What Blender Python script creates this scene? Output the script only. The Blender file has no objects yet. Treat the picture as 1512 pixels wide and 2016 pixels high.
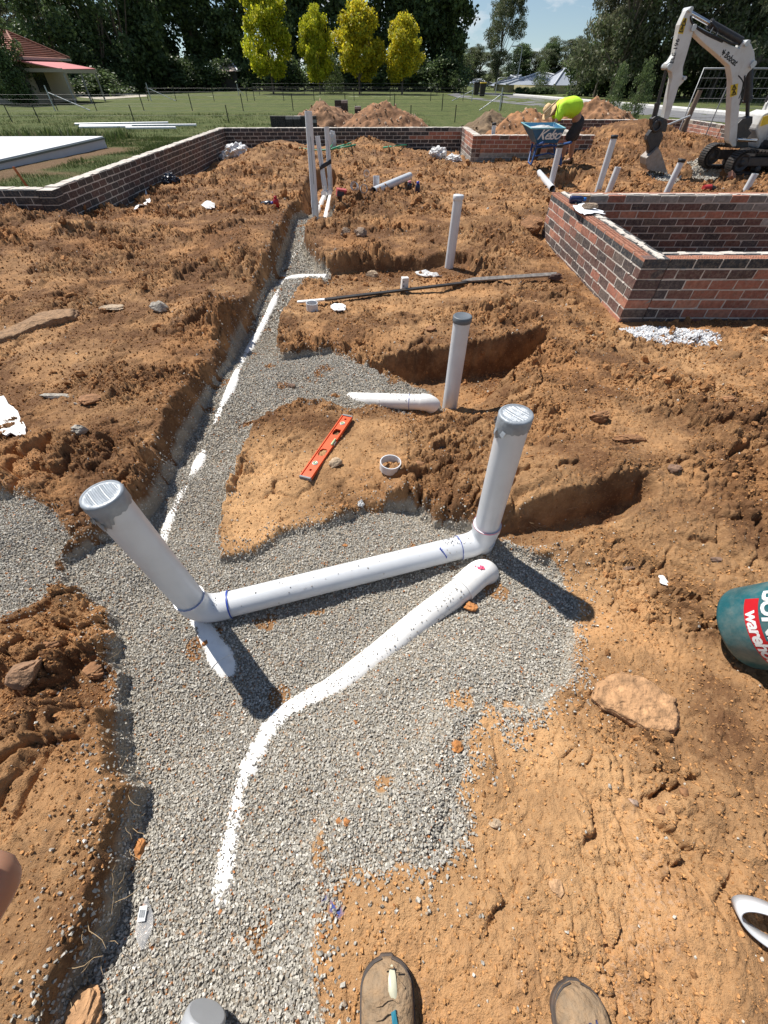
import bpy, bmesh, math, random
import numpy as np
from mathutils import Vector, Matrix, Euler, Quaternion
R = math.radians
scene = bpy.context.scene
COL = scene.collection
random.seed(7)
rng = np.random.default_rng(11)

# ------------------------------------------------------------ camera
FOC, HORIZON, CAMZ = 775.0, 142.0, 1.5          # focal length and horizon in photo pixels (1512 x 2016)
PITCH = math.atan((1008 - HORIZON) / FOC)
CP, SP = math.cos(PITCH), math.sin(PITCH)
cam_d = bpy.data.cameras.new('camera')
cam = bpy.data.objects.new('camera', cam_d)
COL.objects.link(cam)
cam.location = (0, 0, CAMZ)
cam.rotation_euler = (math.pi / 2 - PITCH, 0, 0)
cam_d.sensor_fit = 'VERTICAL'
cam_d.sensor_height = 36.0
cam_d.lens = FOC / 2016 * 36.0
cam_d.clip_start = 0.01
cam_d.clip_end = 3000
scene.camera = cam

# ------------------------------------------------------------ sky and sun
SUN_EL, SUN_AZ = R(55), math.atan2(-0.73, 0.68)   # sun stands front-left
w = bpy.data.worlds.new('World')
scene.world = w
w.use_nodes = True
nt = w.node_tree
nt.nodes.clear()
out = nt.nodes.new('ShaderNodeOutputWorld')
bg = nt.nodes.new('ShaderNodeBackground')
sky = nt.nodes.new('ShaderNodeTexSky')
sky.sky_type = 'NISHITA'
sky.sun_disc = False
sky.sun_elevation = SUN_EL
sky.sun_rotation = SUN_AZ
sky.air_density = 1.0
sky.dust_density = 0.0
sky.ozone_density = 1.6
bg.inputs['Strength'].default_value = 0.07
tc = nt.nodes.new('ShaderNodeTexCoord')
mp = nt.nodes.new('ShaderNodeMapping')
mp.inputs['Scale'].default_value = (7, 7, 22)
mp.inputs['Location'].default_value = (2.3, 1.1, 0.4)
nz = nt.nodes.new('ShaderNodeTexNoise')
nz.inputs['Scale'].default_value = 1.3
nz.inputs['Detail'].default_value = 7
nz.inputs['Roughness'].default_value = 0.6
rp = nt.nodes.new('ShaderNodeValToRGB')
rp.color_ramp.elements[0].position = 0.53
rp.color_ramp.elements[1].position = 0.70
mx = nt.nodes.new('ShaderNodeMix')
mx.data_type = 'RGBA'
mx.inputs['B'].default_value = (8.5, 8.9, 9.4, 1)
L = nt.links.new
lift = nt.nodes.new('ShaderNodeVectorMath'); lift.operation = 'ADD'
lift.inputs[1].default_value = (0, 0, 0.05)
nrm = nt.nodes.new('ShaderNodeVectorMath'); nrm.operation = 'NORMALIZE'
L(tc.outputs['Generated'], lift.inputs[0]); L(lift.outputs[0], nrm.inputs[0]); L(nrm.outputs[0], sky.inputs['Vector'])
L(tc.outputs['Generated'], mp.inputs['Vector'])
L(mp.outputs['Vector'], nz.inputs['Vector'])
L(nz.outputs['Fac'], rp.inputs['Fac'])
L(rp.outputs['Color'], mx.inputs['Factor'])
L(sky.outputs['Color'], mx.inputs['A'])
L(mx.outputs['Result'], bg.inputs['Color'])
L(bg.outputs[0], out.inputs['Surface'])

sd = bpy.data.lights.new('sun', 'SUN')
sd.energy = 5.0
sd.angle = R(0.55)
sd.color = (1.0, 0.95, 0.88)
sun = bpy.data.objects.new('sun', sd)
COL.objects.link(sun)
SUNV = Vector((math.sin(SUN_AZ) * math.cos(SUN_EL), math.cos(SUN_AZ) * math.cos(SUN_EL), math.sin(SUN_EL)))
sun.rotation_euler = SUNV.to_track_quat('Z', 'Y').to_euler()

scene.view_settings.view_transform = 'Standard'
scene.view_settings.look = 'None'
scene.view_settings.exposure = 0.45
scene.view_settings.gamma = 1.0

# ------------------------------------------------------------ pixel helpers (photo pixels to metres)
def ray(px, py):
    u = (px - 756) / FOC
    v = (py - 1008) / FOC
    return Vector((u, CP - v * SP, -(SP + v * CP)))
def onz(px, py, z):
    r = ray(px, py)
    return Vector((0, 0, CAMZ)) + r * ((z - CAMZ) / r.z)
def ony(px, py, Y):
    r = ray(px, py)
    return Vector((0, 0, CAMZ)) + r * (Y / r.y)

# ------------------------------------------------------------ noise
def _h(ix, iy, seed):
    with np.errstate(over='ignore'):
        h = (ix.astype(np.uint32) * np.uint32(374761393)) + (iy.astype(np.uint32) * np.uint32(668265263)) + np.uint32((seed * 2654435) & 0xffffffff)
        h = (h ^ (h >> np.uint32(13))) * np.uint32(1274126177)
        h = (h ^ (h >> np.uint32(16))) * np.uint32(2246822519)
        h = h ^ (h >> np.uint32(15))
    return h.astype(np.float64) / 4294967296.0
def gnoise(x, y, seed=0):
    ix = np.floor(x).astype(np.int64); iy = np.floor(y).astype(np.int64)
    fx = x - ix; fy = y - iy
    ux = fx * fx * fx * (fx * (fx * 6 - 15) + 10); uy = fy * fy * fy * (fy * (fy * 6 - 15) + 10)
    def g(dx, dy):
        a = _h(ix + dx, iy + dy, seed) * 6.2831853
        return np.cos(a) * (fx - dx) + np.sin(a) * (fy - dy)
    n0 = g(0, 0) * (1 - ux) + g(1, 0) * ux
    n1 = g(0, 1) * (1 - ux) + g(1, 1) * ux
    return (n0 * (1 - uy) + n1 * uy) * 1.4
def fbm(x, y, seed=0, oct=4, gain=0.5):
    s = 0; a = 1.0; f = 1.0
    for i in range(oct):
        s = s + a * gnoise(x * f, y * f, seed + i * 17)
        a *= gain; f *= 2.03
    return s
def clods(x, y, cell, seed, dens=0.6):
    """height field of half-buried lumps, one per jittered cell"""
    X = x / cell; Y = y / cell
    ix = np.floor(X).astype(np.int64); iy = np.floor(Y).astype(np.int64)
    best = np.zeros_like(X)
    for dx in (-1, 0, 1):
        for dy in (-1, 0, 1):
            cx = ix + dx; cy = iy + dy
            jx = _h(cx, cy, seed); jy = _h(cx, cy, seed + 5); jr = _h(cx, cy, seed + 9)
            r = np.where(jr < dens, 0.25 + 0.6 * jr, 0.0)
            ddx = X - cx - jx; ddy = Y - cy - jy
            an = jx * 6.28; ca = np.cos(an); sa = np.sin(an)
            ex = (ddx * ca + ddy * sa) * (0.8 + 0.5 * jy); ey = (-ddx * sa + ddy * ca)
            d2 = ex * ex + ey * ey
            hh = np.sqrt(np.maximum(0, r * r - d2))
            best = np.maximum(best, hh)
    return best * cell

# ------------------------------------------------------------ mesh builder
class MB:
    def __init__(s):
        s.v = []; s.f = []; s.c = []; s.s = []
    def add(s, vs, fs, col=None, smooth=False):
        o = len(s.v)
        s.v += [tuple(p) for p in vs]
        s.f += [tuple(i + o for i in f) for f in fs]
        s.c += [col] * len(fs); s.s += [smooth] * len(fs)
        return s
    def box(s, c, size, rot=None, col=None, jit=0.0):
        hx, hy, hz = [q / 2 for q in size]
        vs = []
        for x, y, z in ((-1,-1,-1),(1,-1,-1),(1,1,-1),(-1,1,-1),(-1,-1,1),(1,-1,1),(1,1,1),(-1,1,1)):
            p = Vector((x * hx, y * hy, z * hz))
            if jit: p += Vector((random.uniform(-jit, jit), random.uniform(-jit, jit), random.uniform(-jit, jit)))
            if rot is not None: p = rot @ p
            vs.append(p + Vector(c))
        return s.add(vs, [(3,2,1,0),(4,5,6,7),(0,1,5,4),(1,2,6,5),(2,3,7,6),(3,0,4,7)], col)
    def tube(s, pts, rad, n=16, caps=True, col=None, smooth=True, flat=1.0):
        pts = [Vector(p) for p in pts]
        if not hasattr(rad, '__len__'): rad = [rad] * len(pts)
        vs = []; fs = []
        t0 = (pts[1] - pts[0]).normalized()
        ref = Vector((0, 0, 1)) if abs(t0.z) < 0.9 else Vector((0, 1, 0))
        a = t0.cross(ref).normalized()
        for i, p in enumerate(pts):
            t = (pts[min(i + 1, len(pts) - 1)] - pts[max(i - 1, 0)]).normalized()
            a = (a - t * a.dot(t)).normalized(); b = t.cross(a)
            for k in range(n):
                th = 2 * math.pi * k / n
                vs.append(p + (a * math.cos(th) + b * math.sin(th) * flat) * rad[i])
        for i in range(len(pts) - 1):
            for k in range(n):
                q = (k + 1) % n
                fs.append((i * n + k, i * n + q, (i + 1) * n + q, (i + 1) * n + k))
        s.add(vs, fs, col, smooth)
        if caps:
            s.add(vs[:n], [tuple(range(n))[::-1]], col); s.add(vs[-n:], [tuple(range(n))], col)
        return s
    def pipe(s, pts, r=0.055, wall=0.004, n=28, col=None):
        """open-ended pipe with a visible wall thickness"""
        s.tube(pts, r, n, caps=False, col=col)
        o = MB(); o.tube(pts, r - wall, n, caps=False)
        s.add(o.v, [f[::-1] for f in o.f], col, True)
        m = len(pts)
        a = s.v[-2 * m * n: -2 * m * n + n]; b = s.v[-m * n: -m * n + n]
        s.add(a + b, [(k, n + k, n + (k + 1) % n, (k + 1) % n) for k in range(n)], col)
        a = s.v[-2 * n - 2 * m * n + (m - 1) * n: -2 * n - 2 * m * n + m * n]; b = s.v[-2 * n - n: -2 * n]
        s.add(a + b, [((k + 1) % n, n + (k + 1) % n, n + k, k) for k in range(n)], col)
        return s
    def lathe(s, prof, n=32, M=None, col=None, smooth=True):
        M = M or Matrix.Identity(4)
        vs = [M @ Vector((r * math.cos(2 * math.pi * k / n), r * math.sin(2 * math.pi * k / n), z)) for r, z in prof for k in range(n)]
        fs = [(i * n + k, i * n + (k + 1) % n, (i + 1) * n + (k + 1) % n, (i + 1) * n + k) for i in range(len(prof) - 1) for k in range(n)]
        return s.add(vs, fs, col, smooth)
    def prism(s, poly, d, col=None, smooth=False):
        """poly: list of 3-D points (planar), d: extrusion vector"""
        n = len(poly); d = Vector(d)
        vs = [Vector(p) - d / 2 for p in poly] + [Vector(p) + d / 2 for p in poly]
        fs = [tuple(range(n))[::-1], tuple(range(n, 2 * n))] + [(k, (k + 1) % n, n + (k + 1) % n, n + k) for k in range(n)]
        return s.add(vs, fs, col, smooth)
    def build(s, name, m, parent=None, bevel=0.0, tri=False):
        me = bpy.data.meshes.new(name)
        me.from_pydata(s.v, [], s.f)
        me.polygons.foreach_set('use_smooth', s.s)
        if any(c is not None for c in s.c):
            at = me.attributes.new('Col', 'FLOAT_COLOR', 'CORNER')
            arr = []
            for f, c in zip(s.f, s.c):
                c = c or (0.5, 0.5, 0.5)
                arr += [c[0], c[1], c[2], 1.0] * len(f)
            at.data.foreach_set('color', arr)
        me.materials.append(m)
        me.update()
        o = bpy.data.objects.new(name, me)
        COL.objects.link(o)
        if parent is not None:
            o.parent = parent
            o.matrix_parent_inverse = Matrix.Translation(-parent.location) if parent.type == 'EMPTY' else Matrix.Identity(4)
        if bevel:
            b = o.modifiers.new('bevel', 'BEVEL'); b.width = bevel; b.segments = 2; b.limit_method = 'ANGLE'; b.angle_limit = R(40)
            b.harden_normals = False
        return o
def npmesh(name, V, F, m, nper, col=None, parent=None, smooth=False, attrs=None):
    me = bpy.data.meshes.new(name)
    nv = len(V); nf = len(F)
    me.vertices.add(nv); me.loops.add(nf * nper); me.polygons.add(nf)
    me.vertices.foreach_set('co', np.ascontiguousarray(V, dtype=np.float32).ravel())
    me.loops.foreach_set('vertex_index', np.ascontiguousarray(F, dtype=np.int32).ravel())
    me.polygons.foreach_set('loop_start', np.arange(0, nf * nper, nper, dtype=np.int32))
    me.polygons.foreach_set('loop_total', np.full(nf, nper, dtype=np.int32))
    me.polygons.foreach_set('use_smooth', np.full(nf, smooth, dtype=bool))
    if col is not None:
        at = me.attributes.new('Col', 'FLOAT_COLOR', 'POINT')
        c4 = np.ones((nv, 4), dtype=np.float32); c4[:, :3] = col
        at.data.foreach_set('color', c4.ravel())
    for k, a in (attrs or {}).items():
        at = me.attributes.new(k, 'FLOAT', 'POINT'); at.data.foreach_set('value', np.ascontiguousarray(a, dtype=np.float32).ravel())
    me.materials.append(m); me.update(calc_edges=True)
    o = bpy.data.objects.new(name, me); COL.objects.link(o)
    if parent is not None: o.parent = parent
    return o
def tag(o, label, cat, group=None, kind=None):
    if label: o['label'] = label
    if cat: o['category'] = cat
    if group: o['group'] = group
    if kind: o['kind'] = kind
    return o
def thing(name, label, cat, loc=(0, 0, 0), group=None):
    o = bpy.data.objects.new(name, None); COL.objects.link(o)
    o.location = loc; o.empty_display_size = 0.05
    return tag(o, label, cat, group)
def copy_tree(o, parent=None):
    c = o.copy(); COL.objects.link(c)
    if parent is not None: c.parent = parent
    for ch in list(o.children): copy_tree(ch, c)
    return c

# ------------------------------------------------------------ materials
def mat(name, col=(0.5, 0.5, 0.5), rough=0.6, metal=0.0, var=0.12, scale=12.0, bump=0.0, bscale=60.0, attr=False, dirt=0.0, dirtcol=(0.22, 0.12, 0.06), spec=0.5, trans=None):
    m = bpy.data.materials.new(name); m.use_nodes = True
    t = m.node_tree; b = t.nodes['Principled BSDF']; l = t.links.new
    b.inputs['Roughness'].default_value = rough
    b.inputs['Metallic'].default_value = metal
    b.inputs['Specular IOR Level'].default_value = spec
    g = t.nodes.new('ShaderNodeTexCoord')
    n = t.nodes.new('ShaderNodeTexNoise'); n.inputs['Scale'].default_value = scale; n.inputs['Detail'].default_value = 5
    l(g.outputs['Object'], n.inputs['Vector'])
    mr = t.nodes.new('ShaderNodeMapRange')
    mr.inputs['From Min'].default_value = 0.3; mr.inputs['From Max'].default_value = 0.7
    mr.inputs['To Min'].default_value = 1 - var; mr.inputs['To Max'].default_value = 1 + var
    l(n.outputs['Fac'], mr.inputs['Value'])
    mul = t.nodes.new('ShaderNodeVectorMath'); mul.operation = 'SCALE'
    if attr:
        a = t.nodes.new('ShaderNodeAttribute'); a.attribute_name = 'Col'
        l(a.outputs['Color'], mul.inputs[0])
    else:
        mul.inputs[0].default_value = col
    l(mr.outputs['Result'], mul.inputs['Scale'])
    src = mul.outputs['Vector']
    if dirt > 0:
        n2 = t.nodes.new('ShaderNodeTexNoise'); n2.inputs['Scale'].default_value = scale * 1.7; n2.inputs['Detail'].default_value = 8; n2.inputs['Roughness'].default_value = 0.7
        l(g.outputs['Object'], n2.inputs['Vector'])
        r2 = t.nodes.new('ShaderNodeMapRange'); r2.inputs['From Min'].default_value = 0.55 - dirt * 0.2; r2.inputs['From Max'].default_value = 0.8 - dirt * 0.2
        r2.inputs['To Max'].default_value = min(1, dirt)
        l(n2.outputs['Fac'], r2.inputs['Value'])
        mm = t.nodes.new('ShaderNodeMix'); mm.data_type = 'RGBA'; mm.inputs['B'].default_value = (*dirtcol, 1)
        l(r2.outputs['Result'], mm.inputs['Factor']); l(src, mm.inputs['A']); src = mm.outputs['Result']
    l(src, b.inputs['Base Color'])
    if bump > 0:
        n3 = t.nodes.new('ShaderNodeTexNoise'); n3.inputs['Scale'].default_value = bscale; n3.inputs['Detail'].default_value = 6
        l(g.outputs['Object'], n3.inputs['Vector'])
        bp = t.nodes.new('ShaderNodeBump'); bp.inputs['Strength'].default_value = bump; bp.inputs['Distance'].default_value = 0.01
        l(n3.outputs['Fac'], bp.inputs['Height']); l(bp.outputs['Normal'], b.inputs['Normal'])
    if trans:
        tr = t.nodes.new('ShaderNodeBsdfTranslucent'); ms = t.nodes.new('ShaderNodeMixShader'); ms.inputs['Fac'].default_value = trans
        l(src, tr.inputs['Color']); l(b.outputs[0], ms.inputs[1]); l(tr.outputs[0], ms.inputs[2])
        l(ms.outputs[0], t.nodes['Material Output'].inputs['Surface'])
    return m
M_pvc = mat('white_pvc', (0.62, 0.64, 0.66), 0.32, var=0.05, scale=9, dirt=0.16, dirtcol=(0.42, 0.34, 0.27))
M_pvc_buried = mat('dusty_pvc', (0.80, 0.79, 0.76), 0.45, var=0.06, scale=14, dirt=0.25, dirtcol=(0.45, 0.38, 0.3))
M_tape = mat('duct_tape', (0.27, 0.30, 0.33), 0.45, metal=0.15, var=0.15, scale=30, bump=0.3, bscale=45)
M_cap = mat('grey_cap', (0.10, 0.115, 0.13), 0.5, var=0.15)
M_blackcap = mat('black_rubber', (0.02, 0.02, 0.022), 0.55, var=0.3)
M_blue = mat('blue_marker', (0.02, 0.06, 0.35), 0.5, var=0.2)
M_pink = mat('pink_marker', (0.75, 0.08, 0.16), 0.6, var=0.3)
M_brick = mat('brick', rough=0.85, var=0.28, scale=26, bump=0.5, bscale=90, attr=True, dirt=0.45, dirtcol=(0.36, 0.29, 0.22))
M_mortar = mat('mortar', (0.56, 0.51, 0.45), 0.95, var=0.15, scale=18, bump=0.7, bscale=70)
M_rock = mat('rock', rough=0.95, var=0.35, scale=30, bump=1.0, bscale=70, attr=True, dirt=0.3, dirtcol=(0.30, 0.15, 0.06))
M_wood = mat('timber', (0.42, 0.30, 0.18), 0.8, var=0.3, scale=30)
M_steel = mat('galvanised_steel', (0.45, 0.46, 0.47), 0.4, metal=0.7, var=0.15)
M_blacksteel = mat('black_steel', (0.03, 0.028, 0.026), 0.5, metal=0.3, var=0.3, dirt=0.3)
M_conc = mat('concrete', (0.55, 0.55, 0.54), 0.9, var=0.12, scale=3, bump=0.3)
M_white = mat('white_sheet', (0.74, 0.73, 0.70), 0.7, var=0.12, scale=8, bump=0.4, bscale=30, dirt=0.25)
M_col = mat('coloured', rough=0.6, var=0.15, attr=True)
M_shiny = mat('shiny_plastic', rough=0.25, var=0.08, attr=True)
# ============================================================ TERRAIN
# (photo px, photo py, height, roughness 0..1, paleness 0..1)
SOIL = [(100,1600,.12,.4,.45),(200,1500,.11,.5,.4),(60,1900,.13,.4,.45),(150,1850,.12,.6,.35),(30,1450,.13,.5,.4),(130,1380,.1,.8,.3),(40,1290,.1,.9,.3),
(200,1290,.05,1,.3),(60,1090,.06,.9,.3),(170,1050,.08,1,.2),(200,1190,.02,1,.35),(250,930,.12,1,.12),(100,900,.1,1,.25),(250,800,.07,.6,.3),(380,780,.13,.9,.15),
(100,700,.02,.5,.35),(300,650,.0,.6,.3),(430,600,.13,.9,.15),(100,550,0,.6,.35),(300,500,0,.7,.3),(500,450,.13,.9,.2),(100,430,.14,1,.2),(0,412,.2,1,.2),
(190,432,-.02,1,.2),(300,400,-.12,1,.2),(400,345,-.27,.3,.5),(440,322,-.27,.4,.5),(350,430,0,.7,.3),(450,380,.02,.8,.3),(500,330,.12,1,.25),(540,285,.24,1,.3),
(470,305,-.05,.8,.3),(590,330,.05,.7,.4),(575,400,.04,.8,.3),(540,350,.05,.7,.4),
(700,340,.0,.8,.25),(715,290,.17,1,.3),(800,305,.03,.9,.3),(640,300,-.05,.6,.3),(760,345,.02,.6,.4),(690,385,.09,1,.2),(740,398,.1,1,.2),(650,425,-.03,.8,.3),
(850,420,0,.6,.35),(950,380,0,.6,.4),(1000,330,-.05,.9,.3),(900,335,.06,.8,.35),(1040,420,.04,.8,.35),(1060,500,-.08,.8,.3),(960,480,-.06,.7,.3),(900,515,-.04,1,.2),
(750,470,0,.8,.2),(680,500,.02,1,.2),(760,508,.0,1,.2),(630,480,-.02,1,.2),
(700,565,-.15,.2,.7),(850,572,-.14,.3,.6),(980,560,-.1,.5,.4),(620,590,-.15,.6,.5),(640,645,-.07,.7,.3),(750,620,-.1,.4,.5),(850,645,-.1,.6,.35),(600,690,-.08,1,.3),
(700,705,-.1,1,.3),(960,645,-.06,1,.3),(1060,610,.0,1,.3),(940,690,-.03,1,.3),(1030,668,.0,1,.3),(1100,560,-.1,.8,.3),(1190,650,-.15,.5,.5),(1300,700,-.12,.5,.5),(1500,690,-.1,.4,.5),(1150,700,-.02,1,.3),
(1100,765,.05,.9,.35),(1250,800,.07,1,.3),(1450,800,.05,.8,.35),(980,820,.0,.8,.4),(900,850,.0,1,.35),(888,803,-.17,.7,.35),(900,790,-.2,.7,.3),(860,815,-.12,.7,.4),(760,870,0,.2,.75),(650,890,0,.5,.6),(560,900,-.03,.4,.8),
(620,815,.02,1,.3),(500,1000,-.03,.3,.9),(580,1000,-.02,.5,.7),(720,965,-.01,.7,.5),(830,970,.02,1,.3),(930,980,.1,1,.25),(1080,940,.15,1,.25),(1200,920,.13,1,.3),
(1400,900,.12,1,.35),(1500,1000,.1,.8,.4),(1300,1000,.06,.8,.5),(1200,1080,.02,.5,.7),(1400,1150,.05,.5,.6),(1150,1200,0,.4,.8),(1250,1250,.04,.6,.6),(1450,1420,.08,1,.4),
(1300,1470,.06,.8,.6),(1060,1450,.05,.3,.95),(1200,1560,.08,.5,.8),(1450,1600,.1,.7,.6),(800,1800,.11,.1,.8),(1100,1800,.12,.25,.7),(1400,1900,.12,.2,.6),(700,1950,.11,.12,.7),
(950,1600,.07,.3,.9),(660,1640,.07,.2,.8),(1000,1990,.12,.15,.65),(1160,360,-.05,1,.3),(1100,345,-.05,.8,.4),(1180,290,.1,1,.2),(1250,262,.3,1,.2),(1300,290,.12,1,.2),(1360,283,.16,1,.2),
(1440,300,0,1,.2),(1300,350,-.1,1,.2),(1500,362,0,.8,.2),(1400,350,-.05,1,.2),(1240,350,-.08,1,.2),(1030,300,-.12,.8,.3),(870,318,-.18,.6,.3),(960,312,-.16,.8,.3),(1360,326,-.02,.7,.3)]
GRAV = [(700,1250,-.05),(300,1500,-.06),(400,1900,.0),(250,1950,.01),(300,1800,-.01),(1000,1250,-.02),(1080,1120,-.02),(600,1150,-.06),(400,1150,-.06),(430,1000,-.11),(450,850,-.17),(550,780,-.12),
(700,750,-.10),(520,640,-.26),(560,540,-.28),(595,470,-.28),(50,1020,.04),(50,1160,.02),(200,1120,-.01),(300,1250,-.04),(800,1600,.1),(900,1450,.07),(700,1650,.09),(600,1600,.02),(560,1800,.03),
(950,1350,.03),(640,555,-.17),(840,795,-.12),(340,1020,-.1),(620,440,-.2),(800,1400,.0),(600,1900,.05),(450,1620,-.03)]
GPOLY = [(612,425),(585,440),(575,455),(562,500),(545,540),(528,575),(508,620),(476,665),(452,715),(424,762),(396,822),(368,872),(338,932),(318,985),(290,1030),(235,1060),(180,1085),(140,1110),
(140,1150),(200,1180),(235,1220),(238,1290),(250,1340),(240,1400),(262,1470),(288,1560),(265,1650),(255,1760),(205,1850),(160,1950),(140,2060),(640,2060),(622,1930),(615,1850),(610,1750),(613,1660),(640,1600),
(650,1640),(690,1680),(750,1700),(830,1690),(870,1600),(905,1500),(895,1430),(950,1395),(1050,1385),(1110,1330),(1120,1250),(1130,1180),(1080,1110),(1000,1080),(940,1060),(860,1035),(800,1005),
(720,1010),(640,1045),(560,1060),(500,1100),(435,1112),(428,1060),(450,980),(470,930),(500,870),(560,830),(600,815),(690,822),(740,803),(862,803),(866,780),(760,755),(735,725),(690,705),(650,688),(600,698),
(555,705),(545,690),(553,640),(575,600),(600,568),(645,560),(650,545),(628,532),(600,500),(605,465),(625,440)]
GPOLY2 = [(-80,975),(0,978),(60,990),(110,1020),(130,1070),(100,1110),(100,1150),(70,1190),(-80,1240)]
GPOLY3 = [(610,432),(600,455),(650,460),(660,435),(640,430)]
SHELF = [(645,566),(628,540),(700,533),(840,529),(870,517),(915,516),(940,540),(930,560),(700,570)]
PIT1 = [(735,745),(800,722),(900,716),(1000,702),(1062,688),(1072,702),(1000,752),(935,797),(870,802),(868,778),(790,760)]
PIT2 = [(965,1062),(1060,1042),(1150,1020),(1240,985),(1252,1000),(1190,1040),(1090,1078),(1010,1088)]
PIT3 = [(150,1320),(200,1305),(235,1330),(230,1400),(180,1400),(150,1370)]
PIT4 = [(-60,1340),(20,1350),(45,1400),(10,1440),(-60,1450)]
PIT5 = [(1100,385),(1085,360),(1130,352),(1160,372),(1160,395)]
PIT6 = [(1330,350),(1390,344),(1470,346),(1470,356),(1390,362),(1340,358)]

def unproj(poly, z): return np.array([[p.x, p.y] for p in (onz(a, b, z) for a, b in poly)])
def sdf(px, py, poly):
    """positive inside; far points get -9"""
    out = np.full(px.shape, -9.0)
    lo = poly.min(0) - 0.8; hi = poly.max(0) + 0.8
    k = (px > lo[0]) & (px < hi[0]) & (py > lo[1]) & (py < hi[1])
    x = px[k]; y = py[k]
    d = np.full(x.shape, 1e9); ins = np.zeros(x.shape, bool)
    n = len(poly)
    for i in range(n):
        ax, ay = poly[i]; bx, by = poly[(i + 1) % n]
        ex, ey = bx - ax, by - ay
        t = np.clip(((x - ax) * ex + (y - ay) * ey) / (ex * ex + ey * ey + 1e-12), 0, 1)
        d = np.minimum(d, (x - ax - t * ex) ** 2 + (y - ay - t * ey) ** 2)
        c = (ay > y) != (by > y)
        xi = ax + (y - ay) * ex / (ey if abs(ey) > 1e-12 else 1e-12)
        ins ^= c & (x < xi)
    d = np.sqrt(d)
    out[k] = np.where(ins, d, -d)
    return out
def sstep(a, b, x):
    t = np.clip((x - a) / (b - a), 0, 1); return t * t * (3 - 2 * t)
_S = np.array([[onz(a, b, z).x, onz(a, b, z).y, z, r, p] for a, b, z, r, p in SOIL])
_G = np.array([[onz(a, b, z).x, onz(a, b, z).y, z] for a, b, z in GRAV])
def shep(x, y, P, power=1.6):
    W = np.zeros_like(x); A = [np.zeros_like(x) for _ in range(P.shape[1] - 2)]
    for p in P:
        s = 0.10 + 0.07 * max(p[1], 0)
        d2 = ((x - p[0]) ** 2 + (y - p[1]) ** 2) / (s * s)
        wt = 1.0 / (0.25 + d2) ** power
        W += wt
        for j in range(len(A)): A[j] += wt * p[2 + j]
    return [a / W for a in A]
# coarse cache of both control fields, looked up bilinearly
_cy = np.concatenate([np.linspace(-1.4, 4, 170), np.linspace(4.06, 20.6, 130)]); _cu = np.linspace(-1.05, 1.05, 260)
_CX = _cu[None, :] * (2.2 + 0.78 * np.maximum(_cy, -0.4))[:, None]; _CY = np.repeat(_cy[:, None], 260, 1)
_CF = [a for a in shep(_CX, _CY, _S)] + [a for a in shep(_CX, _CY, _G)]
def fields(x, y):
    u = np.clip((x / (2.2 + 0.78 * np.maximum(y, -0.4)) + 1.05) / 2.1 * 259, 0, 258.999)
    v = np.clip(np.interp(y, _cy, np.arange(300)), 0, 298.999)
    iu = u.astype(int); iv = v.astype(int); fu = u - iu; fv = v - iv
    return [(c[iv, iu] * (1 - fu) + c[iv, iu + 1] * fu) * (1 - fv) + (c[iv + 1, iu] * (1 - fu) + c[iv + 1, iu + 1] * fu) * fv for c in _CF]
_GP = unproj(GPOLY, -0.06)
# the far trench floor lies deeper: unproject each outline point on its own height
_GP = np.array([[onz(a, b, shep(np.array([onz(a, b, -.06).x]), np.array([onz(a, b, -.06).y]), _G)[0][0]).x,
                 onz(a, b, shep(np.array([onz(a, b, -.06).x]), np.array([onz(a, b, -.06).y]), _G)[0][0]).y] for a, b in GPOLY])
_GP2 = unproj(GPOLY2, 0.03)
_GP3 = unproj(GPOLY3, -0.2)
_SH = unproj(SHELF, -0.15)
_P1 = unproj(PIT1, -0.2); _P2 = unproj(PIT2, -0.05); _P3 = unproj(PIT3, 0.0); _P4 = unproj(PIT4, 0.0); _P5 = unproj(PIT5, -.2); _P6 = unproj(PIT6, -.15); _P7 = unproj([(606,438),(610,400),(622,366),(660,362),(662,392),(650,432),(640,448)], -.26)
_FARG = [unproj([(1352,322),(1375,318),(1420,330),(1440,345),(1400,347),(1375,340)], -0.03), unproj([(1270,338),(1300,334),(1345,350),(1330,362),(1290,352)], -0.08)]
_WFOAM = unproj([(1226,648),(1300,650),(1350,655),(1400,672),(1370,680),(1310,676),(1240,664)], -0.14)

def blocks(x, y, cell, seed, crack=0.12):
    """angular broken lumps: every cell its own height and tilt, dark cracks between"""
    X = x / cell; Y = y / cell
    ix = np.floor(X).astype(np.int64); iy = np.floor(Y).astype(np.int64)
    f1 = np.full(X.shape, 9.0); f2 = np.full(X.shape, 9.0); hh = np.zeros_like(X)
    for dx in (-1, 0, 1):
        for dy in (-1, 0, 1):
            cx = ix + dx; cy = iy + dy
            ax = X - cx - _h(cx, cy, seed); ay = Y - cy - _h(cx, cy, seed + 5)
            d = ax * ax + ay * ay; r = _h(cx, cy, seed + 9)
            tilt = (r * 37 % 1 - .5) * ax * 1.1 + (r * 91 % 1 - .5) * ay * 1.1
            h_ = r ** 1.5 + tilt
            n = d < f1
            f2 = np.where(n, f1, np.minimum(f2, d)); hh = np.where(n, h_, hh); f1 = np.where(n, d, f1)
    e = np.sqrt(f2) - np.sqrt(f1)
    return (hh * sstep(0, crack * 2, e) - 0.5 * (1 - sstep(0, crack, e))) * cell
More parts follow.
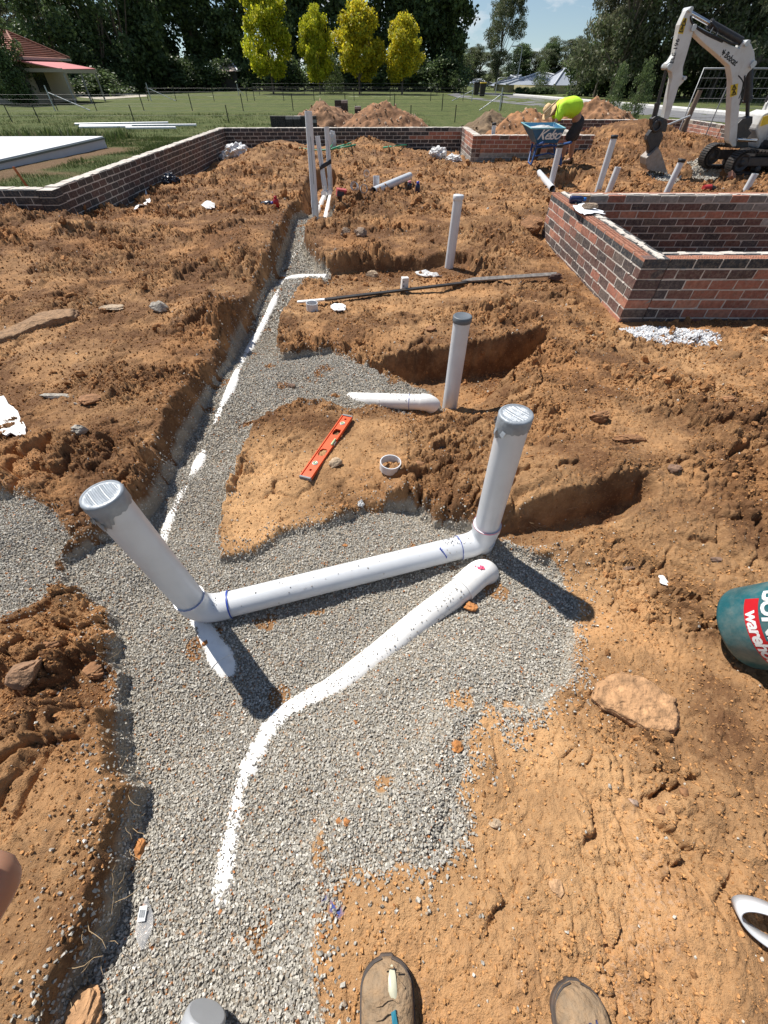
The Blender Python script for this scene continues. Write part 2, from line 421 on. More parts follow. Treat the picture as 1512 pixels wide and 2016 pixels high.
MOUNDS = [(540, 292, .0, .24, 1.0, .8), (505, 318, .0, .10, .9, .6), (716, 296, .0, .20, 1.2, .8), (840, 300, 0, .06, 1.2, .8), (692, 392, .0, .13, .55, .5), (745, 408, 0, .08, .5, .4), (1248, 285, .0, .30, 1.5, 1.2), (1180, 300, 0, .12, 1.0, .9),
          (1375, 300, .0, .16, 1.6, .9), (1060, 410, 0, .08, .6, .5), (745, 655, -.1, .04, .4, .25), (1150, 930, .1, .05, .5, .3), (1110, 700, 0, .05, .4, .4), (400, 395, 0, .06, .8, .4), (80, 435, .1, .05, 1.2, .3), (980, 345, 0, .07, 1.2, .7), (640, 760 + 60, 0, .03, .1, .08)]
_MO = [(onz(a, b, z).x, onz(a, b, z).y, h, rx, ry) for a, b, z, h, rx, ry in MOUNDS]
def terrain(x, y, detail=True):
    """height, gravel mask, roughness, paleness at arrays x, y"""
    zs, rough, pale, zg = fields(x, y)
    sc = 0.5 + 0.5 * np.clip(y / 6, 0, 1)
    rough = np.clip(rough * (0.5 + 0.75 * sstep(-0.35, 0.35, fbm(x * 1.05 + 3, y * 1.05, 33, 3))), 0, 1.15)
    wob = fbm(x * 9, y * 9, 3, 4) * 0.016
    wob2 = fbm(x * 2.5, y * 2.5, 31, 3) * 0.04
    for mx_, my_, mh, rx, ry in _MO:
        zs = zs + mh * np.exp(-((x - mx_) / rx) ** 2 - ((y - my_) / ry) ** 2)
    # soil relief
    if detail:
        big = fbm(x * 1.9, y * 1.9, 40, 3) * 0.022 * (0.3 + rough) * (0.5 + 0.7 * sc)
        mid = fbm(x * 8, y * 8, 50, 4) * 0.014 * (0.12 + rough * rough)
        fine = fbm(x * 34, y * 34, 60, 3) * 0.0036 * (0.3 + rough)
        lump = sstep(-0.1, 0.5, fbm(x * 2.2, y * 2.2, 77, 2) + rough - 0.35)
        wx = x + fbm(x * 11, y * 11, 71, 3) * .02; wy = y + fbm(x * 11, y * 11, 72, 3) * .02
        big_l = sstep(-0.15, 0.4, fbm(x * 1.7, y * 1.7, 78, 3) + (rough - 0.6))
        cl = blocks(wx, wy, 0.17, 81) * 0.42 * big_l * rough + blocks(wx, wy, 0.075, 91) * 0.42 * lump * (0.1 + rough) + clods(x, y, 0.10, 101, .25) * .5 * lump * rough
        cl = cl + blocks(wx, wy, 0.032, 95) * 0.42 * (0.12 + 0.9 * rough) + clods(x, y, 0.024, 96, 0.45) * 0.45 * (0.2 + 0.8 * rough)
        rid = -np.abs(fbm(x * 5.5, y * 5.5, 12, 3)) * (0.014 + 0.022 * sstep(2, 4, y)) * rough
        zs = zs + big + mid + fine + cl + rid - 0.012 * rough - 0.03 * rough * sstep(6, 11, y)
    g = np.maximum(sdf(x + wob, y + wob, _GP), sdf(x + wob, y + wob, _GP3))
    bw = 0.035 + 0.025 * ((x < -0.95) & (x > -2) & (y > 1.3)) * sstep(1.3, 1.9, y)
    m = np.clip((g + bw) / (bw + 0.015), 0, 1); m = m * m * (3 - 2 * m) * (1 - .35 * (bw > .04)) + m ** 2 * .35 * (bw > .04)
    # undercut, crumbly bank along the long trench
    g2 = sdf(x + wob2, y + wob, _GP2)
    mm = sstep(-0.05, 0.03, g2)
    zgg = zg + fbm(x * 4, y * 4, 21, 2) * 0.008 + fbm(x * 1.6, y * 1.6, 22, 2) * 0.022 + (fbm(x * 60, y * 60, 23, 2) * 0.002 if detail else 0)
    z = zs * (1 - m) + np.minimum(zgg, np.maximum(zgg, zs * 0 + zgg)) * m
    z = z * (1 - mm) + (zgg) * mm
    flat = np.clip(1 - np.abs(zs - zg) / 0.07, 0, 1)
    soft = sstep(-0.10 - 0.0 * g, 0.05, g + fbm(x * 5, y * 5, 57, 4) * 0.10)
    mg = sstep(-0.035, 0.015, g)
    grav = np.maximum(mg * (1 - flat) + np.minimum(soft, sstep(-.16, -.02, g)) * flat, mm)
    grav = grav * (1 - 0.8 * sstep(0.60, 0.75, fbm(x * 3.3, y * 3.3, 58, 4) + 0.15 * (y > 0.4)) * (g < .5))
    def cut(poly, zt, wd):
        s = sstep(-wd, wd * 0.3, sdf(x + wob, y + wob * 1.5, poly))
        return s, zt
    for poly, zt, wd in ((_SH, -.17, .07), (_P1, -.34, .07), (_P2, -.03, .06), (_P3, 0.0, .05), (_P4, 0.0, .06), (_P5, -.25, .12), (_P6, -.18, .12), (_P7, -.30, .10)):
        s = sstep(-wd, wd * 0.3, sdf(x + wob, y + wob * 1.5, poly)) * (1 - grav)
        zf = zt + fbm(x * 9, y * 9, 66, 3) * 0.01
        z = z * (1 - s) + np.minimum(zf, z) * s
    for poly in _FARG:
        grav = np.maximum(grav, sstep(-0.1, 0.15, sdf(x + wob2 * 3, y + wob2 * 3, poly)) * 0.95)
    # inside the near brick enclosure and under the walls
    ins = (x > 2.36) & (y > 4.06) & (y < 7.2)
    z = np.where(ins, -0.27 + fbm(x * 6, y * 6, 5, 3) * 0.01, z)
    near = sstep(0.45, 0.0, np.maximum(np.maximum(2.33 - x, 4.0 - y), y - 8.0)) * (1 - ins)
    z = z * (1 - near * 0.6) + (-0.2 + 0.05 * sstep(4, 3.6, y) + fbm(x * 6, y * 6, 5, 3) * 0.01) * near * 0.6
    # outside the perimeter wall: drop under the lawn
    o1 = (x < -4.72) & (y > 7.12)
    o2 = (y > 16.35) & (x < 2.3); o3 = (y > 14.28) & (x > 2.3) & (x < 5.1); o4 = (y > 19.3); o5 = (x > 10.6) & (y > 12)
    z = np.where(o1 | o2 | o3 | o4 | o5, -0.6, z)
    return z, grav, rough, pale, g, g2

# ---- one sheet: rows get wider and coarser away from the camera
ys = [-1.2]
while ys[-1] < 20.2:
    yy = ys[-1]; ys.append(yy + 0.0058 + 0.0024 * max(0, yy - 0.8) ** 1.15)
ys = np.array(ys); NC = 1120
us = np.linspace(-1, 1, NC)
X = us[None, :] * (2.2 + 0.78 * np.maximum(ys, -0.4))[:, None]
Y = np.repeat(ys[:, None], NC, 1)
xf, yf = X.ravel(), Y.ravel()
tz, tg, tr_, tp, tsd, tsd2 = terrain(xf, yf)
V = np.stack([xf, yf, tz], 1)
nr = len(ys)
idx = np.arange(nr * NC).reshape(nr, NC)
F = np.stack([idx[:-1, :-1], idx[:-1, 1:], idx[1:, 1:], idx[1:, :-1]], -1).reshape(-1, 4)

def soil_material():
    m = bpy.data.materials.new('orange_clay_soil'); m.use_nodes = True
    t = m.node_tree; b = t.nodes['Principled BSDF']; l = t.links.new
    N = t.nodes.new
    def attr(n):
        a = N('ShaderNodeAttribute'); a.attribute_name = n; return a.outputs['Fac']
    g = N('ShaderNodeNewGeometry').outputs['Position']
    def noise(s, d=5, r=0.6):
        n = N('ShaderNodeTexNoise'); n.inputs['Scale'].default_value = s; n.inputs['Detail'].default_value = d; n.inputs['Roughness'].default_value = r
        l(g, n.inputs['Vector']); return n.outputs['Fac']
    def rng_(v, a, b_, c=0.0, d=1.0):
        n = N('ShaderNodeMapRange'); n.inputs['From Min'].default_value = a; n.inputs['From Max'].default_value = b_
        n.inputs['To Min'].default_value = c; n.inputs['To Max'].default_value = d; l(v, n.inputs['Value']); return n.outputs['Result']
    def mix(f, a, c):
        n = N('ShaderNodeMix'); n.data_type = 'RGBA'
        l(f, n.inputs['Factor'])
        for k, q in (('A', a), ('B', c)):
            if isinstance(q, tuple): n.inputs[k].default_value = (*q, 1)
            else: l(q, n.inputs[k])
        return n.outputs['Result']
    def math_(op, a, c):
        n = N('ShaderNodeMath'); n.operation = op
        for i, q in enumerate((a, c)):
            if isinstance(q, float): n.inputs[i].default_value = q
            else: l(q, n.inputs[i])
        return n.outputs[0]
    pale = math_('ADD', attr('pale'), rng_(noise(2.2, 8, 0.68), 0.3, 0.7, -0.55, 0.5))
    c = mix(rng_(pale, 0.12, 0.95), (0.150, 0.075, 0.035), (0.55, 0.325, 0.155))
    c = mix(rng_(noise(1.1, 6, 0.65), 0.50, 0.72, 0, 0.55), c, (0.42, 0.18, 0.06))       # rusty orange patches
    c = mix(rng_(noise(4.2, 8, 0.75), 0.54, 0.72, 0, 0.65), c, (0.12, 0.068, 0.04))      # dark topsoil
    c = mix(rng_(noise(55, 3, 0.6), 0.55, 0.75, 0, 0.35), c, (0.56, 0.35, 0.18))          # light grit
    c = mix(rng_(noise(28, 4, 0.7), 0.60, 0.75, 0, 0.5), c, (0.14, 0.06, 0.022))
    c = mix(math_('MULTIPLY', rng_(noise(2.3, 4), 0.62, 0.74, 0, 0.22), rng_(noise(90, 2), 0.52, 0.60)), c, (0.50, 0.47, 0.43))   # scattered grey grit
    c = mix(attr('paint'), c, (0.03, 0.09, 0.36))
    c = mix(rng_(attr('foam'), 0.2, 0.9, 0, 0.6), c, (0.62, 0.62, 0.60))
    gc = mix(rng_(noise(8, 5), 0.4, 0.65), (0.27, 0.24, 0.195), (0.38, 0.33, 0.26))
    c = mix(rng_(attr('gravel'), 0.35, 0.6), c, gc)
    l(c, b.inputs['Base Color'])
    b.inputs['Roughness'].default_value = 0.95
    b.inputs['Specular IOR Level'].default_value = 0.2
    bp = N('ShaderNodeBump'); bp.inputs['Strength'].default_value = 0.9; bp.inputs['Distance'].default_value = 0.012
    h = math_('ADD', noise(70, 6, 0.7), math_('MULTIPLY', noise(260, 2, 0.5), 0.35))
    l(h, bp.inputs['Height']); l(bp.outputs['Normal'], b.inputs['Normal'])
    return m
M_soil = soil_material()
pc = onz(655, 1785, .09); pc2 = onz(662, 1792, .09); pc3 = onz(614, 1790, .04)
def blob(c, r): return np.clip(1.3 - np.hypot(xf - c.x, (yf - c.y)) / r + fbm(xf * 60, yf * 60, 9, 3) * 0.9, 0, 1)
paint = np.maximum(np.maximum(blob(pc, .012), blob(pc2, .014)), np.maximum(blob(onz(640, 1768, .09), .01), blob(pc3, .010)))
paint = np.maximum(paint, blob(onz(616, 1820, .04), .008)) * 0.9
foam = np.clip(sstep(-0.12, 0.12, sdf(xf, yf, _WFOAM)) + fbm(xf * 18, yf * 18, 19, 3) * 0.5 - 0.25, 0, 1) * (sdf(xf, yf, _WFOAM) > -0.2)
ground = npmesh('ground', V, F, M_soil, 4, smooth=True, attrs={'gravel': tg, 'pale': tp, 'rough': tr_, 'paint': paint, 'foam': foam})
tag(ground, None, None, kind='structure')
del V, F
def gz(x, y):
    return float(terrain(np.array([float(x)]), np.array([float(y)]), detail=True)[0][0])
def on_ground(px, py, it=6):
    z = 0.0
    for _ in range(it):
        p = onz(px, py, z); z = 0.5 * z + 0.5 * gz(p.x, p.y)
    p = onz(px, py, z); p.z = gz(p.x, p.y)
    return p

# ---- stones scattered as one mesh per kind of stuff
ICO_V = None
def ico(sub):
    bm = bmesh.new(); bmesh.ops.create_icosphere(bm, subdivisions=sub, radius=1.0)
    v = np.array([tuple(q.co) for q in bm.verts]); f = np.array([[a.index for a in p.verts] for p in bm.faces]); bm.free(); return v, f
def scatter(name, P, size, base, faces, cols, m, label, cat, flat=(0.5, 0.9), jit=0.3, parent=None, sink=0.2, smooth=False):
    n = len(P); k = len(base)
    q = rng.normal(size=(n, 4)); q /= np.linalg.norm(q, axis=1)[:, None]
    w_, x_, y_, z_ = q.T
    Rm = np.stack([1-2*(y_*y_+z_*z_), 2*(x_*y_-z_*w_), 2*(x_*z_+y_*w_), 2*(x_*y_+z_*w_), 1-2*(x_*x_+z_*z_), 2*(y_*z_-x_*w_), 2*(x_*z_-y_*w_), 2*(y_*z_+x_*w_), 1-2*(x_*x_+y_*y_)], 1).reshape(n, 3, 3)
    B = base[None] * (1 + rng.uniform(-jit, jit, (n, k, 1))) * np.stack([rng.uniform(.8, 1.25, n), rng.uniform(.6, 1.0, n), rng.uniform(flat[0], flat[1], n)], 1)[:, None, :]
    tilt = rng.normal(0, 0.35, (n, 2))
    yaw = rng.uniform(0, 6.283, n)
    cy, sy = np.cos(yaw), np.sin(yaw)
    Vv = np.einsum('nij,nkj->nki', Rm, B) if jit > 0.25 else B
    Vx = Vv[..., 0] * cy[:, None] - Vv[..., 1] * sy[:, None]; Vy = Vv[..., 0] * sy[:, None] + Vv[..., 1] * cy[:, None]
    Vz = Vv[..., 2] + Vx * tilt[:, :1] + Vy * tilt[:, 1:]
    Vv = np.stack([Vx, Vy, Vz], -1) * size[:, None, None] + P[:, None, :]
    Vv[..., 2] += (size * (0.5 - sink))[:, None]
    Fv = (faces[None] + (np.arange(n) * k)[:, None, None]).reshape(-1, faces.shape[1])
    o = npmesh(name, Vv.reshape(-1, 3), Fv, m, faces.shape[1], col=np.repeat(cols, k, 0), parent=parent, smooth=smooth)
    if label: tag(o, label, cat, kind='stuff')
    return o
CUBE = np.array([(-1,-1,-1),(1,-1,-1),(1,1,-1),(-1,1,-1),(-.8,-.75,1),(.8,-.8,1),(.7,.8,1),(-.75,.8,1)]) * 0.62
CUBEF = np.array([(3,2,1,0),(4,5,6,7),(0,1,5,4),(1,2,6,5),(2,3,7,6),(3,0,4,7)])
M_stone = mat('crushed_stone', rough=0.9, var=0.25, scale=120, attr=True, spec=0.25)
M_clod = mat('clay_clod', rough=0.97, var=0.3, scale=60, attr=True, spec=0.15, bump=0.7, bscale=110)
def sample(n, ylo, yhi, kexp=1.0):
    """random points, density falling with distance"""
    t = rng.uniform(0, 1, n)
    y = ylo + (yhi - ylo) * t ** kexp
    x = rng.uniform(-1, 1, n) * (1.25 + 0.78 * np.maximum(y, 0))
    return x, y
# gravel
gx = []; 
for n, lo, hi, s0, s1 in ((360000, -0.75, 1.9, .0033, .0060), (110000, 1.7, 4.2, .0045, .0075), (34000, 4.0, 8.6, .009, .015)):
    x, y = sample(n, lo, hi)
    if lo > 3: x = rng.uniform(-1.7, -.3, n)
    elif lo > 1.5: x = rng.uniform(-1.6, 1.1, n)
    z, g, r_, p_, sd_, sd2_ = terrain(x, y)
    thin = np.exp(np.minimum(np.maximum(sd_, sd2_), 0) / 0.05)                    # stragglers outside the edge
    keep = (rng.uniform(0, 1, n) < np.where(g > 0.5, 1.0, np.maximum(g * 1.3, np.where((x < -.6) & (y > 1.2), .08, .22) * thin * (sd_ > -.3)) + 0.001)) & (z > -0.5) & ~((x > 2.3) & (y > 4))
    s = rng.uniform(s0, s1, n) * rng.uniform(0.55, 1.3, n)
    gx.append((np.stack([x, y, z + rng.uniform(0, .003, n)], 1)[keep], s[keep]))
for poly in _FARG:
    lo = poly.min(0) - .3; hi = poly.max(0) + .3; n = 5000
    x = rng.uniform(lo[0], hi[0], n); y = rng.uniform(lo[1], hi[1], n); z, g, *_ = terrain(x, y)
    k = g > 0.4; gx.append((np.stack([x, y, z], 1)[k], rng.uniform(.015, .028, k.sum())))
wl = _WFOAM.min(0) - .1; wh = _WFOAM.max(0) + .1; x = rng.uniform(wl[0], wh[0], 9000); y = rng.uniform(wl[1], wh[1], 9000); kk = (sdf(x, y, _WFOAM) + fbm(x * 9, y * 9, 4, 3) * .08 > rng.uniform(-.08, .08, 9000)); WX = x[kk], y[kk]
P = np.concatenate([a for a, b in gx]); S = np.concatenate([b for a, b in gx]); n = len(P)
tone = rng.choice(6, n, p=[.34, .24, .16, .12, .08, .06])
pal = np.array([(.43,.405,.35),(.37,.345,.30),(.48,.455,.40),(.29,.27,.235),(.38,.30,.22),(.54,.51,.46)])
cg = pal[tone] * rng.uniform(.8, 1.2, (n, 1))
rb = rng.uniform(0, 1, n) < 0.02; cg[rb] = (.38, .16, .06)
scatter('gravel', P, S, CUBE, CUBEF, cg, M_stone, 'grey crushed blue-metal gravel filling the pipe trench', 'gravel', flat=(.45, .8), jit=0.28)
print('gravel stones', n)
z_ = terrain(*WX)[0]; n = len(z_)
scatter('white_chips', np.stack([WX[0], WX[1], z_], 1), rng.uniform(.005, .014, n), CUBE, CUBEF, np.array([(.72, .73, .74)]).repeat(n, 0) * rng.uniform(.75, 1.1, (n, 1)), M_stone, 'spill of white stone chips at the foot of the near brick wall', 'stone chips', flat=(.4, .8), jit=.28)
# clods and crumbs
i1v, i1f = ico(1)
gx = []
for n, lo, hi, s0, s1 in ((270000, -0.8, 2.6, .0013, .0060), (150000, 2.2, 8.0, .0035, .012), (50000, 7.5, 15.5, .010, .024)):
    x, y = sample(n, lo, hi, 1.0)
    z, g, r_, p_, sd_, sd2_ = terrain(x, y)
    cl = sstep(-0.2, 0.5, fbm(x * 2.1, y * 2.1, 77, 3) + r_ - 0.5)
    cut2 = fbm(x * 1.3, y * 1.3, 79, 2)
    keep = (rng.uniform(0, 1, n) < (0.28 + 0.72 * cl * r_)) & (g < 0.35) & (z > -0.5)
    s = s0 + (s1 - s0) * rng.uniform(0, 1, n) ** 4
    gx.append((np.stack([x, y, z], 1)[keep], s[keep], p_[keep]))
P = np.concatenate([a for a, b, c in gx]); S = np.concatenate([b for a, b, c in gx]); PL = np.concatenate([c for a, b, c in gx]); n = len(P)
cc = np.array([(.25,.12,.05)])[[0] * n] * (1 - PL[:, None]) + np.array([(.50,.27,.11)])[[0] * n] * PL[:, None]
cc *= rng.uniform(.75, 1.3, (n, 1)); gw = rng.uniform(0, 1, n) < 0.018; cc[gw] = (.55, .5, .42)
scatter('dirt_crumbs', P, S, i1v[:12] if False else ico(1)[0], ico(1)[1], cc, M_clod, 'loose crumbs of orange brown clay lying over the dug ground', 'dirt', flat=(.6, .95), jit=0.26)
print('crumbs', n)
i2v, i2f = ico(2)
gx = []
for n, lo, hi, s0, s1 in ((3500, -0.7, 2.6, .005, .019), (9000, 2.4, 8.0, .009, .040), (6000, 7.5, 15.5, .02, .07)):
    x, y = sample(n, lo, hi, 1.0)
    z, g, r_, p_, sd_, sd2_ = terrain(x, y)
    cl = sstep(-0.1, 0.5, fbm(x * 2.1, y * 2.1, 77, 3) + r_ - 0.6)
    keep = (rng.uniform(0, 1, n) < (0.03 + 0.97 * cl * r_ * r_)) & (g < 0.25) & (z > -0.5)
    s = s0 + (s1 - s0) * rng.uniform(0, 1, n) ** 3.5
    gx.append((np.stack([x, y, z], 1)[keep], s[keep], p_[keep]))
P = np.concatenate([a for a, b, c in gx]); S = np.concatenate([b for a, b, c in gx]); PL = np.concatenate([c for a, b, c in gx]); n = len(P)
cc = np.array([(.25,.12,.052)])[[0] * n] * (1 - PL[:, None]) + np.array([(.46,.24,.10)])[[0] * n] * PL[:, None]
cc *= rng.uniform(.75, 1.25, (n, 1))
scatter('clay_clods', P, S, i2v, i2f, cc, M_clod, 'hard orange brown clay clods scattered over the dug ground', 'dirt', flat=(.55, .9), jit=0.26, sink=0.35)
print('clods', n)

# thin dry roots hanging from the cut banks
m = MB(); rr = random.Random(4)
for _ in range(150):
    px, py = rr.choice([(262, 1480), (285, 1560), (262, 1640), (250, 1750), (200, 1840), (160, 1930), (395, 870), (420, 800), (330, 960), (225, 1300), (1150, 1035), (1060, 1045), (470, 690), (505, 600)])
    p = on_ground(px + rr.uniform(-35, 6), py + rr.uniform(-35, 35)); a = rr.uniform(0, 6.28); l = rr.uniform(.02, .09); pts = [p + Vector((0, 0, .002))]
    for k in range(4):
        a += rr.uniform(-.7, .7); pts.append(pts[-1] + Vector((math.cos(a), math.sin(a), rr.uniform(-.3, .5))) * l / 4)
    m.tube(pts, [.0009, .0008, .0007, .0006, .0004], 4, caps=False)
o = m.build('dry_roots', mat('dry_root', (.42, .30, .17), .9)); tag(o, 'fine dry roots sticking out of the cut clay banks', 'roots', kind='stuff')
# ============================================================ BRICK FOOTING WALLS
WT = 0.38            # level of the wall tops
BL, BH, BD, MJ = 0.228, 0.074, 0.11, 0.012
def hsh(*a):
    return random.Random(hash(a)).random()
def brick_run(mb, mo, p0, p1, z1, n, colf, out_n, cored=False, seed=0, thick=0.23, toptones=None):
    """double-leaf run of bricks from p0 to p1 (outer face line); out_n: unit outward normal (2-D)"""
    p0 = Vector((*p0, 0)); p1 = Vector((*p1, 0)); d = (p1 - p0); Lr = d.length; d.normalize()
    nrm = Vector((out_n[0], out_n[1], 0)); rz = math.atan2(d.y, d.x); Rm = Matrix.Rotation(rz, 3, 'Z')
    rr = random.Random(seed)
    # mortar body
    mid = (p0 + p1) / 2 - nrm * (thick / 2)
    hh = n * (BH + MJ)
    mo.box((mid.x, mid.y, z1 - hh / 2 - 0.004), (Lr - 0.008, thick - 0.005, hh), rot=Rm)
    for c in range(n):
        z = z1 - c * (BH + MJ) - BH / 2 + 0.002
        off = (BL + MJ) / 2 if c % 2 else 0
        x = -off
        while x < Lr:
            a = max(x, 0); b_ = min(x + BL, Lr)
            if b_ - a > 0.03:
                for leaf in (0, 1):
                    cc = p0 + d * ((a + b_) / 2) - nrm * (BD / 2 + leaf * (thick - BD)) + Vector((0, 0, z + rr.uniform(-.0015, .0015)))
                    col = colf(c, (a + b_) / 2, leaf, rr)
                    rot = Rm @ Matrix.Rotation(rr.uniform(-.006, .006), 3, 'Z')
                    if cored and c == 0 and leaf == 0:
                        mb.box(cc - Vector((0, 0, .012)), (b_ - a, BD, BH - .024), rot=rot, col=col)
                        top = (.36, .15, .09)
                        # cored top: bars between the rows of holes
                        L_ = b_ - a; nx = max(2, int(round(L_ / 0.024)))
                        cz = cc.z + BH / 2 - .012
                        for q in (-1, 1):
                            mb.box(Vector((cc.x, cc.y, cz)) + rot @ Vector((0, q * (BD / 2 - .008), 0)), (L_, .016, .024), rot=rot, col=col if q * 1 < 0 else top)
                        mb.box(Vector((cc.x, cc.y, cz + .0005)) , (L_ - .002, .012, .024), rot=rot, col=top)
                        mb.box(Vector((cc.x, cc.y, cz + .0003)) + rot @ Vector((0, -BD / 2 + .020, 0)), (L_ - .001, .010, .0235), rot=rot, col=top)
                        mb.box(Vector((cc.x, cc.y, cz + .0003)) + rot @ Vector((0, BD / 2 - .020, 0)), (L_ - .001, .010, .0235), rot=rot, col=top)
                        for k in range(nx + 1):
                            xx = -L_ / 2 + L_ * k / nx
                            xx = min(max(xx, -L_ / 2 + .005), L_ / 2 - .005)
                            mb.box(Vector((cc.x, cc.y, cz + .001)) + rot @ Vector((xx, 0, 0)), (.010, BD - .004, .0238), rot=rot, col=top)
                    else:
                        mb.box(cc, (b_ - a, BD, BH), rot=rot, col=col, jit=.0026)
            x += BL + MJ
    # ragged mortar smeared on the top
    k = 0; x = 0.0
    while x < Lr - .02:
        l = rr.uniform(.05, .16); wd = rr.uniform(.03, .08) if cored else rr.uniform(.14, .22)
        o = thick * (0.68 if cored else 0.5) + rr.uniform(-.012, .012)
        cc = p0 + d * min(x + l / 2, Lr - .03) - nrm * o
        mo.box((cc.x, cc.y, z1 + .0035 + rr.uniform(-.001, .003)), (l * 1.05, wd, .008 + rr.uniform(0, .006)), rot=Rm @ Matrix.Rotation(rr.uniform(-.1, .1), 3, 'Z'), jit=.003)
        x += l * 0.95
    # mortar lumps squeezed from the joints
    for _ in range(int(Lr * (26 if cored else 5))):
        c = rr.randrange(1, n); zz = z1 - c * (BH + MJ) + MJ / 2 + .002; xx = rr.uniform(.02, Lr - .02); s = rr.uniform(.004, .011)
        cc = p0 + d * xx + nrm * .001
        mo.box((cc.x, cc.y, zz), (s * rr.uniform(1.5, 4), s * .9, s), rot=Rm, jit=s * .3)
RED = [(.34, .135, .085), (.40, .175, .11), (.30, .115, .075)]
DRK = [(.085, .05, .045), (.12, .06, .05), (.06, .045, .045), (.17, .075, .055), (.10, .075, .065)]
GRY = [(.26, .24, .22), (.32, .30, .27), (.21, .19, .17)]
BLK = [(.028, .032, .038), (.035, .038, .045)]
def pick(l, rr):
    c = l[rr.randrange(len(l))]; k = rr.uniform(.85, 1.2); return tuple(q * k for q in c)
def zone(c, s, f):   # patchy: bricks come in runs from different pallets
    return 0.5 + 0.5 * math.sin(s * f + c * 1.3) * math.cos(s * f * .37 + c * 2.1)
# --- the enclosure nearest the camera
def near_left(c, s, leaf, rr):
    if c == 0: return pick(BLK, rr)
    if leaf: return pick(GRY if rr.random() < .5 else DRK, rr)
    return pick(RED, rr) if (zone(c, s, 2.2) > .70 or (c in (1,) and s > 2.3) or (c in (4, 5) and s < 1.0 and rr.random() < .35)) else pick(DRK, rr)
def near_front(c, s, leaf, rr):
    if c == 0: return pick(BLK, rr)
    if c == 6: return pick(DRK, rr)
    lim = {1: .75, 2: .22, 3: .45, 4: -.1, 5: .45}[c]
    return pick(RED, rr) if (s > lim and rr.random() < .97) else pick(DRK, rr)
def near_back(c, s, leaf, rr):
    if leaf == 0: return pick(DRK, rr)
    if c == 0: return pick(GRY + [(.36, .14, .09), (.5, .36, .22)], rr)
    return pick(GRY, rr) if (s > 2.1 + .25 * c and rr.random() < .7) else (pick(RED, rr) if (c == 2 and rr.random() < .75) else pick(DRK, rr))
mb = MB(); mo = MB()
brick_run(mb, mo, (2.34, 4.04), (2.34, 6.98), WT, 7, near_left, (-1, 0), True, 3)
brick_run(mb, mo, (2.345 + .23, 4.04), (7.6, 4.04), WT, 7, near_front, (0, -1), True, 4)
brick_run(mb, mo, (2.345 + .23, 6.98), (7.6, 6.98), WT, 8, near_back, (0, 1), True, 5)
# corner block of the front face
for c in range(7):
    z = WT - c * (BH + MJ) - BH / 2 + .002
    mb.box((2.34 + .115, 4.04 + .055 - .0015, z), (BL, BD, BH), col=near_front(c, -.2 if c % 2 else .1, 0, random.Random(c)))
w1 = thing('brick_wall', 'low red and black brick wall round an empty room, topped with black cored bricks', 'wall', (2.34, 4.04, -.2))
mb.build('brickwork', M_brick, w1, bevel=.002)
mo.build('mortar', M_mortar, w1)
# --- the outer footing wall of the whole house
def perim(c, s, leaf, rr):
    return pick([(.03, .028, .03), (.045, .035, .035), (.025, .025, .03), (.06, .04, .035)], rr)
def perim_left(c, s, leaf, rr):
    return pick([(.045, .036, .033), (.035, .03, .03), (.07, .042, .036), (.085, .045, .036)], rr)
def perim_back(c, s, leaf, rr):
    if c == 0: return pick(GRY + BLK, rr) if s > 5.4 else pick(BLK, rr)
    if c == 1 and s > 6.2: return pick(RED, rr)
    if c == 2 and s > 5.6: return pick(RED, rr)
    if c == 6: return pick(GRY, rr)
    return perim(c, s, leaf, rr)
def porch_side(c, s, leaf, rr):
    return pick(RED, rr) if c < 3 and s < 1.4 else (pick(GRY, rr) if c > 4 else pick(DRK + GRY[:1], rr))
def porch_front(c, s, leaf, rr):
    if c >= 4: return pick(GRY, rr)
    return pick(RED + [(.30, .11, .08)], rr) if rr.random() < .85 else pick(DRK, rr)
def far_back(c, s, leaf, rr):
    if c < 2 and s > .4: return pick(DRK, rr)
    return pick([(.27, .10, .07), (.22, .09, .07), (.30, .11, .075)], rr)
def far_right(c, s, leaf, rr):
    if c == 0 or (c == 1 and s > 2) or (c == 4 and rr.random() < .7) or c >= 5: return pick(DRK + [(.30, .25, .2)], rr)
    return pick(RED, rr) if rr.random() < .9 else pick(DRK, rr)
mb = MB(); mo = MB()
brick_run(mb, mo, (-9.5, 7.12 + .23), (-4.95, 7.12 + .23), WT, 6, lambda c, s, l, r: pick(BLK + [(.05, .05, .05)], r) if c == 0 else perim_left(c, s, l, r), (0, 1), False, 6)
brick_run(mb, mo, (-4.95, 7.12 + .23), (-4.99, 16.53), WT, 8, perim_left, (-1, 0), False, 7)
mb.box((-4.83, 7.235, WT - .04), (.235, .225, .077), col=BLK[0])
for c in range(1, 8): mb.box((-4.83, 7.236, WT - .04 - c * .086), (.236, .226, .077), col=perim_left(c, 0, 0, random.Random(c)))
mo.box((-4.83, 7.236, WT - .33), (.226, .216, .66))
brick_run(mb, mo, (-4.985 + .232, 16.53), (2.36, 16.75), WT, 7, perim_back, (0, 1), False, 8)
brick_run(mb, mo, (2.58, 16.75), (2.58, 14.30), WT, 8, lambda c, s, l, r: porch_side(c, 2.4 - s, l, r), (1, 0), False, 9)
brick_run(mb, mo, (2.585, 14.53), (5.55, 14.53), WT, 7, porch_front, (0, 1), False, 10)
brick_run(mb, mo, (5.1, 14.535), (5.1, 19.6), WT, 7, lambda c, s, l, r: pick(GRY + [(.36, .3, .26)], r), (-1, 0), False, 12)
brick_run(mb, mo, (5.33, 19.6), (10.9, 19.6), WT, 8, far_back, (0, 1), False, 13)
brick_run(mb, mo, (10.9, 19.36), (10.9, 12.0), WT, 8, far_right, (1, 0), False, 14)
w2 = thing('brick_wall', 'long low dark brick footing wall running down the left and across the back of the dig', 'wall', (-4.95, 7.12, -.2))
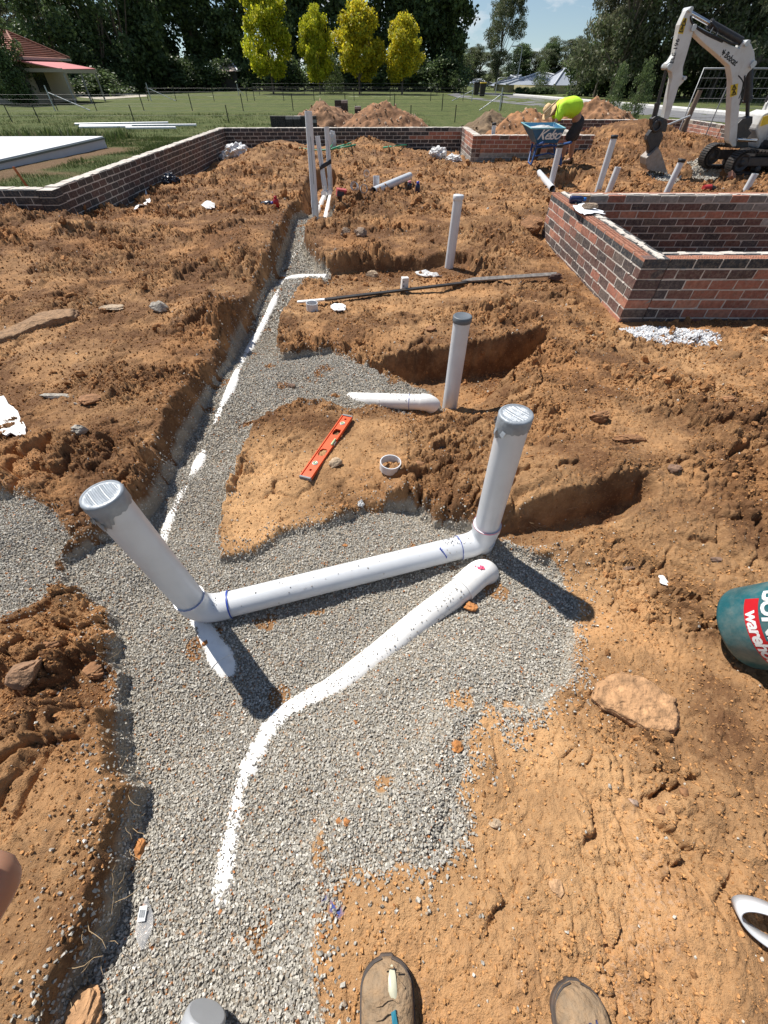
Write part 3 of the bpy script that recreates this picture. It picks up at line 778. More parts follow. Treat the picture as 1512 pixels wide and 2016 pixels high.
mb.build('brickwork', M_brick, w2, bevel=.0025)
mo.build('mortar', M_mortar, w2)
# ============================================================ PIPES
PR = 0.055
def vtop(px, py, base):
    r = ray(px, py); t = base.y / r.y; return Vector((0, 0, CAMZ)) + r * t
def arc(p0, d0, d1, rad, n=8):
    """points of a bend starting at p0 going d0, ending along d1; returns pts"""
    d0 = Vector(d0).normalized(); d1 = Vector(d1).normalized()
    ang = d0.angle(d1); ax = d0.cross(d1).normalized()
    cen = p0 + (ax.cross(d0)) * rad
    return [cen + Matrix.Rotation(ang * i / n, 3, ax) @ (p0 - cen) for i in range(n + 1)]
def band(mb, c, d, r, w, col=None, n=28, wav=0.0):
    d = Vector(d).normalized(); c = Vector(c)
    mb.tube([c - d * w / 2, c + d * w / 2], r, n, caps=False, col=col)
def grit(name, pts_r, num, parent, seed):
    """little stones lying on the upper side of a pipe"""
    rr = np.random.default_rng(seed); P = []
    for _ in range(num):
        i = rr.integers(0, len(pts_r)); a, b, r, sp = pts_r[i]; a = Vector(a); b = Vector(b)
        p = a.lerp(b, rr.uniform()); d = (b - a).normalized(); s = d.cross(Vector((0, 0, 1))).normalized(); u = s.cross(d)
        th = rr.normal(0, sp); q = p + s * (r * math.sin(th)) + u * (r * math.cos(th)); P.append(q)
    P = np.array([tuple(p) for p in P]); n = len(P)
    return scatter(name, P, rr.uniform(.0018, .0042, n), CUBE, CUBEF, np.array([(.20, .18, .155)]).repeat(n, 0) * rr.uniform(.6, 1.7, (n, 1)), M_stone, None, None, flat=(.5, .8), jit=.28, parent=None, sink=0.3)
def adopt(o, parent):
    o.parent = parent; o.matrix_parent_inverse = Matrix.Translation(-parent.location); return o

# ---- the big assembly in front: riser, bend, level pipe, bend, riser
A0 = Vector((-.765, .786, 0.0)); A1 = Vector((-.803, .783, .700))
B0 = Vector((.472, 1.150, 0.0)); B1 = Vector((.449, 1.141, .725))
drain = thing('drain_pipe', 'white pipe on the gravel joining two tall risers capped with silver tape', 'pipe', (0, .97, -.05))
ld = (B0 - A0).normalized(); ua = (A1 - A0).normalized(); ub = (B1 - B0).normalized()
rb = .075
a_s = A0 + ua * rb * 1.15; a_e = A0 + ld * rb * 1.15; b_e = B0 - ld * rb * 1.0; b_s = B0 + ub * rb * 1.2
def riser_part(p0, p1, r=PR):
    m = MB(); m.tube([p0, p1], r, 40); return m
riser_part(a_s - ua * .01, A1).build('riser', M_pvc, drain)
riser_part(b_s - ub * .01, B1).build('riser', M_pvc, drain)
m = MB(); m.tube([a_e - ld * .01, b_e + ld * .01], PR, 40); m.build('level_pipe', M_pvc, drain)
def elbow(p, din, dout, rad, r=PR + .0045, sock=.055):
    """bend centred on corner p; din points into the corner"""
    din = Vector(din).normalized(); dout = Vector(dout).normalized()
    ang = din.angle(dout); tl = rad * math.tan(ang / 2)
    s = p - din * tl
    pts = [s - din * sock] + arc(s, din, dout, rad, 12); pts.append(pts[-1] + dout * sock)
    m = MB(); m.tube(pts, r, 40); return m, pts
m, pa = elbow(A0, -ua, ld, .085, sock=.035); ea = m.build('elbow', M_pvc, drain)
m, pb = elbow(B0, ld, ub, .075, sock=.045)
m.tube([B0 + ub * .105, B0 + ub * .135], PR + .0085, 40)
m.tube([B0 - ub * .052, B0 + ub * .02], [PR - .006, PR + .002], 32)
eb = m.build('elbow', M_pvc, drain)
for q_, u_, w_ in ((pa[0], ua, .004), (pa[-1] + ld * .004, ld, .006)):
    m = MB(); band(m, q_, u_, PR + .0055, w_); m.build('marker_line', M_blue, drain)
m = MB(); band(m, pb[0] - ld * .004, ld, PR + .0052, .003); m.build('marker_line', M_blue, drain)
m = MB()
q = B0 - ld * .23
for i in range(6):
    th = .3 + i * .16; s_ = ld.cross(Vector((0, 0, 1))).normalized()
    p = q + ld * (.004 * i) + s_ * (math.sin(th) * (PR + .001)) + Vector((0, 0, math.cos(th) * (PR + .001)))
    m.tube([p - Vector((0, 0, .007)), p + Vector((0, 0, .007))], .0035 if i < 2 else .0022, 8)
m.build('marker_drip', M_blue, drain)
m = MB(); band(m, B0 + ub * .137, ub, PR + .0095, .004); m.build('marker_line', M_pink, drain)
def tape_cap(top, u, parent, seed, drape):
    rr = random.Random(seed); m = MB()
    u = u.normalized(); ref = Vector((1, 0, 0)); s = u.cross(ref).normalized(); t = s.cross(u)
    n = 48; rows = [(-.048, PR + .0022), (-.044, PR + .003), (-.004, PR + .0038), (.002, PR + .002), (.0025, PR - .004)]
    vs = []; 
    for j, (h, r) in enumerate(rows):
        for k in range(n):
            th = 2 * math.pi * k / n
            hh = h + (math.sin(k * 2.3 + seed) * .003 if j < 2 else 0)
            if j < 2 and drape[0] < th < drape[1]: hh -= .022 + .030 * abs(math.sin(k * 1.9)) * math.sin((th - drape[0]) / (drape[1] - drape[0]) * math.pi)
            r2 = r + (rr.uniform(0, .0012) if j < 3 else 0)
            vs.append(top + u * hh + (t * math.cos(th) + s * math.sin(th)) * r2)
    fs = [(i * n + k, i * n + (k + 1) % n, (i + 1) * n + (k + 1) % n, (i + 1) * n + k) for i in range(len(rows) - 1) for k in range(n)]
    m.add(vs, fs, None, True)
    # creased disc of overlapping strips
    G = 34; n = 150; vs = []; fs = []; ids = {}
    ca, sa = math.cos(.5 + seed * .2), math.sin(.5 + seed * .2)
    for i in range(G + 1):
        for k in range(n):
            r = (PR - .003) * i / G; th = 2 * math.pi * k / n
            x, y = r * math.cos(th), r * math.sin(th); v = x * sa + y * ca; w_ = x * ca - y * sa
            z = .0020 * math.sin(v * 560 + .9 * math.sin(w_ * 45 + seed) + w_ * 14 * seed) * (0.75 + .25 * math.sin(v * 170 + w_ * 25)) * (1 if r < PR * .78 else .0)
            vs.append(top + u * (.0015 + z) + t * x + s * y)
    fs = [(i * n + k, i * n + (k + 1) % n, (i + 1) * n + (k + 1) % n, (i + 1) * n + k) for i in range(G) for k in range(n)]
    m.add(vs, fs, None, True)
    # loose flaps
    for _ in range(5):
        th = rr.uniform(*drape); p = top - u * rr.uniform(.03, .07) + (t * math.cos(th) + s * math.sin(th)) * (PR + .004)
        d = (t * math.cos(th) + s * math.sin(th)); e = u.cross(d)
        m.add([p, p + e * .018 + d * .004, p + e * .012 - u * .022 + d * .010, p - e * .006 - u * .018 + d * .003], [(0, 1, 2, 3)], None, True)
    return m.build('tape_cap', M_tape, parent)
tape_cap(A1, ua, drain, 1, (3.3, 5.2))
tape_cap(B1, ub, drain, 2, (2.2, 3.9))
adopt(grit('loose_grit', [(B0 - ld * .2, B0 - ld * .03, PR + .003, .5), (B0 - ld * .2, B0 - ld * .03, PR + .003, .5), (A0 + ld * .03, A0 + ld * .09, PR + .005, .3), (A0, B0, PR, .7)], 120, drain, 5), drain)['kind'] = 'stuff'

def lay(pts, off_r=PR, parent=None):
    """(px,py,offset of the axis above the gravel) to world points"""
    out = []
    for px, py, o in pts:
        z = -.06
        for _ in range(5):
            p = onz(px, py, z); f = terrain(np.array([p.x]), np.array([p.y]), detail=False); z = float(f[0][0]) + .003 + o + math.sqrt(max(0, off_r ** 2 - min(abs(o), off_r) ** 2)) * 0
        p = onz(px, py, z); p.z = z; out.append(p)
    return out
def smooth_pts(p, k=4):
    out = []
    for i in range(len(p) - 1):
        a = p[max(i - 1, 0)]; b = p[i]; c = p[i + 1]; d = p[min(i + 2, len(p) - 1)]
        for j in range(k):
            t = j / k
            out.append(0.5 * ((2 * b) + (c - a) * t + (2 * a - 5 * b + 4 * c - d) * t * t + (3 * b - a - 3 * c + d) * t ** 3))
    out.append(p[-1]); return out
# ---- curved pipe half buried in the foreground
fp = lay([(936, 1135, .035), (905, 1163, .028), (835, 1216, .0), (745, 1292, -.026), (660, 1358, -.040), (600, 1392, -.0455), (548, 1432, -.0475), (508, 1500, -.0485), (484, 1555, -.0515), (466, 1640, -.0508), (456, 1700, -.0500), (447, 1765, -.0525), (440, 1850, -.08)])
curved = thing('drain_pipe', 'curved white pipe sinking into the gravel, with a pink paint dab on its bend', 'pipe', tuple(fp[3]))
sp = smooth_pts(fp)
m = MB(); m.tube(sp, PR, 36); m.build('pipe', M_pvc_buried, curved)
d0 = (fp[0] - fp[1]).normalized()
m = MB(); e0 = fp[0]; m.tube([fp[0].lerp(fp[1], .9), fp[0].lerp(fp[1], .0)] + arc(e0, d0, Vector((.35, .1, -1)), .07, 8)[1:], PR + .005, 36); m.tube([fp[0].lerp(fp[1], .80), fp[0].lerp(fp[1], .9)], PR + .0065, 36); m.build('elbow', M_pvc_buried, curved)
m = MB(); pk = e0 + Vector((.012, .008, PR + .0065))
for k in range(7): m.box(pk + Vector((random.uniform(-.012, .012), random.uniform(-.008, .008), -.002 - abs(k - 3) * .0008)), (.018, .014, .003), rot=Matrix.Rotation(k, 3, 'Z') @ Matrix.Rotation(.3, 3, 'X'), jit=.003)
m.build('paint_dab', M_pink, curved)
seg = [(sp[i], sp[i + 1], PR, .75) for i in range(4, len(sp) - 5)]
g_ = grit('loose_grit', seg, 900, curved, 9); adopt(g_, curved)['kind'] = 'stuff'
m = MB(); 
for i in (25, 27, 29): 
    if i < len(sp) - 1: band(m, sp[i], sp[i + 1] - sp[i], PR + .0035, .02)
m.build('coupling', M_pvc_buried, curved)
# ---- short piece below the left riser
q = lay([(392, 1225, -.046), (420, 1268, -.043), (443, 1308, -.034), (458, 1335, -.055)])
short = thing('drain_pipe', 'stub of white pipe poking out of the gravel below the bend of the left riser', 'pipe', tuple(q[1]))
s2 = smooth_pts(q); m = MB(); m.tube(s2, PR, 30); m.build('pipe', M_pvc_buried, short)
m = MB(); m.tube([s2[6], s2[8]], PR + .003, 30); m.build('coupling', M_pvc_buried, short)
# ---- long pipe down the trench
T = [(600, 474, -.054), (596, 482, -.051), (577, 515, -.046), (560, 555, -.046), (545, 590, -.040), (522, 640, -.034), (500, 680, -.036), (480, 718, -.046), (468, 745, -.043), (452, 785, -.040), (438, 815, -.049), (420, 860, -.060), (402, 902, -.049), (385, 940, -.047), (362, 985, -.050), (345, 1020, -.049), (330, 1062, -.049), (318, 1100, -.062)]
tp_ = lay(T)
tp_ = [q - Vector((0, 0, .004)) for q in tp_]
trunk = thing('drain_pipe', 'long white pipe buried along the trench, only its top showing through the gravel', 'pipe', tuple(tp_[6]))
st = smooth_pts(tp_, 5); m = MB(); m.tube(st, PR, 28); m.build('pipe', M_pvc_buried, trunk)
br = lay([(558, 560, -.045), (572, 553, -.03), (590, 550, -.022), (645, 550, -.018)])
m = MB(); m.tube(smooth_pts(br), PR, 24); m.build('branch_pipe', M_pvc_buried, trunk)
seg = [(st[i], st[i + 1], PR, .8) for i in range(len(st) - 1)]
g_ = grit('loose_grit', seg, 900, trunk, 15); adopt(g_, trunk)['kind'] = 'stuff'

# ---- single risers
def riser(px, py, bx, by, label, cap=None, rad=PR, lean=True, zb=None, extra=None, name='riser_pipe'):
    b = on_ground(bx, by) if zb is None else onz(bx, by, zb)
    t = vtop(px, py, b); t.x = t.x
    o = thing(name, label, 'pipe', tuple(b), 'upright drain risers')
    u = (t - b).normalized(); m = MB()
    if cap: m.tube([b - u * .15, t], rad, 28)
    else: m.pipe([b - u * .15, t], rad)
    m.build('pipe', M_pvc, o)
    if cap == 'grey':
        m = MB(); Mx = Matrix.Translation(t) @ u.to_track_quat('Z', 'Y').to_matrix().to_4x4()
        m.lathe([(rad + .004, -.035), (rad + .006, -.03), (rad + .006, -.002), (rad + .002, .002), (rad - .006, .002), (rad - .008, .0008), (0, .0008)], 36, Mx); m.build('cap', M_cap, o)
    if cap == 'white':
        m = MB(); Mx = Matrix.Translation(t) @ u.to_track_quat('Z', 'Y').to_matrix().to_4x4()
        m.lathe([(rad + .004, -.045), (rad + .006, -.042), (rad + .006, -.002), (rad + .003, .002), (0, .003)], 36, Mx); m.build('cap', M_pvc, o)
    if cap == 'black':
        m = MB(); Mx = Matrix.Translation(t) @ u.to_track_quat('Z', 'Y').to_matrix().to_4x4()
        m.lathe([(rad + .004, -.03), (rad + .007, -.03), (rad + .007, .012), (rad + .002, .015), (0, .015)], 28, Mx); m.build('cap', M_blackcap, o)
    return o, b, t, u
r3 = riser(911, 622, 886, 795, 'upright white riser with a flat dark grey cap, standing in a pit', 'grey', zb=-.17)
r4 = riser(903, 384, 884, 526, 'upright white riser with a white cap, standing alone on the bank beyond the long bar', 'white')
r5 = riser(607, 219, 622, 436, 'tallest white riser, open topped, at the far end of the trench', None, zb=-.22)
m = MB(); band(m, r5[1] + r5[3] * .24, r5[3], PR + .0052, .09, n=28); m.build('socket', M_pvc, r5[0])
r6 = riser(625, 268, 640, 372, 'thinner white riser strapped on the left of its twin behind the tallest one', None, rad=.048, zb=-.18)
r7 = riser(643, 250, 651, 372, 'thinner white riser strapped on the right of its twin behind the tallest one', None, rad=.048, zb=-.18)
for rr_, rad_ in ((r5, PR), (r6, .048), (r7, .048)):
    o_, b_, t_, u_ = rr_; m = MB(); s__ = Vector((.25, -1, 0)).normalized(); e__ = u_.cross(s__).normalized()
    a_, b2_ = b_.lerp(t_, .38), b_.lerp(t_, .80); o1 = s__ * (rad_ + .0006)
    m.add([a_ + o1 - e__ * .003, a_ + o1 + e__ * .003, b2_ + o1 + e__ * .003, b2_ + o1 - e__ * .003], [(0, 1, 2, 3)])
    m.build('print_line', M_cap, o_)
for rr_ in (r6, r7):
    m = MB(); band(m, rr_[1] + rr_[3] * .12, rr_[3], .053, .13, n=24); m.build('socket', M_pvc, rr_[0])
    e = rr_[1] - rr_[3] * .02; end = onz(606, 446, -.25) if rr_ is r6 else onz(637, 436, -.22); dd_ = (end - e).normalized(); m = MB()
    m.tube([e + rr_[3] * .08] + arc(e + rr_[3] * .03, -rr_[3], dd_, .10, 8) + [e.lerp(end, .12)], .055, 24); m.build('elbow', M_pvc_buried, rr_[0])
    m = MB(); m.tube([e.lerp(end, .08) - Vector((0, 0, .07)), end - Vector((0, 0, .07))], .05, 24); m.build('lateral_pipe', M_pvc_buried, rr_[0])
strap = MB(); c1 = r6[1] + r6[3] * (r6[2] - r6[1]).length * .44; c2 = r7[1] + r7[3] * (r7[2] - r7[1]).length * .45
dx = (c2 - c1).normalized(); pts = []
for k in range(24):
    th = math.pi * 2 * k / 24; cc = c2 if math.cos(th) > 0 else c1
    pts.append(cc + dx * (math.cos(th) * .053) + Vector((0, 1, 0)) * (math.sin(th) * .053))
vs = [p + Vector((0, 0, -.035)) for p in pts] + [p + Vector((0, 0, .035)) for p in pts]
strap.add(vs, [(k, (k + 1) % 24, 24 + (k + 1) % 24, 24 + k) for k in range(24)], None, True)
so = strap.build('strap', M_blackcap); md = so.modifiers.new('s', 'SOLIDIFY'); md.thickness = .006; md.offset = 1
tag(so, 'black strap binding the two thinner risers together', 'strap')
riser(973, 243, 966, 320, 'slim white riser with a black cap before the porch wall, left of the wheelbarrow', 'black', rad=.05, zb=-.2)
riser(1103, 286, 1081, 378, 'white riser with a black cap right beside the wheelbarrow', 'black', zb=-.12)
riser(1210, 268, 1175, 382, 'white riser with a black cap, tallest behind the near wall, between wheelbarrow and digger bucket', 'black', zb=-.1)
riser(1217, 329, 1196, 382, 'short open white riser just right of the tall capped one behind the near wall', None, zb=-.05)
riser(1343, 315, 1311, 382, 'leaning white riser with a black cap in front of the digger bucket and track', 'black', zb=-.05)
riser(1487, 342, 1464, 382, 'short open white riser at the right edge in front of the digger track', None, zb=-.05)

# ---- loose lengths
def loose(p0, p1, r, label, m_=M_pvc):
    o = MB(); o.pipe([p0, p1], r, .004); ob = o.build('pipe_length', m_); tag(ob, label, 'pipe'); return ob
a = on_ground(735, 384); b = on_ground(806, 362); a.z += .02; b.z += .12
loose(a, b, .06, 'white pipe offcut lying on the dirt beside two small bottles')
a = on_ground(1060, 345); b = on_ground(1086, 378); a.z += .10; b.z += .05
loose(a, b, .055, 'open ended white pipe leaning off the bank just left of the near wall corner')
# pipe with bend next to the pit riser
q = [onz(690, 787, -.165), onz(760, 790, -.068), onz(834, 792, -.050)]
o = thing('drain_pipe', 'white pipe with a rounded bend lying against the foot of the grey capped riser', 'pipe', tuple(q[1]))
m = MB(); m.tube(q, PR, 32); m.build('pipe', M_pvc_buried, o)
d = (q[2] - q[1]).normalized(); m = MB(); m.tube([q[2] - d * .02] + arc(q[2], d, Vector((.6, .25, -1)), .07, 8)[0:], PR + .004, 32); m.build('elbow', M_pvc_buried, o)
m = MB(); band(m, q[2] - d * .1, d, PR + .002, .003); m.build('marker_line', M_blue, o)
g_ = grit('loose_grit', [(q[0], q[1], PR, .6), (q[1], q[2], PR, .4)], 160, o, 25); adopt(g_, o)['kind'] = 'stuff'
# rings and couplings
def ring(px, py, r, ln, label, tilt=(0, 0), name='pipe_ring', dz=0.0):
    p = on_ground(px, py); Rm = Euler((tilt[0], tilt[1], 0)).to_matrix(); u = Rm @ Vector((0, 0, 1))
    o = MB(); o.pipe([p + Vector((0, 0, dz)), p + u * ln + Vector((0, 0, dz))], r, .004 if r < .058 else .005); ob = o.build(name, M_pvc, bevel=0)
    tag(ob, label, 'pipe offcut', 'short white pipe offcuts'); return ob
ring(768, 922, .059, .05, 'short white pipe ring standing on pale dirt right of the spirit level', (.04, .05))
ring(615, 610, .058, .08, 'short white pipe ring at the left end of the long dark bar', (.02, .04))
ring(722, 358, .058, .07, 'white pipe ring tipped towards the camera, farthest of the offcuts by the small bottles', (1.0, .1), dz=.12)
ring(741, 376, .055, .13, 'white pipe coupling standing upright beside the lying pipe offcut', (0, 0), 'pipe_coupling', dz=.06)
ring(701, 388, .055, .12, 'white pipe coupling tipped on its side next to a red box', (1.2, -.6), 'pipe_coupling', dz=.10)
ring(716, 386, .055, .10, 'half buried white coupling between the tipped coupling and the lying pipe', (1.3, .5), 'pipe_coupling', dz=.08)
# ============================================================ LAWN, ROAD
def lawnz(x, y):
    zl = 0.12 + (-0.32) * sstep(9, 26, y)
    zr = -0.15 + 0 * y
    z = np.where(x < -4.9, np.where(y < 30, zl, -.2), -0.2)
    z = z - 0.3 * sstep(40, 90, y) * sstep(4, 16, x)
    return z
def lawn_piece(x0, x1, y0, y1, dx, dy):
    xs = np.linspace(x0, x1, max(2, int((x1 - x0) / dx) + 1)); ys_ = np.linspace(y0, y1, max(2, int((y1 - y0) / dy) + 1))
    X, Y = np.meshgrid(xs, ys_); x, y = X.ravel(), Y.ravel()
    z = lawnz(x, y) + fbm(x * .8, y * .8, 5, 3) * .02
    idx = np.arange(len(x)).reshape(X.shape)
    return np.stack([x, y, z], 1), np.stack([idx[:-1, :-1], idx[:-1, 1:], idx[1:, 1:], idx[1:, :-1]], -1).reshape(-1, 4)
VV = []; FF = []; o = 0
for a in ((-60, -4.9, 7.3, 19.6, .25, .25), (-4.9, 2.5, 16.65, 19.6, .3, .3), (2.5, 5.2, 14.45, 19.6, .3, .3), (10.85, 60, 9, 19.6, .4, .4), (-60, 60, 19.6, 60, .5, .5), (-400, -60, 7.3, 60, 10, 10), (60, 400, 9, 60, 10, 10), (-700, 700, 60, 1200, 5, 5)):
    v, f = lawn_piece(*a); VV.append(v); FF.append(f + o); o += len(v)
def lawn_material():
    m = bpy.data.materials.new('mown_grass'); m.use_nodes = True
    t = m.node_tree; b = t.nodes['Principled BSDF']; l = t.links.new; N = t.nodes.new
    g = N('ShaderNodeNewGeometry').outputs['Position']
    def noise(s, d=5, r=0.6, sc=None):
        n = N('ShaderNodeTexNoise'); n.inputs['Scale'].default_value = s; n.inputs['Detail'].default_value = d; n.inputs['Roughness'].default_value = r
        if sc:
            mp_ = N('ShaderNodeMapping'); mp_.inputs['Scale'].default_value = sc; l(g, mp_.inputs['Vector']); l(mp_.outputs[0], n.inputs['Vector'])
        else: l(g, n.inputs['Vector'])
        return n.outputs['Fac']
    def ramp(v, st):
        n = N('ShaderNodeValToRGB'); l(v, n.inputs['Fac']); e = n.color_ramp.elements
        e[0].position, e[0].color = st[0][0], (*st[0][1], 1); e[1].position, e[1].color = st[-1][0], (*st[-1][1], 1)
        for p, c in st[1:-1]: q = e.new(p); q.color = (*c, 1)
        return n.outputs['Color']
    c1 = ramp(noise(1.6, 8, .7, (1, .5, 1)), [(.32, (.060, .080, .028)), (.5, (.095, .118, .042)), (.60, (.130, .135, .055)), (.72, (.20, .17, .09))])
    c2 = ramp(noise(26, 5, .7), [(.3, (.05, .068, .024)), (.6, (.14, .165, .06))])
    mx_ = N('ShaderNodeMix'); mx_.data_type = 'RGBA'; mx_.inputs['Factor'].default_value = .4; l(c1, mx_.inputs['A']); l(c2, mx_.inputs['B'])
    mx2 = N('ShaderNodeMix'); mx2.data_type = 'RGBA'; l(mx_.outputs['Result'], mx2.inputs['A']); mx2.inputs['B'].default_value = (.20, .13, .075, 1)
    a = N('ShaderNodeAttribute'); a.attribute_name = 'bare'; l(a.outputs['Fac'], mx2.inputs['Factor'])
    l(mx2.outputs['Result'], b.inputs['Base Color']); b.inputs['Roughness'].default_value = .95; b.inputs['Specular IOR Level'].default_value = .1
    bp = N('ShaderNodeBump'); bp.inputs['Strength'].default_value = 1; bp.inputs['Distance'].default_value = .05; l(noise(30, 5, .8), bp.inputs['Height']); l(bp.outputs[0], b.inputs['Normal'])
    return m
M_lawn = lawn_material()
V = np.concatenate(VV); F = np.concatenate(FF)
# slab corners
S1 = onz(203, 268, .27); S0 = onz(-260, 371, .27); SB = onz(-260, 269, .27)
_slabp = np.array([[S1.x, S1.y], [S0.x, S0.y], [SB.x, SB.y]])
ps = onz(215, 286, .1); ps2 = onz(-20, 352, .1)
def bare_at(x, y):
    # strip of raw soil along the foot of the slab
    ax, ay, bx, by = ps.x, ps.y, ps2.x, ps2.y
    ex, ey = bx - ax, by - ay; t = np.clip(((x - ax) * ex + (y - ay) * ey) / (ex * ex + ey * ey), 0, 1)
    d = np.hypot(x - ax - t * ex, y - ay - t * ey) + fbm(x * 1.5, y * 1.5, 8, 3) * .35
    q = sstep(.75, .3, d)
    return np.maximum(q, .8 * sstep(.25, .5, fbm(x * .9, y * .9, 18, 3)) * (x < -4) * (y < 20))
bare = bare_at(V[:, 0], V[:, 1]) * (V[:, 1] < 19.6)
lawn = npmesh('lawn', V, F, M_lawn, 4, smooth=True, attrs={'bare': bare}); tag(lawn, None, None, kind='structure')
# grass blades
def blades(n, x0, x1, y0, y1, h0, h1, k=1.0):
    y = y0 + (y1 - y0) * rng.uniform(0, 1, n) ** k; x = rng.uniform(x0, x1, n); 
    z = lawnz(x, y); b = bare_at(x, y); hh = rng.uniform(h0, h1, n) * (0.6 + .8 * np.clip(fbm(x * .7, y * .7, 44, 3) + .4, 0, 1.2))
    sl = sdf(x, y, _slabp) > -.1
    kk = (b < rng.uniform(.2, .8, n)) & ~sl & (np.abs(x) < y * 1.12 + 2)
    x, y, z, hh = x[kk], y[kk], z[kk], hh[kk]; n = len(x)
    a = rng.uniform(0, 6.28, n); w_ = hh * rng.uniform(.10, .22, n); lx = rng.normal(0, .4, n) * hh; ly = rng.normal(0, .4, n) * hh
    V = np.stack([np.stack([x - np.cos(a) * w_, y - np.sin(a) * w_, z - .02], 1), np.stack([x + np.cos(a) * w_, y + np.sin(a) * w_, z - .02], 1), np.stack([x + lx, y + ly, z + hh], 1)], 1).reshape(-1, 3)
    c = np.array([(.07, .10, .03), (.10, .13, .04), (.05, .075, .025), (.20, .18, .09)])[rng.choice(4, n, p=[.4, .3, .2, .1])] * rng.uniform(.8, 1.2, (n, 1))
    return V, np.repeat(c, 3, 0)
M_blade = mat('grass_blades', attr=True, rough=.6, var=.1, trans=.35, spec=.2)
B = [blades(100000, -17, -4.95, 7.4, 20, .025, .07), blades(40000, -26, 2.4, 16.7, 34, .04, .08), blades(1500, -14, -9, 16.5, 20, .15, .30), blades(9000, 10.9, 22, 10, 26, .06, .18)]
V = np.concatenate([a for a, b in B]); c = np.concatenate([b for a, b in B])
grass = npmesh('grass', V, np.arange(len(V)).reshape(-1, 3), M_blade, 3, col=c); tag(grass, 'short rough green grass around the outside of the brick footing walls', 'grass', kind='stuff')

def zl(x, y): return float(lawnz(np.array([x]), np.array([y]))[0])
def on_lawn(px, py):
    z = -.2
    for _ in range(8):
        p = onz(px, py, z); z = .5 * z + .5 * zl(p.x, p.y)
    p = onz(px, py, z); p.z = zl(p.x, p.y); return p
# road as a sheet following the lawn, with white concrete kerb
def ribbon(name, L_, R_, m, dz, th=0.0, kind='structure', label=None, cat=None):
    a = [on_lawn(*p) for p in L_]; b = [on_lawn(*p) for p in R_]; mbb = MB(); vs = []
    for p, q in zip(a, b): vs += [p + Vector((0, 0, dz)), q + Vector((0, 0, dz))]
    fs = [(2 * i, 2 * i + 1, 2 * i + 3, 2 * i + 2) for i in range(len(a) - 1)]
    mbb.add(vs, fs); o = mbb.build(name, m)
    if th:
        md = o.modifiers.new('s', 'SOLIDIFY'); md.thickness = th; md.offset = -1
    tag(o, label, cat, kind=kind); return o
M_road = mat('asphalt', (.15, .15, .155), .9, var=.15, scale=2, bump=.3)
M_kerb = mat('kerb_concrete', (.62, .61, .58), .85, var=.08, scale=2)
ribbon('road', [(925, 181), (985, 184), (1040, 189), (1090, 193), (1180, 202), (1300, 214), (1420, 226), (1600, 245)], [(880, 186), (900, 192), (960, 199), (1010, 205), (1150, 217), (1300, 229), (1420, 241), (1600, 262)], M_road, .012)
ribbon('kerb', [(1010, 187), (1060, 191), (1150, 199), (1250, 207.5), (1350, 216), (1450, 225), (1600, 240)], [(1010, 188.5), (1060, 193), (1150, 202), (1250, 211), (1350, 220), (1450, 230), (1600, 246)], M_kerb, .13, .12)
# front drive by the left house
ribbon('path', [(120, 182), (200, 180), (290, 187)], [(130, 189), (200, 196), (290, 190)], mat('pale_gravel_drive', (.42, .38, .31), .95), .01)

# ============================================================ SLAB AND WHITE LENGTHS
m = MB(); m.prism([S1, S0, SB], (0, 0, 0.001))
vs = [Vector((p.x, p.y, .27)) for p in (S1, S0, SB)] + [Vector((p.x, p.y, -.05)) for p in (S1, S0, SB)]
m = MB(); m.add(vs, [(0, 2, 1), (3, 4, 5), (0, 1, 4, 3), (1, 2, 5, 4), (2, 0, 3, 5)])
sl = m.build('concrete_slab', mat('pale_concrete', (.60, .61, .62), .85, var=.07, scale=.8, bump=.2, dirt=.1), bevel=.01); tag(sl, 'large pale concrete slab with a grey edge, lying in the grass at far left', 'slab')
m = MB(); dS = (S0 - S1).normalized(); nS = Vector((dS.y, -dS.x, 0)); nS = nS if nS.y < 0 else -nS
m.box((S1 + dS * 6 + nS * .02 + Vector((0, 0, -.045)))[:], (12, .012, .035), rot=Matrix.Rotation(math.atan2(dS.y, dS.x), 3, 'Z'))
m.build('edge_strip', mat('slab_edge_film', (.12, .15, .13), .6), sl)
for i, (a, b, c, d, t_) in enumerate([(150, 250, 333, 247, 'rearmost'), (160, 253.5, 388, 251.5, 'longest'), (158, 256, 262, 255, 'shortest'), (250, 258, 348, 257.3, 'frontmost')]):
    p = on_lawn(a, b); q = on_lawn(c, d); p.z += .09; q.z += .09
    m = MB(); m.tube([p, q], .045, 10); o_ = m.build('white_length', mat('white_aluminium', (.78, .79, .80), .35) if i == 0 else bpy.data.materials['white_aluminium'])
    tag(o_, t_ + ' of four long white pipes lying in the grass beyond the slab', 'pipe', 'long white pipes lying in the grass')
# orange survey peg
p = onz(58, 372, .3); t = vtop(34, 338, p); m = MB(); u = (t - p).normalized(); m.box((p + t) / 2 - Vector((0, 0, .04)), (.035, .02, (t - p).length + .2), rot=u.to_track_quat('Z', 'Y').to_matrix())
o_ = m.build('survey_peg', mat('orange_peg', (.5, .13, .03), .7), bevel=.003); tag(o_, 'leaning orange wooden peg in the grass behind the left wall', 'peg')

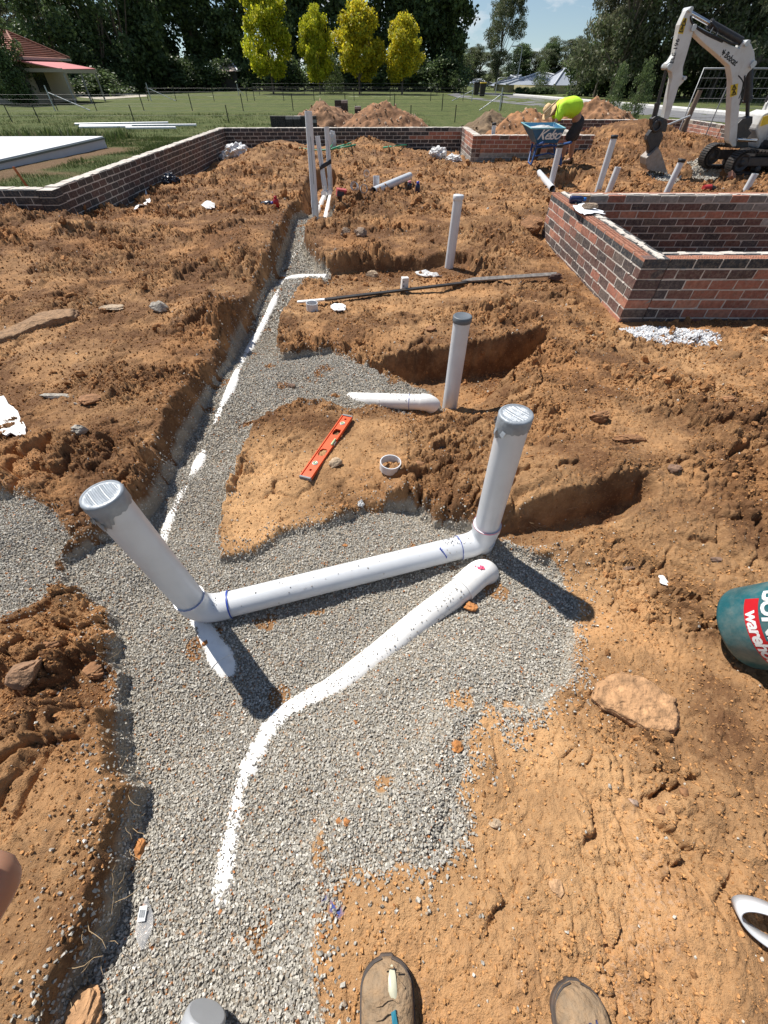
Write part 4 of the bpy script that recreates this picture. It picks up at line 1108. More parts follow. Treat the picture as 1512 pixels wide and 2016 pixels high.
# ============================================================ FENCES
M_post = mat('black_star_picket', (.018, .02, .018), .6)
M_wire = mat('fence_wire', (.10, .10, .10), .5, metal=.4)
M_galv = mat('galvanised_post', (.50, .52, .53), .45, metal=.4)
def fence(tops_px, Y, zt, label, zb=-.2, wires=3, x0=None, x1=None, strainers=(), wr=.004):
    xs = [ony(px, 190, Y).x for px in tops_px]
    f = thing('wire_fence', label, 'fence', (xs[0], Y, zb), 'wire fences across the paddock')
    for x in xs:
        m = MB(); zz = zl(x, Y); m.prism([(x - .028, Y, zz), (x + .028, Y, zz), (x + .004, Y + .02, zz), (x - .004, Y + .02, zz)], (0, 0, .001))
        m = MB(); m.box((x, Y, (zz + zt) / 2 - .05), (.042 if Y < 31 else .05, .02, zt - zz + .1)); m.box((x, Y + .015, (zz + zt) / 2 - .05), (.01, .02, zt - zz + .1)); m.build('fence_post', M_post, f)
    for k in range(wires):
        z = zt - .04 - (zt - zb) * .27 * k; a = min(xs) if x0 is None else x0; b = max(xs) if x1 is None else x1
        m = MB(); n_ = 24
        m.tube([Vector((a + (b - a) * i / n_, Y - .014, z - .012 * (i % 2))) for i in range(n_ + 1)], wr, 5, caps=False); m.build('fence_wire', M_wire, f)
    for (tx, ty, bx, by, foot) in strainers:
        zz = zl(ony(tx, ty, Y).x, Y); p = ony(tx, ty, Y); m = MB(); m.tube([Vector((p.x, Y, zz)), p], .035, 10); m.build('strainer_post', M_galv, f)
        b_ = Vector((ony(bx, by, Y).x, Y - .1, zl(ony(bx, by, Y).x, Y) + .02)); m = MB(); m.tube([Vector((p.x, Y, p.z - .3)), b_], .025, 8); m.build('stay', M_galv, f)
    return f
fence([-40, 3 - 4, 55, 248, 440, 612, 700, 810, 900], 28, .42, 'nearest wire fence in the paddock, its black posts just beyond the back wall', x1=4.2, strainers=[])
fence([102, 180, 275, 372, 474, 574, 679, 777, 872, 990], 37, .58, 'second wire fence in the paddock, with a white strainer and stay at its left end', strainers=[(87, 168, 176, 210, 0), (990, 172, 945, 203, 0)], x0=-60, wr=.006)
fence([290, 345, 420, 486, 500, 558, 618, 697, 768, 848, 912], 50, .62, 'middle wire fence in the paddock, with a pale diagonal stay at its left end', strainers=[(287, 163, 345, 193, 0), (932, 168, 890, 196, 0)], wr=.008)
fence([500, 512, 600, 640, 712, 790, 860], 63, .72, 'farthest wire fence, in front of the yellow trees', strainers=[(466, 165, 478, 176, 0)], wr=.01)

# ============================================================ SPOIL HEAPS
M_heap = mat('heap_soil', rough=.97, var=.4, scale=7, attr=True, bump=1, bscale=25)
def heap(name, cx, cy, rx, ry, h, zb, colr, label, seed, chips=90, cat='heap', chipcol=(.55, .40, .28), lumps=240):
    n = 120; X, Y = np.meshgrid(np.linspace(-1.35, 1.35, n), np.linspace(-1.35, 1.35, n))
    r = np.hypot(X, Y) + fbm(X * 1.6 + seed, Y * 1.6, seed, 3) * .16
    z = h * np.clip(1 - r, -.1, 1) ** .9 if False else h * np.where(r < 1, (1 - np.clip(r, 0, 1)) ** .85, -.15)
    x = cx + X * rx; y = cy + Y * ry
    z = z + (fbm(x * 3, y * 3, seed + 3, 4) * .05 + clods(x, y, .16, seed + 4, .6) * .5) * (z > -.02)
    V = np.stack([x.ravel(), y.ravel(), (z + zb).ravel()], 1); idx = np.arange(n * n).reshape(n, n)
    F = np.stack([idx[:-1, :-1], idx[:-1, 1:], idx[1:, 1:], idx[1:, :-1]], -1).reshape(-1, 4)
    F = F[(z.ravel()[F] > -.05).any(1)]
    c = np.array(colr)[None] * (1 + .35 * fbm(x.ravel() * 2, y.ravel() * 2, seed + 8, 3))[:, None]
    o = npmesh(name, V, F, M_heap, 4, col=np.clip(c, .01, 1), smooth=True); tag(o, label, cat)
    k = rng.choice(len(V), lumps + chips); k = k[z.ravel()[k] > .03]; nl = len(k); s = rng.uniform(.02, .055, nl); cc = np.array(colr)[None] * rng.uniform(.7, 1.3, (nl, 1)); ch = np.arange(nl) < chips
    cc[ch] = np.array(chipcol) * rng.uniform(.7, 1.25, (ch.sum(), 1))
    l_ = scatter('rubble', V[k], s, i1v, i1f, cc, M_clod, None, None, flat=(.35, .8), jit=.28); l_.parent = o; l_['kind'] = 'stuff'
    return o
zb_ = -.2
c_ = ony(640, 250, 20.5); heap('spoil_heap', c_.x, 20.3, 2.0, 1.5, 1.02, zb_, (.25, .135, .07), 'brown soil heap behind the back wall, left of the stacked black bricks', 3, 60)
c_ = ony(757, 250, 19.6); heap('spoil_heap', c_.x, 19.6, 2.25, 1.6, 1.03, zb_, (.27, .135, .065), 'brown soil heap full of brick chips behind the back wall, right of the black bricks', 14, 200)
c_ = ony(955, 250, 19.0); heap('spoil_heap', c_.x + .1, 18.3, 1.9, 1.5, .85, zb_, (.155, .105, .06), 'dull heap of grassy turf and soil, left of the orange heap behind the porch wall', 25, 40, chipcol=(.2, .17, .09))
c_ = ony(1045, 250, 18.5); heap('spoil_heap', c_.x - .45, 17.3, 1.9, 1.7, .98, zb_, (.29, .14, .06), 'orange soil heap with brick chips directly behind the wheelbarrow', 36, 160)
c_ = ony(1170, 250, 22.5); heap('spoil_heap', c_.x, 23.0, 2.5, 1.7, 1.02, zb_, (.27, .135, .062), 'orange soil heap seen beyond the bending worker', 47, 120)
# stacks of black bricks
def brick_stack(px, py, Y, rows, label):
    p = ony(px, py, Y); m = MB(); rr = random.Random(px)
    for (dx, dz) in rows:
        for q in range(2):
            m.box((p.x + dx * .25, Y + q * .12, p.z + dz * .08), (.235, .112, .076), rot=Matrix.Rotation(rr.uniform(-.08, .08), 3, 'Z'), col=(.018, .018, .02) if rr.random() < .85 else (.3, .28, .26), jit=.002)
    o = m.build('brick_stack', M_brick, bevel=.003); tag(o, label, 'bricks'); return o
brick_stack(680, 241, 21.5, [(dx, dz) for dz in range(8) for dx in ((-2, -1, 0, 1, 2, 3) if dz < 3 else (-1, 0, 2) if dz < 6 else (-1, 0))], 'stack of black bricks standing between two soil heaps')
brick_stack(572, 252, 18.0, [(dx, dz) for dz in range(4) for dx in range(-2, 4)], 'low pallet of black bricks at the left foot of the first soil heap')

# ============================================================ TREES
def leaf_cloud(clumps, n, s, seed, pal, lean=0.0, narrow=1.0):
    """clumps: (x,y,z,rx,ry,rz); returns quads of leaf clusters on and inside the clumps"""
    g = np.random.default_rng(seed); cl = np.array(clumps, float); vol = (cl[:, 3] * cl[:, 4] * cl[:, 5]) ** .7; k = g.choice(len(cl), n, p=vol / vol.sum())
    d = g.normal(size=(n, 3)); d /= np.linalg.norm(d, axis=1)[:, None]; r = g.uniform(0, 1, n) ** .42 * (1 + .12 * g.normal(size=n))
    P = cl[k, :3] + d * r[:, None] * cl[k, 3:]
    sz = s * g.uniform(.5, 1.4, n); a = g.normal(size=(n, 3)); a /= np.linalg.norm(a, axis=1)[:, None]
    b = np.cross(a, g.normal(size=(n, 3))); b /= np.linalg.norm(b, axis=1)[:, None]
    V = np.stack([P - a * sz[:, None] * .5, P + b * sz[:, None] * .38 * narrow, P + a * sz[:, None] * .5, P - b * sz[:, None] * .38 * narrow], 1)
    pal = np.array(pal); tone = g.uniform(.75, 1.25, len(cl))[k]; c = pal[g.choice(len(pal), n)] * tone[:, None] * g.uniform(.8, 1.2, (n, 1))
    return V.reshape(-1, 3), np.repeat(c, 4, 0)
M_leaf = mat('tree_leaves', attr=True, rough=.5, var=.1, scale=2, trans=.32, spec=.3)
M_bright = mat('bright_leaves', attr=True, rough=.55, var=.1, scale=2, trans=.45, spec=.3)
M_bark = mat('bark', (.16, .12, .09), .95, var=.35, scale=3, bump=1, bscale=9)
M_gumbark = mat('gum_bark', (.17, .14, .11), .9, var=.35, scale=2, bump=.6, bscale=9)
def crown_obj(name, V, c, m, parent): return npmesh(name, V, np.arange(len(V)).reshape(-1, 4), m, 4, col=np.clip(c, .004, 1), parent=parent)
def make_tree(kind, seed, name, H, W, n, s, pal, mleaf, mbark, base=0.15, trunk_r=.2, gap=.5, narrow=1.0):
    rr = random.Random(seed); t = thing(name, None, None)
    cl = []; limbs = []
    if kind == 'poplar':
        nn = 60
        for i in range(nn):
            f = base + (1 - base) * (i + .5) / nn; wv = W * .5 * (min(1, (1 - f) * 2.6 + .12) ** .7) * min(1, .55 + (f - base) * 2.5); a = rr.uniform(0, 6.28); q = rr.uniform(.1, .75)
            cl.append((math.cos(a) * wv * q, math.sin(a) * wv * q, H * f, wv * rr.uniform(.25, .5), wv * rr.uniform(.25, .5), H * rr.uniform(.035, .08)))
    elif kind == 'round':
        nn = 64
        for i in range(nn):
            f = rr.random(); a = rr.uniform(0, 6.28); prof = math.sin(math.pi * (0.12 + .80 * f) ** .85) ** .7; wv = W * .5 * prof; q = rr.uniform(.25, .95)
            cl.append((math.cos(a) * wv * q, math.sin(a) * wv * q, H * (base + (1 - base) * f), W * rr.uniform(.11, .19), W * rr.uniform(.11, .19), W * rr.uniform(.09, .17)))
    elif kind == 'gum':
        nb = 20
        for i in range(nb):
            a = rr.uniform(0, 6.28); f = rr.uniform(base + .12, .9); rad = W * .5 * rr.uniform(.3, .95) * (1 - abs(f - .62) * .9); e = Vector((math.cos(a) * rad, math.sin(a) * rad, H * f)); limbs.append((Vector((0, 0, H * max(.15, f - .35))), e))
            for _ in range(6):
                cl.append((e.x + rr.gauss(0, W * .11), e.y + rr.gauss(0, W * .11), e.z + rr.gauss(0, H * .07), W * rr.uniform(.07, .15), W * rr.uniform(.07, .15), H * rr.uniform(.03, .075)))
    V, c = leaf_cloud(cl, n, s, seed, pal, narrow=narrow); crown_obj('crown', V, c, mleaf, t)
    m = MB(); bend = rr.uniform(-.3, .3)
    m.tube([Vector((0, 0, -.3)), Vector((bend * .3, 0, H * .25)), Vector((bend, .1, H * .55)), Vector((bend * .7, 0, H * .88))], [trunk_r, trunk_r * .8, trunk_r * .5, trunk_r * .12], 9)
    for a_, b_ in limbs: m.tube([a_, (a_ + b_) / 2 + Vector((0, 0, -H * .02)), b_], [trunk_r * .4, trunk_r * .28, trunk_r * .08], 6)
    if kind == 'round':
        for _ in range(7):
            a = rr.uniform(0, 6.28); m.tube([Vector((0, 0, H * .16)), Vector((math.cos(a) * W * .15, math.sin(a) * W * .15, H * .4)), Vector((math.cos(a) * W * .3, math.sin(a) * W * .3, H * .7))], [trunk_r * .5, trunk_r * .35, trunk_r * .1], 6)
    m.build('trunk', mbark, t)
    return t
DG = [(0.085, 0.125, 0.049), (0.113, 0.161, 0.06), (0.151, 0.209, 0.076), (0.066, 0.098, 0.042)]
MG = [(0.118, 0.161, 0.06), (0.152, 0.203, 0.075), (0.203, 0.254, 0.101), (0.085, 0.118, 0.051)]
GG = [(0.133, 0.149, 0.077), (0.18, 0.188, 0.11), (0.094, 0.11, 0.06), (0.235, 0.226, 0.14)]
YG = [(.40, .43, .02), (.50, .50, .03), (.30, .36, .03), (.60, .55, .05)]
YO = [(.62, .52, .03), (.70, .57, .04), (.48, .45, .03), (.38, .40, .04)]
proto = {
 'poplar': make_tree('poplar', 5, 'poplar_tree', 17, 4.6, 11000, .36, DG, M_leaf, M_bark, base=.10, trunk_r=.22),
 'poplar2': make_tree('poplar', 15, 'poplar_tree', 17, 5.2, 12000, .36, MG[:2] + DG, M_leaf, M_bark, base=.08, trunk_r=.22),
 'dark': make_tree('round', 25, 'dark_tree', 12, 9, 12000, .38, DG, M_leaf, M_bark, base=.05, trunk_r=.25),
 'gum': make_tree('gum', 35, 'gum_tree', 16, 11, 26000, .36, GG, M_leaf, M_gumbark, base=.12, trunk_r=.26, narrow=.55),
 'gum2': make_tree('gum', 45, 'gum_tree', 16, 12, 28000, .36, GG[:3] + MG[:1], M_leaf, M_gumbark, base=.08, trunk_r=.28, narrow=.55),
 'yellow': make_tree('round', 55, 'yellow_tree', 8, 5.8, 16000, .27, YG, M_bright, M_bark, base=.22, trunk_r=.13),
 'yellow2': make_tree('round', 65, 'yellow_tree', 8, 5.8, 16000, .27, YO, M_bright, M_bark, base=.22, trunk_r=.13),
 'bush': make_tree('round', 75, 'shrub', 3.2, 4.2, 3000, .16, MG, M_leaf, M_bark, base=.05, trunk_r=.06),
 'ground': make_tree('round', 85, 'dark_shrub', 3.6, 5.6, 6000, .26, DG, M_leaf, M_bark, base=.02, trunk_r=.08),
}
used_p = set()
def plant(k, px, Y, sx, sz, rz, label, cat='tree', group=None, zoff=0.0):
    o = proto[k] if k not in used_p else copy_tree(proto[k]); used_p.add(k)
    p = ony(px, 180, Y); zz = zl(p.x, Y) + zoff; o.location = (p.x, Y, zz); o.scale = (sx, sx, sz); o.rotation_euler = (0, 0, rz)
    tag(o, label, cat, group); return o
GP = 'row of tall dark poplars behind the paddock'
pops = [(325, 88, 1.35, .95), (352, 84, 1.1, 1.02), (402, 86, 1.25, 1.0), (445, 84, 1.1, 1.05), (487, 83, 1.15, 1.0), (585, 84, 1.3, 1.1), (634, 84, 1.2, 1.05), (690, 83, 1.3, 1.08), (748, 85, 1.25, 1.1), (786, 83, 1.1, 1.02), (818, 82, 1.2, 1.12), (852, 80, 1.3, 1.2), (884, 80, 1.15, 1.1)]
poplab = ['leftmost tall dark poplar of the row, beside the broad dark trees', 'dark poplar second in the row from its left end', 'dark poplar above the pale shed roof glimpsed through the row', 'dark poplar just left of the tallest yellow-green tree', 'dark poplar directly behind the left side of the tallest yellow-green tree',
 'dark poplar filling the gap between the first two yellow trees', 'dark poplar directly behind the slim second yellow tree', 'dark poplar directly behind the broadest yellow tree', 'dark poplar in the gap before the rightmost yellow tree', 'dark poplar behind the rightmost yellow tree',
 'dark poplar rising just right of the rightmost yellow tree', 'broad dark poplar second from the open sky gap', 'last dark poplar of the row, its edge against the open sky']
for i, ((px, Y, sx, sz), lb) in enumerate(zip(pops, poplab)): plant('poplar' if i % 2 else 'poplar2', px, Y, sx, sz, i * 1.3, lb, group=GP)
for px, Y, sx, sz, k, lb in [(538, 68, .90, 1.0, 'yellow', 'tallest yellow-green tree, leftmost of the four bright trees'), (630, 68, .60, .76, 'yellow', 'slimmest of the bright yellow-green trees, second from the left'), (708, 67, .90, .80, 'yellow2', 'broadest bright yellow tree, third of the four'), (792, 66, .72, .68, 'yellow2', 'shortest bright yellow tree, rightmost of the four')]:
    plant(k, px, Y, sx, sz, px, lb, group='bright yellow trees in front of the poplars')
plant('dark', 262, 74, 1.15, .98, .4, 'broad dark tree at the centre of the left group, right of the red roofed house')
plant('dark', 215, 70, .85, .80, 1.9, 'dark leafy tree just right of the verandah')
plant('dark', 318, 78, .8, 1.1, 2.9, 'tall dark tree between the broad left tree and the first poplar')
plant('dark', 140, 66, .9, .78, 4.1, 'dark round tree rising behind the red roofed house')
plant('dark', 30, 44, .38, .42, 5.1, 'dark cypress bush at the left edge in front of the red roofed house')
plant('gum', 60, 92, 1.35, 1.0, .9, 'tall grey-green gum tree behind the red roofed house')
plant('gum2', 8, 84, 1.1, .95, 2.0, 'loose grey-green gum tree at the top left corner')
plant('gum', 150, 100, .8, .72, 3.0, 'thin topped gum tree with sky showing beside it, left of the dark trees')
for i, (px, Y) in enumerate([(200, 62), (285, 80), (350, 78), (400, 79), (455, 80), (520, 79), (575, 80), (640, 79), (700, 80), (760, 79), (820, 78), (870, 76)]):
    plant('ground', px, Y, 1.25, .75 if i else .5, i * 2.1, ['low dark shrub beside the verandah posts', 'low dark shrubbery under the broad left tree', 'low dark shrub under the second poplar', 'low dark shrub beneath the pale shed roof', 'low dark shrub left of the first yellow tree', 'low dark shrub behind the trunk of the tallest yellow tree', 'low dark shrub between the first and second yellow trees', 'low dark shrub behind the second yellow tree', 'low dark shrub behind the third yellow tree', 'low dark shrub between the third and fourth yellow trees', 'low dark shrub under the fourth yellow tree', 'low dark shrub at the right foot of the poplar row'][i], 'shrub', 'dark shrubs at the foot of the trees')
plant('bush', 655, 70, .7, .95, 1.0, 'pale green shrub between the second and third yellow trees', 'shrub')
plant('gum2', 975, 92, .50, .66, 1.4, 'lone tall gum tree standing in the sky gap left of the grey roofs')
plant('gum2', 917, 95, .36, .30, 2.2, 'weeping grey-green tree at the left side of the sky gap')
plant('bush', 897, 88, 1.3, 1.35, 3.2, 'leafy green bush at the foot of the last poplar', 'shrub')
far = [(905, .26), (940, .30), (1015, .36), (1045, .31), (1070, .37), (1097, .42), (1122, .34), (1150, .36)]
for i, (px, h) in enumerate(far):
    plant('gum2' if i % 2 else 'dark', px, 150, .85, h * (1.15 if i % 2 else 1.45), i * 1.7, ['distant tree on the skyline left of the lone gum', 'distant tree showing behind the lone gum', 'distant tree on the skyline just right of the lone gum', 'distant tree above the left end of the grey roofs', 'distant tree above the middle of the grey roof', 'distant tallest tree on the skyline of the sky gap', 'distant tree before the right hand gums begin', 'distant tree behind the right end of the grey roof'][i], group='far tree line behind the grey roofed houses')
gums = [(1172, 62, .52, .88, 'gum'), (1205, 56, .85, .92, 'gum2'), (1262, 60, .95, 1.05, 'gum'), (1325, 54, .95, .98, 'gum2'), (1400, 58, 1.0, 1.1, 'gum'), (1465, 54, 1.0, 1.0, 'gum2'), (1520, 60, 1.1, 1.05, 'gum')]
for i, (px, Y, sx, sz, k) in enumerate(gums):
    plant(k, px, Y, sx, sz, i * 2.3 + .5, ['leftmost of the tall gums, reaching over the grey house roof', 'tall gum above the right of the bending worker', 'tall dark gum left of the digger arm', 'tall gum directly behind the top of the digger arm', 'tall gum framed inside the bend of the digger boom', 'tall gum above the boom lettering', 'tall gum at the top right corner'][i], group='tall gum trees on the right')
for i, (px, Y) in enumerate([(1170, 66), (1225, 64), (1290, 66), (1350, 62), (1420, 64), (1490, 62)]):
    plant('ground', px, Y, 1.3, 1.0, i * 1.1 + .3, ['dark undergrowth right of the cream fence', 'dark undergrowth left of the digger arm', 'dark undergrowth behind the digger arm', 'dark undergrowth behind the wire mesh panel', 'dark undergrowth behind the digger boom', 'dark undergrowth at the right edge'][i], 'shrub', 'dark undergrowth beneath the gums')
for i, (px, Y, s_) in enumerate([(1213, 30, .22), (1262, 29, .24), (1180, 33, .2), (1240, 28, .2)]):
    plant('bush', px, Y, s_ * 1.1, s_ * (2.6 if i < 2 else 1), i * 1.9, ['leafy roadside sapling just right of the far soil heap', 'leafy sapling in front of the digger arm', 'small leafy weed behind the far soil heap', 'low leafy weed between the two roadside saplings'][i], 'shrub')

# ============================================================ HOUSES
M_tile = mat('terracotta_tiles', (.30, .12, .075), .8, var=.25, scale=1.2)
M_pinkroof = mat('faded_red_iron', (.55, .16, .15), .5, var=.08, scale=.6)
M_cream = mat('cream_wall', (.42, .36, .27), .85, var=.06)
M_greyroof = mat('grey_blue_iron', (.30, .33, .38), .5, var=.06, scale=.5)
M_fenceY = mat('cream_steel_fence', (.50, .44, .27), .6, var=.05)
M_glass = mat('dark_glass', (.02, .025, .03), .1)
M_trim = mat('trim', (.35, .33, .3), .7)
def quad(m, a, b, c, d): m.add([a, b, c, d], [(0, 1, 2, 3)])
def ridge_bars(m, a, b, n, axis, h=.05):
    pass
# left house with tiled hip roof and red verandah
def left_house():
    g0 = -.25; h = 2.25; ex1 = -26.9; ex0 = -40; ey0 = 44.6; ey1 = 51.4; rh = 3.55; my = 48.0
    t = thing('house', 'cream house with a red tiled hip roof and faded red verandah at far left', 'house', (-30, 48, g0))
    m = MB(); m.box(((ex0 + ex1) / 2, my, (g0 + h) / 2), (ex1 - ex0 - 1.0, ey1 - ey0 - 1.0, h - g0)); m.build('wall', M_cream, t)
    rx0, rx1 = ex0 + 3.4, ex1 - 2.3
    m = MB(); vs = [(ex0, ey0, h), (ex1, ey0, h), (ex1, ey1, h), (ex0, ey1, h), (rx0, my, rh), (rx1, my, rh)]
    m.add(vs, [(0, 1, 5, 4), (1, 2, 5), (2, 3, 4, 5), (3, 0, 4), (3, 2, 1, 0)]); rf = m.build('roof', M_tile, t)
    m = MB()
    for k in range(1, 13):
        f = k / 13
        a = Vector(vs[0]).lerp(Vector(vs[4]), f); b = Vector(vs[1]).lerp(Vector(vs[5]), f); m.tube([a + Vector((0, -.02, .02)), b + Vector((0, -.02, .02))], .03, 5, caps=False)
        a = Vector(vs[1]).lerp(Vector(vs[5]), f); b = Vector(vs[2]).lerp(Vector(vs[5]), f); m.tube([a + Vector((.02, 0, .02)), b + Vector((.02, 0, .02))], .03, 5, caps=False)
    for a, b in ((1, 5), (2, 5), (0, 4), (4, 5)): m.tube([Vector(vs[a]) + Vector((0, 0, .04)), Vector(vs[b]) + Vector((0, 0, .06))], .08, 8)
    m.build('tile_ridges', M_tile, rf)
    m = MB(); m.box(((ex0 + ex1) / 2, ey0 - .04, h - .06), (ex1 - ex0, .1, .14)); m.box((ex1 + .04, my, h - .06), (.1, ey1 - ey0, .14)); m.build('gutter', M_trim, t)
    a = Vector((ex1 - .4, 44.2, h - .12)); b = Vector((ex1 - .4, 49.6, h - .12)); c = Vector((-24.3, 49.9, 1.70)); d = Vector((-24.3, 44.8, 1.66))
    m = MB(); m.add([a, b, c, d], [(0, 3, 2, 1)]); o = m.build('verandah_roof', M_pinkroof, t); md = o.modifiers.new('s', 'SOLIDIFY'); md.thickness = .06
    m = MB(); m.box((-24.34, 47.35, 1.54), (.08, 5.1, .20)); m.box((-25.8, 44.75, 1.6), (3.0, .08, .2)); m.build('verandah_beam', M_cream, t)
    for q in ((-24.4, 49.8), (-24.4, 47.4), (-24.4, 44.9)):
        m = MB(); m.box((q[0], q[1], (1.45 + g0) / 2), (.10, .10, 1.45 - g0)); m.build('verandah_post', M_trim, t)
    m = MB(); m.box((ex1 - .45, 46.6, 1.0), (.06, 1.5, 1.1)); m.build('window', M_glass, t)
left_house()
def hip(t, x0, x1, y0, y1, h, rh, inset, wallm, roofm, g0=-.5, eav=.5):
    m = MB(); m.box(((x0 + x1) / 2, (y0 + y1) / 2, (g0 + h) / 2), (x1 - x0, y1 - y0, h - g0)); m.build('wall', wallm, t)
    a, b, c, d = x0 - eav, x1 + eav, y0 - eav, y1 + eav; my = (c + d) / 2
    vs = [(a, c, h), (b, c, h), (b, d, h), (a, d, h), (a + inset, my, rh), (b - inset, my, rh)]
    m = MB(); m.add(vs, [(0, 1, 5, 4), (1, 2, 5), (2, 3, 4, 5), (3, 0, 4), (3, 2, 1, 0)]); r_ = m.build('roof', roofm, t)
    m = MB(); 
    for p, q in ((0, 4), (1, 5), (4, 5)): m.tube([Vector(vs[p]) + Vector((0, -.05, .05)), Vector(vs[q]) + Vector((0, -.05, .08))], .12, 6)
    m.build('ridge_cap', bpy.data.materials.get('pale_ridge') or mat('pale_ridge', (.55, .57, .60), .5), r_)
    return vs
Yh = 84
xa = ony(1002, 165, Yh).x; xb = ony(1160, 165, Yh).x; ez = ony(1080, 167, Yh).z; rz_ = ony(1080, 144, Yh + 5).z
t = thing('house', 'long low brick house with a blue-grey hip roof behind the cream fence', 'house', ((xa + xb) / 2, Yh, -.5))
hip(t, xa, xb, Yh, Yh + 11, ez, rz_, 6, M_cream, M_greyroof)
hip(t, ony(1086, 165, Yh).x, ony(1128, 165, Yh).x, Yh - 2.5, Yh + 4, ez, ez + 1.6, 2.2, M_cream, M_greyroof)
xa2 = ony(992, 165, 100).x; xb2 = ony(1010, 165, 100).x
t = thing('house', 'smaller house with a grey hip roof, farther back and left of the long one', 'house', (xa2, 100, -.5))
hip(t, ony(985, 165, 104).x, ony(1062, 165, 104).x, 104, 113, ony(1000, 170, 104).z, ony(1030, 150, 108).z, 5, M_cream, M_greyroof)
t = thing('house', 'far grey roofed house partly hidden by the right hand gums', 'house', (ony(1165, 165, 96).x, 96, -.5))
hip(t, ony(1150, 165, 92).x, ony(1215, 165, 92).x, 92, 101, ony(1165, 169, 92).z, ony(1165, 150, 97).z, 4, mat('brown_brick', (.16, .09, .06), .9), M_greyroof)
t = thing('house', 'tiny white walled house seen between the lone gum and the last poplar', 'house', (ony(940, 165, 120).x, 120, -.5))
hip(t, ony(932, 165, 118).x, ony(962, 165, 118).x, 118, 126, ony(940, 164, 118).z, ony(940, 157, 122).z, 3, mat('white_render', (.6, .6, .58), .8), M_greyroof)
t = thing('shed', 'pale roofed shed glimpsed through the dark poplars', 'shed', (ony(452, 165, 78).x, 78, -.2))
sx0, sx1 = ony(440, 160, 79).x, ony(472, 160, 79).x
hip(t, sx0, sx1, 78, 82, ony(450, 140, 78).z, ony(450, 118, 80).z, 1.4, mat('dark_shed_wall', (.05, .045, .04), .8), mat('pale_tile', (.42, .33, .27), .8), g0=-.2, eav=.3)
# cream panel fence
f = thing('panel_fence', 'cream steel panel fence in front of the long grey roofed house', 'fence', (ony(1010, 190, 78).x, 78, -.5))
pts = [ony(1008, 183, 80), ony(1050, 190, 76), ony(1130, 190, 76)]; tops = [ony(1024, 168, 82), ony(1052, 169, 76), ony(1130, 171, 76)]
fz = lambda p: zl(p.x, p.y)
segs = [(Vector((ony(1008, 180, 84).x, 84, 0)), Vector((ony(1052, 180, 76).x, 76, 0))), (Vector((ony(1052, 180, 76).x, 76, 0)), Vector((ony(1200, 180, 77).x, 77, 0)))]
for a, b in segs:
    n_ = max(3, int((b - a).length / 2.4)); top = ony(1052, 169, 76).z
    for i in range(n_):
        p = a.lerp(b, i / n_); q = a.lerp(b, (i + 1) / n_); g_ = fz(p); mid = (p + q) / 2; d = q - p
        m = MB(); m.box((mid.x, mid.y, (top + g_) / 2), (d.length * .985, .04, top - g_), rot=Matrix.Rotation(math.atan2(d.y, d.x), 3, 'Z')); m.build('fence_panel', M_fenceY, f)
        m = MB(); m.box((p.x, p.y - .03, (top + g_) / 2 + .02), (.07, .05, top - g_ + .04)); m.build('fence_post', M_fenceY, f)
for i, px in enumerate(range(1022, 1100, 13)):
    plant('ground', px, 74, .30, .16, i * 1.1, None, 'hedge', 'low dark hedge in front of the cream fence')['label'] = 'clipped dark hedge bush in the low row before the cream fence'
plant('bush', 1060, 79, .62, .85, .4, 'dark feathery shrub standing above the cream fence', 'shrub')
# street lamps, bins, letterbox post
def lamp(px, pt, Y, hd, label):
    b = ony(px, 185, Y); t_ = ony(px, pt, Y); g_ = zl(b.x, Y); o = thing('street_lamp', label, 'street lamp', (b.x, Y, g_))
    m = MB(); m.tube([Vector((b.x, Y, g_)), Vector((b.x, Y, t_.z - .4))], [.09, .055], 8); m.build('pole', M_galv, o)
    m = MB(); pts = [Vector((b.x, Y, t_.z - .4)), Vector((b.x + hd * .1, Y, t_.z - .1)), Vector((b.x + hd * .5, Y, t_.z)), Vector((b.x + hd, Y, t_.z - .02))]; m.tube(pts, .05, 8); m.build('arm', M_galv, o)
    m = MB(); m.box((b.x + hd * 1.25, Y, t_.z - .05), (abs(hd) * .55, .22, .12)); m.build('lamp_head', M_galv, o, bevel=.02)
lamp(1013, 90, 88, -1.0, 'tall thin street lamp against the sky, right of the lone gum')
lamp(975, 153, 82, .9, 'short street lamp beside the road in front of the lone gum')
def bin_(px, Y, label, lid):
    b = ony(px, 185, Y); g_ = zl(b.x, Y); o = thing('wheelie_bin', label, 'bin', (b.x, Y, g_)); m = MB()
    m.add([(b.x + x, Y + y, g_ + z) for x, y, z in ((-.24, -.25, .03), (.24, -.25, .03), (.24, .25, .03), (-.24, .25, .03), (-.30, -.33, .95), (.30, -.33, .95), (.30, .33, .95), (-.30, .33, .95))], [(3, 2, 1, 0), (4, 5, 6, 7), (0, 1, 5, 4), (1, 2, 6, 5), (2, 3, 7, 6), (3, 0, 4, 7)]); m.build('body', M_blacksteel, o, bevel=.03)
    m = MB(); m.box((b.x, Y - .02, g_ + 1.0), (.64, .70, .09)); m.build('lid', lid, o, bevel=.04)
bin_(949, 62, 'dark wheelie bin with a yellow lid on the verge beside the road', mat('yellow_lid', (.55, .38, .03), .5))
bin_(937, 66, 'plain dark wheelie bin left of the yellow lidded one', M_blacksteel)
